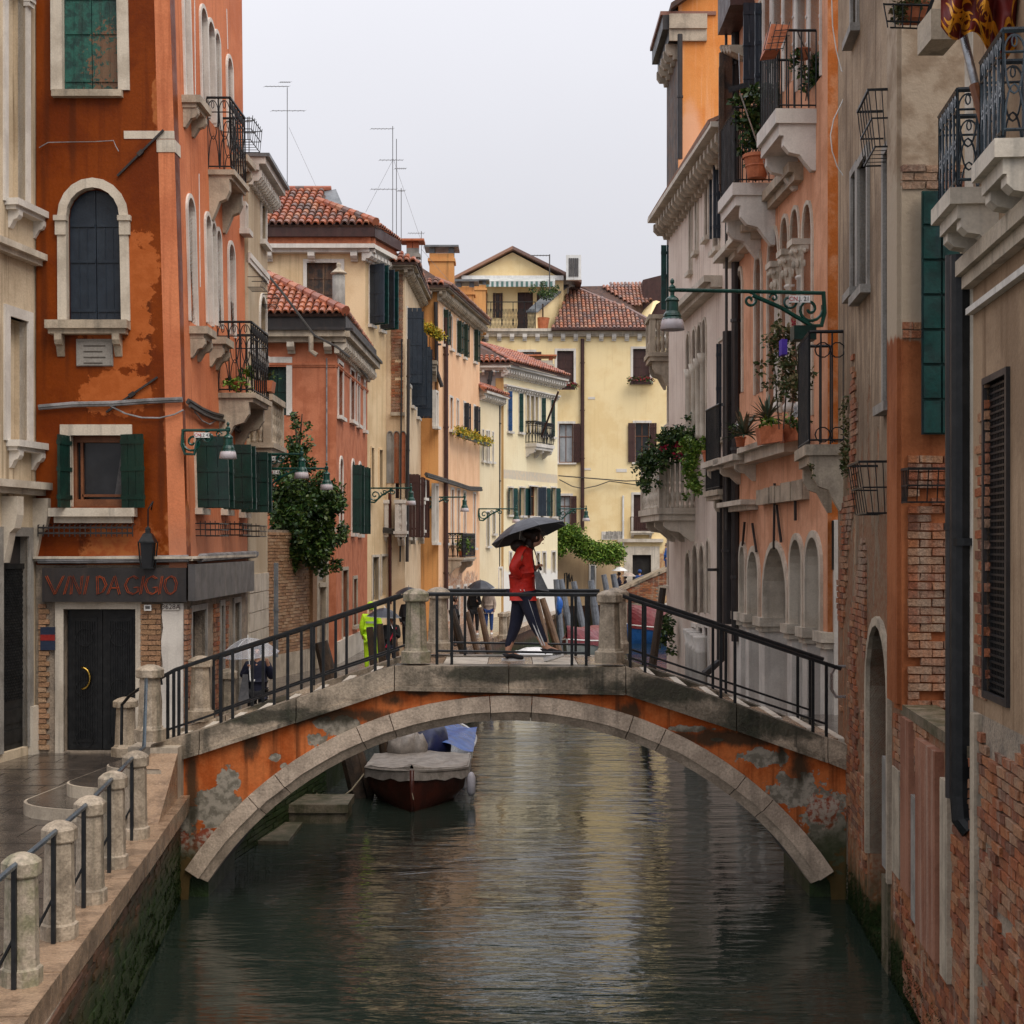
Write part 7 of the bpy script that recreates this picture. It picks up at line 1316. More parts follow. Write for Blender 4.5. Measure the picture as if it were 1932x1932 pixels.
o = lump(None, W(1055,1142,69.6), (.16,.14,.42), 'tarp_blue', 4, 'plastic_bag'); o['label'] = 'bright blue plastic bag tied to a grey mooring pole'; o['category'] = 'bag'
for u, v in ((949,1205),(960,1203)): p = W(u,v,dground(v,1.35)); mb = MB(); mb.lathe(p, [(.2,0),(.2,.12),(.15,.15),(.14,.75),(.19,.78),(.19,.88),(0,.95)], 8); ob('stone_post', mb, 'post_stone', None, 'small distant stone post on the quay, '+('left' if u < 955 else 'right')+' of a close pair', 'post')
# ================================================================ plants, pots and things on the right bank
def blob_plant(lab, parts, m, pot=None, flowers=None, name='plant', stems=()):
    p0 = W(*parts[0][:3]); t = thing(name, p0, lab, 'plant'); mb = MB()
    for i, (u, v, d, rx, ry, rz, n, s_) in enumerate(parts): leaves(mb, W(u,v,d), (rx,ry,rz), n, s_, int(u+v)+i, hang=0, clump=max(6, n//25))
    ob('foliage', mb, m, t)
    if stems:
        mb = MB()
        for s_ in stems: mb.tube([W(*q) for q in s_], .012, 4)
        ob('stems', mb, 'bark', t)
    if flowers:
        mb = MB()
        for (u, v, d, r, n, s_) in flowers[1]: leaves(mb, W(u,v,d), (r,r,r), n, s_, int(u*7+v))
        ob('flowers', mb, flowers[0], t)
    if pot:
        u, v, d, r, h, pm = pot; mb = MB(); mb.lathe(W(u,v,d), [(r*.7,0),(r*.95,h*.85),(r*1.08,h*.86),(r*1.08,h),(r*.9,h)], 16); mb.lathe(W(u,v,d), [(r*.84,h*.45),(r*.9,h*.5),(r*.86,h*.55)], 16, cap=False); ob('pot', mb, pm, t, smooth=False)
    return t
blob_plant('leafy laurel in a big terracotta pot on the middle iron balcony', [(1425,235,26.6,.3,.3,.5,700,.11),(1450,200,26.4,.35,.3,.35,800,.11),(1415,180,26.6,.22,.2,.2,200,.14),(1420,275,26.6,.2,.2,.3,200,.12)], 'dark_leaf', (1428,337,26.55,.24,.42,'terracotta'), stems=[[(1428,300,26.6),(1425,240,26.6),(1440,200,26.5)],[(1432,300,26.6),(1445,230,26.5)]])
blob_plant('dry twiggy plants behind the bars of the top iron balcony', [(1530,140,23.8,.16,.2,.3,260,.09),(1505,110,23.8,.12,.2,.2,120,.08),(1543,120,23.9,.1,.2,.2,120,.09)], 'dark_leaf', (1515,112,23.9,.12,.16,'terracotta'), stems=[[(1520,190,23.8),(1530,120,23.8),(1505,60,23.8)],[(1525,190,23.8),(1512,90,23.8)]])
wb = thing('window_box', W(1460,65,23.4), 'tilted terracotta flower box in a wire holder at the top balcony corner', 'planter'); mb = MB(); p = W(1458,95,23.4); mb.hexa([p+V((-.12,0,0)),p+V((.12,0,.03)),p+V((.12,.5,.03)),p+V((-.12,.5,0)),p+V((-.02,0,.42)),p+V((.28,0,.40)),p+V((.28,.5,.40)),p+V((-.02,.5,.42))]); ob('trough', mb, 'terracotta', wb); mb = MB()
for k in range(4): mb.tube([p+V((-.15+.06*k,-.03,.1*k)), p+V((.16+.05*k,-.03,.02+.1*k))], .008, 4); mb.tube([p+V((-.15+.1*k,-.03,-.02)), p+V((-.04+.1*k,-.03,.44))], .008, 4)
ob('wire_holder', mb, 'black_iron', wb)
bm = thing('broom', W(1381,172,26.2), 'upturned black broom leaning on the middle iron balcony', 'broom'); mb = MB(); mb.tube([W(1450,332,26.4), W(1396,175,26.2)], .014, 6); mb.tube([W(1396,165,26.2), W(1394,100,26.2)], .008, 5); ob('handle', mb, 'alu', bm); mb = MB(); mb.hexa([W(1375,175,26.3),W(1412,164,26.3),W(1412,164,26.1),W(1375,175,26.1),W(1373,165,26.3),W(1411,154,26.3),W(1411,154,26.1),W(1373,165,26.1)]); ob('brush', mb, 'black_cloth', bm)
b_ = px_balcony(bl, R2, 1526, 0, 838, 19.7, 1.5, .62, 'black_iron', 'stone', .26); mb = MB()
for k in range(2):
    for zz in (W(0,820,19.65).z, W(0,660,19.65).z): mb.tube([W(1552+28*k,0,19.66)*V((1,1,0)) if 0 else V((W(1552+28*k,0,19.66).x+.1*cos(t/10*2*pi), 19.66, zz+.1*sin(t/10*2*pi))) for t in range(10)], .011, 4, True)
ob('iron_rings', mb, 'black_iron', b_)
blob_plant('straggly climbing plant rising beside the black iron balcony', [(1465,650,22.6,.14,.2,.35,330,.08),(1480,700,22.5,.28,.2,.4,500,.08),(1500,720,22.4,.25,.2,.35,420,.08),(1460,740,22.6,.2,.2,.3,120,.07),(1485,625,22.5,.15,.15,.15,120,.08)], 'dry_leaf', flowers=('red_flower', [(1496,608,22.4,.06,14,.07)]), stems=[[(1470,810,22.6),(1462,700,22.6),(1450,640,22.6)],[(1478,810,22.6),(1485,720,22.5),(1470,620,22.6)],[(1490,800,22.5),(1505,700,22.4),(1500,640,22.4)]])
fb = thing('window_box', W(1510,640,21.2), 'green plastic flower trough on the black balcony rail', 'planter'); mb = MB(); p = W(1485,640,21.2); mb.bx(p.x+.1,p.x+.42,p.y,p.y+.3,p.z,p.z+.2); ob('trough', mb, 'green_paint', fb); mb = MB(); mb.bx(p.x-.08,p.x+.0,p.y-.02,p.y+.2,p.z-.22,p.z-.0); ob('purple_cloth', mb, mat('purple', (.10,.05,.42)), fb)
def agave(c, r, n, lab, seed):
    r_ = random.Random(seed); t = thing('agave', c, lab, 'plant'); mb = MB()
    for i in range(n):
        a = r_.uniform(0, 6.28); el_ = r_.uniform(.1, 1.3); L_ = r*r_.uniform(.7, 1.1); d = V((cos(a)*cos(el_), sin(a)*cos(el_), sin(el_))); s_ = d.cross(V((0,0,1))).normalized(); P = []
        for k in range(6): q = k/5; p = V(c)+d*L_*q-V((0,0,.35*L_*q*q*cos(el_))); w_ = .035*r*2*(1-q)**.7*(.6+q); P.append((p-s_*w_, p+V((0,0,-w_*.5)), p+s_*w_))
        b = len(mb.v)
        for x in P: mb.v += [tuple(y) for y in x]
        for k in range(5):
            for j in (0, 1): mb.f.append([b+k*3+j, b+k*3+j+1, b+k*3+j+4, b+k*3+j+3])
    ob('leaves', mb, 'agave', t); return t
agave(W(1448,792,24.2), .5, 46, 'large spiky agave in the terracotta troughs on the loggia sill', 1); agave(W(1405,820,26.5), .55, 44, 'spiky agave drooping over the small bracket ledge', 2)
for i, (u0, u1) in enumerate(((1437,1476),(1480,1512))): fb = thing('window_box', W(u0,835,24), ('left' if not i else 'right')+' terracotta trough on the pink house loggia sill', 'planter'); a = W(u0,838-4*i,24); b = W(u1,832-4*i,23.6); mb = MB(); mb.hexa([a,b,b+V((0,.4,0)),a+V((0,.4,0)),a+V((-.04,0,.28)),b+V((.02,0,.28)),b+V((.02,.4,.28)),a+V((-.04,.4,.28))]); ob('trough', mb, 'terracotta', fb); mb = MB(); leaves(mb, a.lerp(b,.5)+V((0,.15,.34)), (.2,.15,.12), 70, .09, 40+i); ob('foliage', mb, 'bright_leaf', fb)
blob_plant('cluster of white flowers on the loggia sill beside the iron balcony', [(1508,800,22.6,.14,.15,.12,120,.07)], 'dark_leaf', flowers=('white_cloth', [(1507,775,22.5,.11,150,.06)]), stems=[[(1508,820,22.5),(1508,790,22.5)]])
blob_plant('small white flowered plant in a terracotta pot on the bracket ledge', [(1393,815,27,.12,.12,.14,90,.08)], 'dark_leaf', (1397,843,27,.1,.18,'terracotta'), flowers=('white_cloth', [(1394,800,27,.07,40,.06)]))
blob_plant('big dark bush with red flowers on the stone balustrade balcony', [(1262,838,35,.32,.4,.38,900,.11),(1285,825,35,.35,.4,.35,900,.11),(1305,835,35,.25,.4,.3,500,.11)], 'dark_leaf', flowers=('red_flower', [(1282,850,34.6,.25,60,.09),(1308,845,34.6,.12,30,.09),(1255,845,34.6,.1,16,.09)]))
blob_plant('dark green trailing plant spilling off the left balcony corner', [(1225,880,34.8,.28,.3,.45,900,.1),(1238,865,34.8,.3,.3,.3,500,.1),(1222,908,34.8,.18,.3,.28,260,.1)], 'dark_leaf')
blob_plant('light green ivy hanging down over the balcony balusters', [(1310,845,33.8,.28,.2,.25,500,.09),(1304,880,33.7,.24,.2,.4,700,.09),(1308,915,33.7,.2,.2,.3,400,.09),(1330,835,33.6,.2,.2,.2,260,.09)], 'bright_leaf', (1336,872,33.4,.14,.26,'terracotta'))
blob_plant('weeds growing along the stone corbel of the black balcony', [(1598,850,19.2,.07,.1,.5,300,.06),(1593,790,19.2,.05,.08,.3,120,.05),(1530,880,19.4,.04,.05,.12,40,.05)], 'dry_leaf'); blob_plant('dark ivy clump hanging at the waterline beside the leaning pole', [(1257,1190,37.5,.14,.2,.55,700,.1)], 'dark_leaf')
blob_plant('yellow green herbs in pots on the iron balcony of the orange building', [(462,705,26.6,.12,.15,.3,160,.09),(440,728,26.2,.25,.2,.12,160,.09)], 'bright_leaf', (449,738,26.2,.12,.16,'terracotta')); fb = thing('window_box', W(490,735,27.6), 'terracotta trough with sparse greenery beside the lower iron balcony', 'planter'); p = W(481,738,27.6); mb = MB(); mb.hexa([p,p+V((.3,0,0)),p+V((.3,.4,0)),p+V((0,.4,0)),p+V((-.03,0,.2)),p+V((.33,0,.2)),p+V((.33,.4,.2)),p+V((-.03,.4,.2))]); ob('trough', mb, 'terracotta', fb); mb = MB(); leaves(mb, p+V((.2,.2,.28)), (.22,.2,.12), 90, .07, 3); ob('foliage', mb, 'dark_leaf', fb)
# top right: wire basket with plant, flagpole and draped flag
wb = thing('hanging_basket', W(1700,30,12.6), 'wire flower basket with yellow green plant at the top right', 'planter'); mb = MB(); 
for v_, k in ((8,1.0),(40,.85),(52,.7)): mb.tube([W(1712-45*k,v_,12.6), W(1712+45*k,v_+2,12.6), W(1712+45*k,v_+2,12.9), W(1712-45*k,v_,12.9)], .01, 4, True)
for i in range(6): mb.tube([W(1667+18*i,6,12.6), W(1675+14*i,52,12.6)], .007, 4)
mb.tube([W(1740,55,12.6), W(1770,-30,12.6)], .02, 4); ob('wire_frame', mb, 'black_iron', wb); mb = MB(); leaves(mb, W(1697,22,12.7), (.07,.1,.12), 240, .045, 4); leaves(mb, W(1725,0,12.7), (.14,.1,.08), 160, .045, 5); ob('foliage', mb, 'dry_leaf', wb); mb = MB(); p = W(1712,28,12.7); mb.bx(p.x-.02,p.x+.2,p.y,p.y+.2,p.z-.02,p.z+.14); ob('pot', mb, 'terracotta', wb)
fp = thing('flagpole', W(1875,305,10.5), 'grey metal flagpole clamped to the near iron balcony', 'flagpole'); mb = MB(); mb.tube([W(1876,306,10.4), W(1806,20,10.6), W(1795,-40,10.7)], .03, 10); ob('pole', mb, 'alu', fp, smooth=True); mb = MB(); mb.tube([W(1857,230,10.45), W(1838,160,10.5)], .036, 8); ob('clamp', mb, 'window_wood', fp)
mb = MB(); m2 = MB(); nu, nv = 44, 26
def flagp(a, b, off=0):
    u = 1775+a*175; top = -40+30*sin(a*5); bot = 50+80*a+30*sin(a*13)*(.4+.6*a); v = top+(bot-top)*b; d = 10.35+.09*sin(a*21+b*4)+.05*sin(a*37)-off; return W(u, v, d)
for i in range(nu+1):
    for j in range(nv+1): mb.v.append(tuple(flagp(i/nu, j/nv)))
for i in range(nu):
    for j in range(nv): mb.f.append([i*(nv+1)+j, i*(nv+1)+j+1, (i+1)*(nv+1)+j+1, (i+1)*(nv+1)+j])
fl = thing('flag', W(1850,60,10.4), 'crumpled dark red flag with golden ornament hanging at the top right corner', 'flag'); ob('cloth', mb, 'flag_cloth', fl, smooth=True); r_ = random.Random(5)
for k in range(34):
    a, b = r_.random(), r_.uniform(.3, .95); th_ = r_.uniform(0, 6); P = []
    for i in range(14): P.append((min(.995, max(.005, a)), min(.99, max(.02, b)))); th_ += r_.uniform(.1, .55); a += .018*cos(th_); b += .06*sin(th_)
    bq = len(m2.v)
    for i, (x, y) in enumerate(P): w_ = .042*sin(pi*(i+.5)/14)+.01; m2.v += [tuple(flagp(x, max(0, y-w_), .006)), tuple(flagp(x, min(1, y+w_), .006))]
    for i in range(13): m2.f.append([bq+2*i, bq+2*i+1, bq+2*i+3, bq+2*i+2])
ob('gold_ornament', m2, 'flag_gold', fl)
# ================================================================ people
SK = []
def skin(name, J, edges, m, parent, root, sub=1):
    keys = [k for k in J if any(k in e for e in edges)]; ix = {k: i for i, k in enumerate(keys)}
    me = bpy.data.meshes.new(name); me.from_pydata([tuple(J[k][0]) for k in keys], [(ix[a], ix[b]) for a, b in edges], []); o = bpy.data.objects.new(name, me); fin(o, parent, None, None, None, None, False)
    o.modifiers.new('s', 'SKIN'); sv_ = me.skin_vertices[0].data
    for k in keys: r = J[k][1]; sv_[ix[k]].radius = (r, r) if isinstance(r, (int, float)) else r; sv_[ix[k]].use_root = (k == root)
    s_ = o.modifiers.new('u', 'SUBSURF'); s_.levels = sub; s_.render_levels = sub; me.materials.append(G(m)); SK.append(o); return o
def base_joints(k=1.0):
    P = dict(pel=((0,0,.93),(.13,.10)), wai=((0,0,1.08),(.12,.09)), che=((.01,0,1.28),(.14,.10)), nb=((.0,0,1.43),.055), nk=((.015,0,1.50),.05), jaw=((.035,0,1.555),(.062,.055)), sku=((.02,0,1.62),(.088,.078)), top=((.01,0,1.68),(.06,.055)), nos=((.125,0,1.595),.014),
             shl=((0,.17,1.38),.06), ell=((-.03,.22,1.12),.042), wrl=((.05,.2,.9),.03), hal=((.07,.2,.83),(.035,.02)), shr=((0,-.17,1.38),.06), elr=((-.03,-.22,1.12),.042), wrr=((.05,-.2,.9),.03), har=((.07,-.2,.83),(.035,.02)),
             hpl=((0,.09,.88),.09), knl=((.01,.1,.5),.058), anl=((-.02,.1,.09),.038), tol=((.13,.1,.03),.03), hpr=((0,-.09,.88),.09), knr=((.01,-.1,.5),.058), anr=((-.02,-.1,.09),.038), tor=((.13,-.1,.03),.03))
    return {a: (V(p)*k, tuple(x*k for x in r) if isinstance(r, tuple) else r*k) for a, (p, r) in P.items()}
def person(lab, loc, yaw, k, over, top='black_cloth', bot='black_cloth', hair='hair', shoe='shoe_sole', hood=None, hands=False, cat='person', coat=0.0, hairback=0):
    t = thing('person', loc, lab, cat); J = base_joints(k)
    cs_, sn = cos(yaw), sin(yaw)
    rot = lambda p: V((p.x*cs_-p.y*sn, p.x*sn+p.y*cs_, p.z))
    J = {a: (rot(p), r) for a, (p, r) in J.items()}
    for a, q in over.items(): J[a] = (V(q[0]) if isinstance(q[0], (tuple, V)) and len(q) == 2 and not isinstance(q[0], (int, float)) else V(q), q[1] if isinstance(q[0], (tuple, V)) and len(q) == 2 else J[a][1])
    E = [('pel','wai'),('wai','che'),('che','nb'),('nb','nk'),('nk','jaw'),('jaw','sku'),('sku','top'),('sku','nos'),('che','shl'),('shl','ell'),('ell','wrl'),('wrl','hal'),('che','shr'),('shr','elr'),('elr','wrr'),('wrr','har'),('pel','hpl'),('hpl','knl'),('knl','anl'),('anl','tol'),('pel','hpr'),('hpr','knr'),('knr','anr'),('anr','tor')]
    if hands:
        for s_ in 'lr':
            h = J['ha'+s_][0]; wv_ = (h-J['wr'+s_][0]).normalized(); sd_ = wv_.cross(V((0,0,1))).normalized()
            if sd_.length < .1: sd_ = V((1,0,0))
            for i in range(4): a = 'f%s%d' % (s_, i); off = sd_*(.013*(i-1.5)); J[a] = (h+off+wv_*.03, .0085); J[a+'b'] = (h+off+wv_*(.05-.004*abs(i-1))+V((0,0,-.012)), .0075); J[a+'c'] = (h+off+wv_*.04+V((0,0,-.035)), .0065); E += [('ha'+s_, a), (a, a+'b'), (a+'b', a+'c')]
            J['t'+s_] = (h+sd_*.03+wv_*.0, .010); J['t'+s_+'b'] = (h+sd_*.035+wv_*.03, .008); E += [('wr'+s_, 't'+s_), ('t'+s_, 't'+s_+'b')]
    skin('body', J, E, 'skin', t, 'pel', 1)
    g = lambda a, f, ad: (J[a][0], tuple(x*f+ad for x in J[a][1]) if isinstance(J[a][1], tuple) else J[a][1]*f+ad)
    JT = {a: g(a, 1.12, .024*k) for a in ('pel','wai','che','shl','ell','shr','elr')}; JT['nb'] = g('nb', 1.2, .01); JT['wrl'] = (J['wrl'][0].lerp(J['ell'][0], .08), .047*k); JT['wrr'] = (J['wrr'][0], .05*k); JT['hem'] = (J['pel'][0]-V((0,0,.07*k+coat)), (.155*k, .125*k)); 
    skin('jacket', JT, [('pel','wai'),('wai','che'),('che','nb'),('che','shl'),('shl','ell'),('ell','wrl'),('che','shr'),('shr','elr'),('elr','wrr'),('pel','hem')], top, t, 'pel', 2)
    JB = {a: g(a, 1.08, .012*k) for a in ('pel','hpl','knl','hpr','knr')}; JB['anl'] = (J['anl'][0]+V((0,0,.05)), .05*k); JB['anr'] = (J['anr'][0]+V((0,0,.05)), .05*k)
    skin('trousers', JB, [('pel','hpl'),('hpl','knl'),('knl','anl'),('pel','hpr'),('hpr','knr'),('knr','anr')], bot, t, 'pel', 2)
    for s_ in 'lr':
        a, b = J['an'+s_][0], J['to'+s_][0]; hd = (a-b); hd.z = 0; hd = hd.normalized() if hd.length > .01 else V((0,0,0)); JS = {'a': (a-V((0,0,.015*k)), (.055*k, .05*k)), 'h': (a+hd*.03-V((0,0,.045*k)), (.045*k,.035*k)), 'b': (b, (.048*k, .036*k)), 'c': (b-hd*.04, (.036*k,.028*k))}; skin('shoe', JS, [('a','h'),('a','b'),('b','c')], shoe, t, 'a', 1)
    hc = J['sku'][0]; fw = (J['nos'][0]-hc); fw.z = 0; fw = fw.normalized(); sd_ = V((-fw.y, fw.x, 0))
    if hair:
        mb = MB(); mb.ball(hc-fw*.018*k+V((0,0,.022*k)), (.103*k,.103*k,.102*k), 12)
        mb.v = [tuple(V(v)-fw*max(0, (V(v)-hc).dot(fw)-.045*k)*.95 if v[2] < hc.z+.055*k else V(v)) for v in mb.v]
        if hairback: mb.ball(hc-fw*.09*k-V((0,0,.09*k)), (.07*k,.07*k,.12*k), 8)
        ob('hair' if not hood else 'hood', mb, hood or hair, t, inv=False, smooth=True)
    for s_ in (-1, 1): mb = MB(); mb.ball(hc+fw*.083*k+sd_*s_*.032*k+V((0,0,.0)), .011*k, 5); ob('eye', mb, 'black_letter', t, inv=False); mb = MB(); mb.ball(hc+sd_*s_*.088*k-fw*.0, (.014*k,.014*k,.028*k), 5); ob('ear', mb, 'skin', t, inv=False)
    mb = MB(); mb.ball(J['jaw'][0]+fw*.066*k, (.012*k,.022*k,.006*k), 5); ob('mouth', mb, 'red_flower', t, inv=False)
    return t, J
def umbrella(lab, c, Rr, h, N, m, hand, rim=None, n=8, shaft='alu', hook=False):
    t = thing('umbrella', c, lab, 'umbrella'); c = V((0,0,0)); N = V(N).normalized(); rt = N.to_track_quat('Z', 'Y').to_matrix(); mb = MB(); K = 7; sub = 4; T = n*sub
    for i in range(K+1):
        q = i/K
        for j in range(T):
            a = 2*pi*j/T; s_ = (j % sub)/sub; sc_ = 1-.075*sin(pi*s_)*q*q; r = Rr*q*sc_; z = h*(cos(q*1.45)-cos(1.45))/(1-cos(1.45))-.03*sin(pi*s_)*q*(1-q)*4*h-.0; mb.v.append(tuple(rt @ V((r*cos(a), r*sin(a), z))))
    for i in range(K):
        for j in range(T): mb.f.append([i*T+j, i*T+(j+1) % T, (i+1)*T+(j+1) % T, (i+1)*T+j])
    ob('canopy', mb, m, t, inv=False, smooth=False)
    mb = MB()
    for k in range(n):
        a = 2*pi*k/n; P = [rt @ V((Rr*q*cos(a), Rr*q*sin(a), h*(cos(q*1.45)-cos(1.45))/(1-cos(1.45))-.006)) for q in [i/6 for i in range(7)]]; mb.tube(P, .004, 3)
    ob('ribs', mb, shaft, t, inv=False)
    if rim:
        mb = MB(); P = [rt @ V((Rr*(1-.075*sin(pi*(j % sub)/sub))*cos(2*pi*j/T), Rr*(1-.075*sin(pi*(j % sub)/sub))*sin(2*pi*j/T), .002)) for j in range(T)]; mb.tube(P, .012, 4, True); ob('rim', mb, rim, t, inv=False)
    H = V(hand)-WLOC[t.name]; mb = MB(); mb.tube([rt @ V((0,0,h+.05)), H], .008, 6); ob('shaft', mb, shaft, t, inv=False)
    if hook: mb = MB(); d = (H-(rt @ V((0,0,h)))).normalized(); p = H+d*.18; mb.tube([H, p]+[p+V((.035-.035*cos(a), 0, 0))+d*(.04*sin(a)) for a in [pi*i/6 for i in range(7)]], .011, 6); ob('handle', mb, 'white_paint', t, inv=False)
    else: mb = MB(); d = (H-(rt @ V((0,0,h)))).normalized(); mb.tube([H-d*.05, H+d*.07], .016, 6); ob('handle', mb, 'black_cloth', t, inv=False)
    return t
# the woman in red crossing the bridge
yw = 20.2; lw = W(985,1246,yw); D_ = lambda u, v, dy=0: W(u,v,yw+dy)-lw
ov = dict(pel=(D_(987,1107),(.145,.14)), wai=(D_(985,1088),(.135,.13)), che=(D_(986,1055),(.13,.125)), nb=(D_(996,1033),.058), nk=(D_(1002,1027),.05), jaw=(D_(1015,1025),(.055,.05)), sku=(D_(1012,1014),(.085,.078)), top=(D_(1010,1006),(.055,.05)), nos=(D_(1027,1018),.012),
          shr=(D_(985,1043,-.16),.062), elr=(D_(967,1074,-.23),.05), wrr=(D_(984,1091,-.15),.03), har=(D_(988,1094,-.03),(.03,.02)), shl=(D_(990,1043,.16),.06), ell=(D_(998,1075,.2),.042), wrl=(D_(1013,1071,.1),.03), hal=(D_(1018,1067,.06),(.034,.024)),
          hpr=(D_(991,1122,-.08),.105), knr=(D_(1010,1178,-.08),.074), anr=(D_(1029,1222,-.08),.05), tor=(D_(1056,1231,-.08),.036), hpl=(D_(983,1122,.08),.105), knl=(D_(972,1182,.08),.07), anl=(D_(957,1231,.08),.05), tol=(D_(983,1241,.08),.036))
wk, J = person('woman in a red jacket and navy striped trousers walking across the bridge', lw, 0, 1.0, ov, 'red_jacket', 'navy_cloth', 'hair', 'black_cloth', None, True, hairback=1)
for dx in (-.016, .03):
    P = [D_(984+dx*140,1112,-.165), D_(992+dx*140,1130,-.178), D_(1001+dx*130,1156,-.165), D_(1009+dx*120,1180,-.152), D_(1017+dx*110,1200,-.142), D_(1025+dx*100,1218,-.136)]; mb = MB(); mb.tube(P, .0095, 5); ob('trouser_stripe', mb, 'white_cloth', wk, inv=False)
for (a, b) in ((D_(1026,1245,-.08), D_(1063,1235,-.08)), (D_(946,1246,.08), D_(990,1246,.08))): mb = MB(); mb.tube([a, a.lerp(b, .5)+V((0,0,-.004)), b], [.034,.036,.026], 6); ob('shoe_sole', mb, 'shoe_sole', wk, inv=False)
mb = MB(); c_ = D_(1021,1012); mb.tube([D_(1022,1011,-.06), D_(1027,1013,-.045), D_(1028,1015,-.01), D_(1027,1013,.045)], .005, 4); mb.tube([D_(1011,1010,-.085), D_(1022,1011,-.07)], .004, 4); ob('glasses', mb, 'brown_paint', wk, inv=False)
mb = MB(); mb.ball(D_(978,1030,-.02), (.11,.1,.09), 8); mb.ball(D_(998,1008,0), (.1,.1,.07), 8); ob('loose_hair', mb, 'hair', wk, inv=False, smooth=True)
mb = MB(); mb.tube([D_(963,1112,-.1),D_(985,1117,-.17),D_(1005,1113,-.12)], .02, 5); ob('jacket_hem', mb, 'red_jacket', wk, inv=False)
umbrella('black folding umbrella tilted over the woman in red', W(998,1009,20.3), .55, .22, (-.29,.16,.94), 'umbrella_black', W(1018,1067,20.26))
bg_ = thing('shoulder_bag', W(1022,1100,20.05), 'grey cloth bag hanging in front of the woman in red', 'bag'); mb = MB(); mb.hexa([W(1011,1112,19.98),W(1036,1116,19.98),W(1036,1116,20.08),W(1011,1112,20.08),W(1008,1078,20.0),W(1018,1078,20.0),W(1018,1078,20.08),W(1008,1078,20.08)]); ob('bag_body', mb, 'grey_cloth', bg_); mb = MB(); mb.tube([W(1010,1079,20.05), W(1007,1060,20.1), W(1002,1040,20.1)], .008, 4); mb.tube([W(1016,1079,20.0), W(1018,1069,20.1)], .008, 4); ob('strap', mb, 'black_cloth', bg_)
# woman under the clear umbrella on the quay
d = 24.6; l2 = V((W(486,0,d).x, d, 1.35)); D2 = lambda u, v, dy=0: W(u,v,d+dy)-l2
p2, J = person('woman in dark navy coat with clear umbrella walking on the quay behind the left railing', l2, -pi/2, .93, dict(shr=((-.165,0,1.27),.058), elr=((-.24,-.02,1.08),.045), wrr=(D2(474,1262,-.2),.03), har=(D2(471,1257,-.22),(.03,.02)), shl=((.165,0,1.27),.058), ell=((.25,-.02,1.06),.045), wrl=(D2(505,1252,-.17),.03), hal=(D2(504,1246,-.18),(.03,.02))), 'navy_cloth', 'black_cloth', 'hair', 'black_cloth', None, True)
umbrella('clear plastic dome umbrella with white frame', W(470,1234,24.55), .5, .27, (-.05,-.1,1), 'clear_film', W(471,1262,24.35), 'clear_film', 8, 'white_paint', True)
bg_ = thing('shoulder_bag', W(457,1290,24.4), 'limp grey bag on the arm of the woman with the clear umbrella', 'bag'); mb = MB(); mb.hexa([W(449,1322,24.3),W(470,1322,24.3),W(470,1322,24.42),W(449,1322,24.42),W(458,1272,24.3),W(468,1272,24.3),W(468,1272,24.4),W(458,1272,24.4)]); ob('bag_body', mb, 'grey_cloth', bg_)
def stand(lab, u, d, k, yaw, top, bot, holding=None, zq=1.35, hood=None, hair='hair', coat=0., shoe='black_cloth'):
    l = V((W(u,0,d).x, d, zq)); f = V((cos(yaw), sin(yaw), 0)); s_ = V((-f.y, f.x, 0)); ov = {}
    if holding: ov = dict(ell=(f*.1*k+s_*.2*k+V((0,0,1.12*k)),.042), wrl=(f*.22*k+s_*.1*k+V((0,0,1.26*k)),.03), hal=(f*.24*k+s_*.08*k+V((0,0,1.31*k)),(.03,.02)))
    t, J = person(lab, l, yaw, k, ov, top, bot, hair, shoe, hood, False, coat=coat); return t, l, (l+J['hal'][0])
t, l, h = stand('worker in bright yellow hi-vis jacket and trousers seen from behind', 700, 37.5, 1.06, pi/2, 'hivis', 'hivis', hood='hivis'); mb = MB()
for z in (1.15, 1.3, .55): mb.lathe((0,0,z), [(.175 if z > 1 else 0.001, 0), (.175 if z > 1 else .001, .05)], 12, cap=False)
ob('reflective_band', mb, 'silver_tape', t, inv=False)
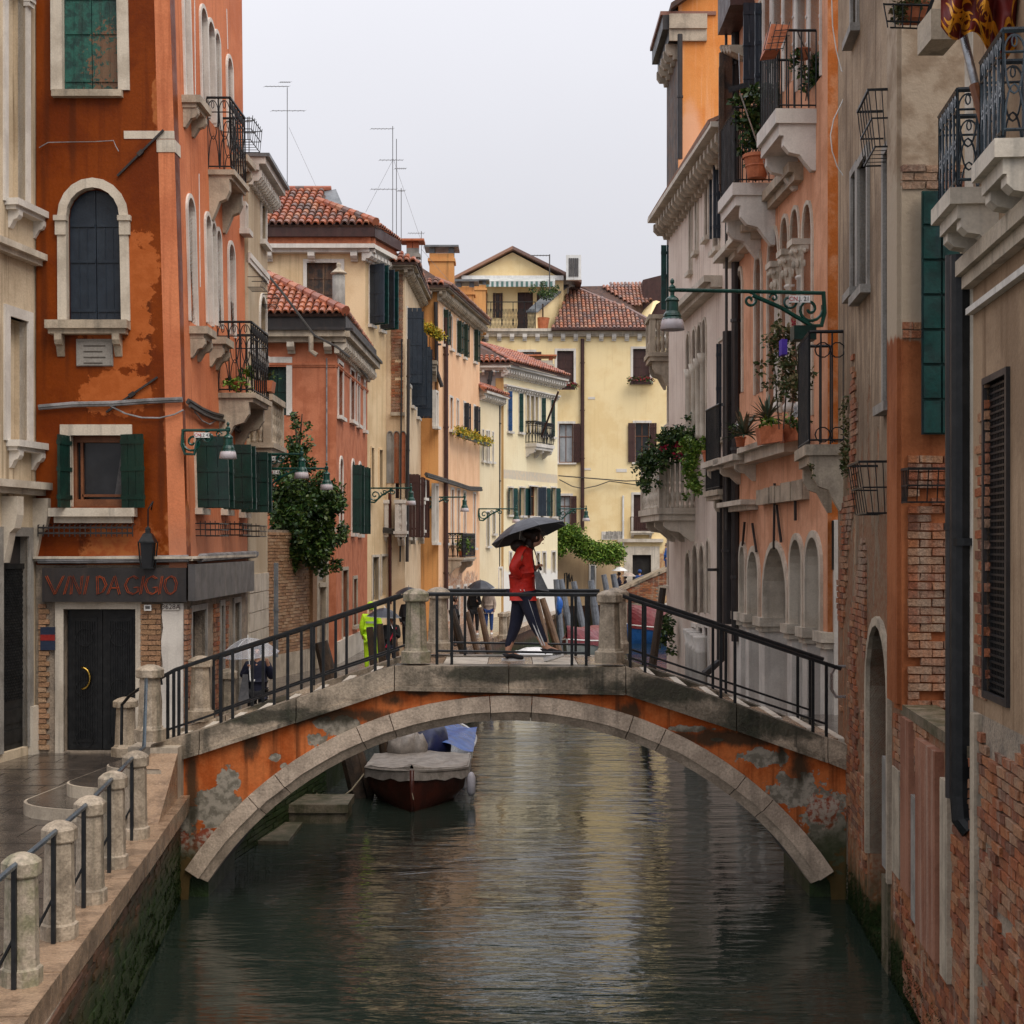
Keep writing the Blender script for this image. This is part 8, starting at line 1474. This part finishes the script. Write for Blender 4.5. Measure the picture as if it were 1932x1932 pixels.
t, l, h = stand('person in dark clothes with a pink shoulder strap under the slate umbrella', 738, 36, .92, -pi/2, 'black_cloth', 'navy_cloth', True); mb = MB(); mb.tube([(.13,-.13,1.28),(.0,-.17,1.0),(-.12,-.14,.8)], .022, 4); ob('pink_strap', mb, 'pink_strap', t, inv=False); umbrella('slate blue umbrella left of the near left bridge post', W(724,1164,36), .42, .22, (.05,0,1), 'umbrella_black', h, 'silver_tape')
t, l, h = stand('dark figure mostly hidden behind the near left bridge post', 770, 45, 1.02, -pi/2, 'black_cloth', 'black_cloth', True); umbrella('black umbrella peeking over the near left bridge post', W(771,1120,45), .42, .2, (0,0,1), 'umbrella_black', h)
stand('figure in black standing by the leaning poles, seen between the bridge posts', 859, 48, .93, 0, 'black_cloth', 'black_cloth')
t, l, h = stand('person dressed in black sharing the black umbrella, on the left', 895, 54, 1.0, -pi/2, 'black_cloth', 'black_cloth', True, shoe='shoe_sole'); umbrella('black umbrella with a white band held over a couple', W(907,1109,53.8), .52, .28, (0,-.1,1), 'umbrella_black', h, 'white_cloth')
stand('person in blue jeans and quilted grey jacket beside the person in black', 922, 54.2, 1.0, -pi/2, 'tan_cloth', 'jeans', shoe='shoe_sole')
t, l, h = stand('navy dressed person under the white umbrella near the doorway', 1168, 81.5, 1.05, pi, 'navy_cloth', 'navy_cloth', True); umbrella('white umbrella near the dark doorway of the yellow house', W(1169,1077,81.4), .45, .22, (0,0,1), 'white_cloth', h)
t, l, h = stand('shorter navy dressed person under the cream umbrella', 1180, 80.5, .95, pi, 'navy_cloth', 'navy_cloth', True); umbrella('cream umbrella with a brown top, right of the white one', W(1186,1087,80.4), .4, .2, (0,0,1), 'tan_cloth', h, 'white_cloth')
stand('person in a hooded blue grey raincoat in front of the dark doorway', 1207, 84.5, 1.1, pi/2, 'jeans', 'navy_cloth', hood='jeans', coat=.2); stand('person in a bright blue jacket crossing the brick bridge', 1258, 77.5, .95, pi, 'blue_cloth', 'jeans', zq=W(0,1084,77.5).z)
bpy.context.view_layer.update(); dg = bpy.context.evaluated_depsgraph_get(); new = [(o, bpy.data.meshes.new_from_object(o.evaluated_get(dg))) for o in SK]
for o, me in new:
    o.modifiers.clear(); o.data = me; me.polygons.foreach_set('use_smooth', [True]*len(me.polygons))
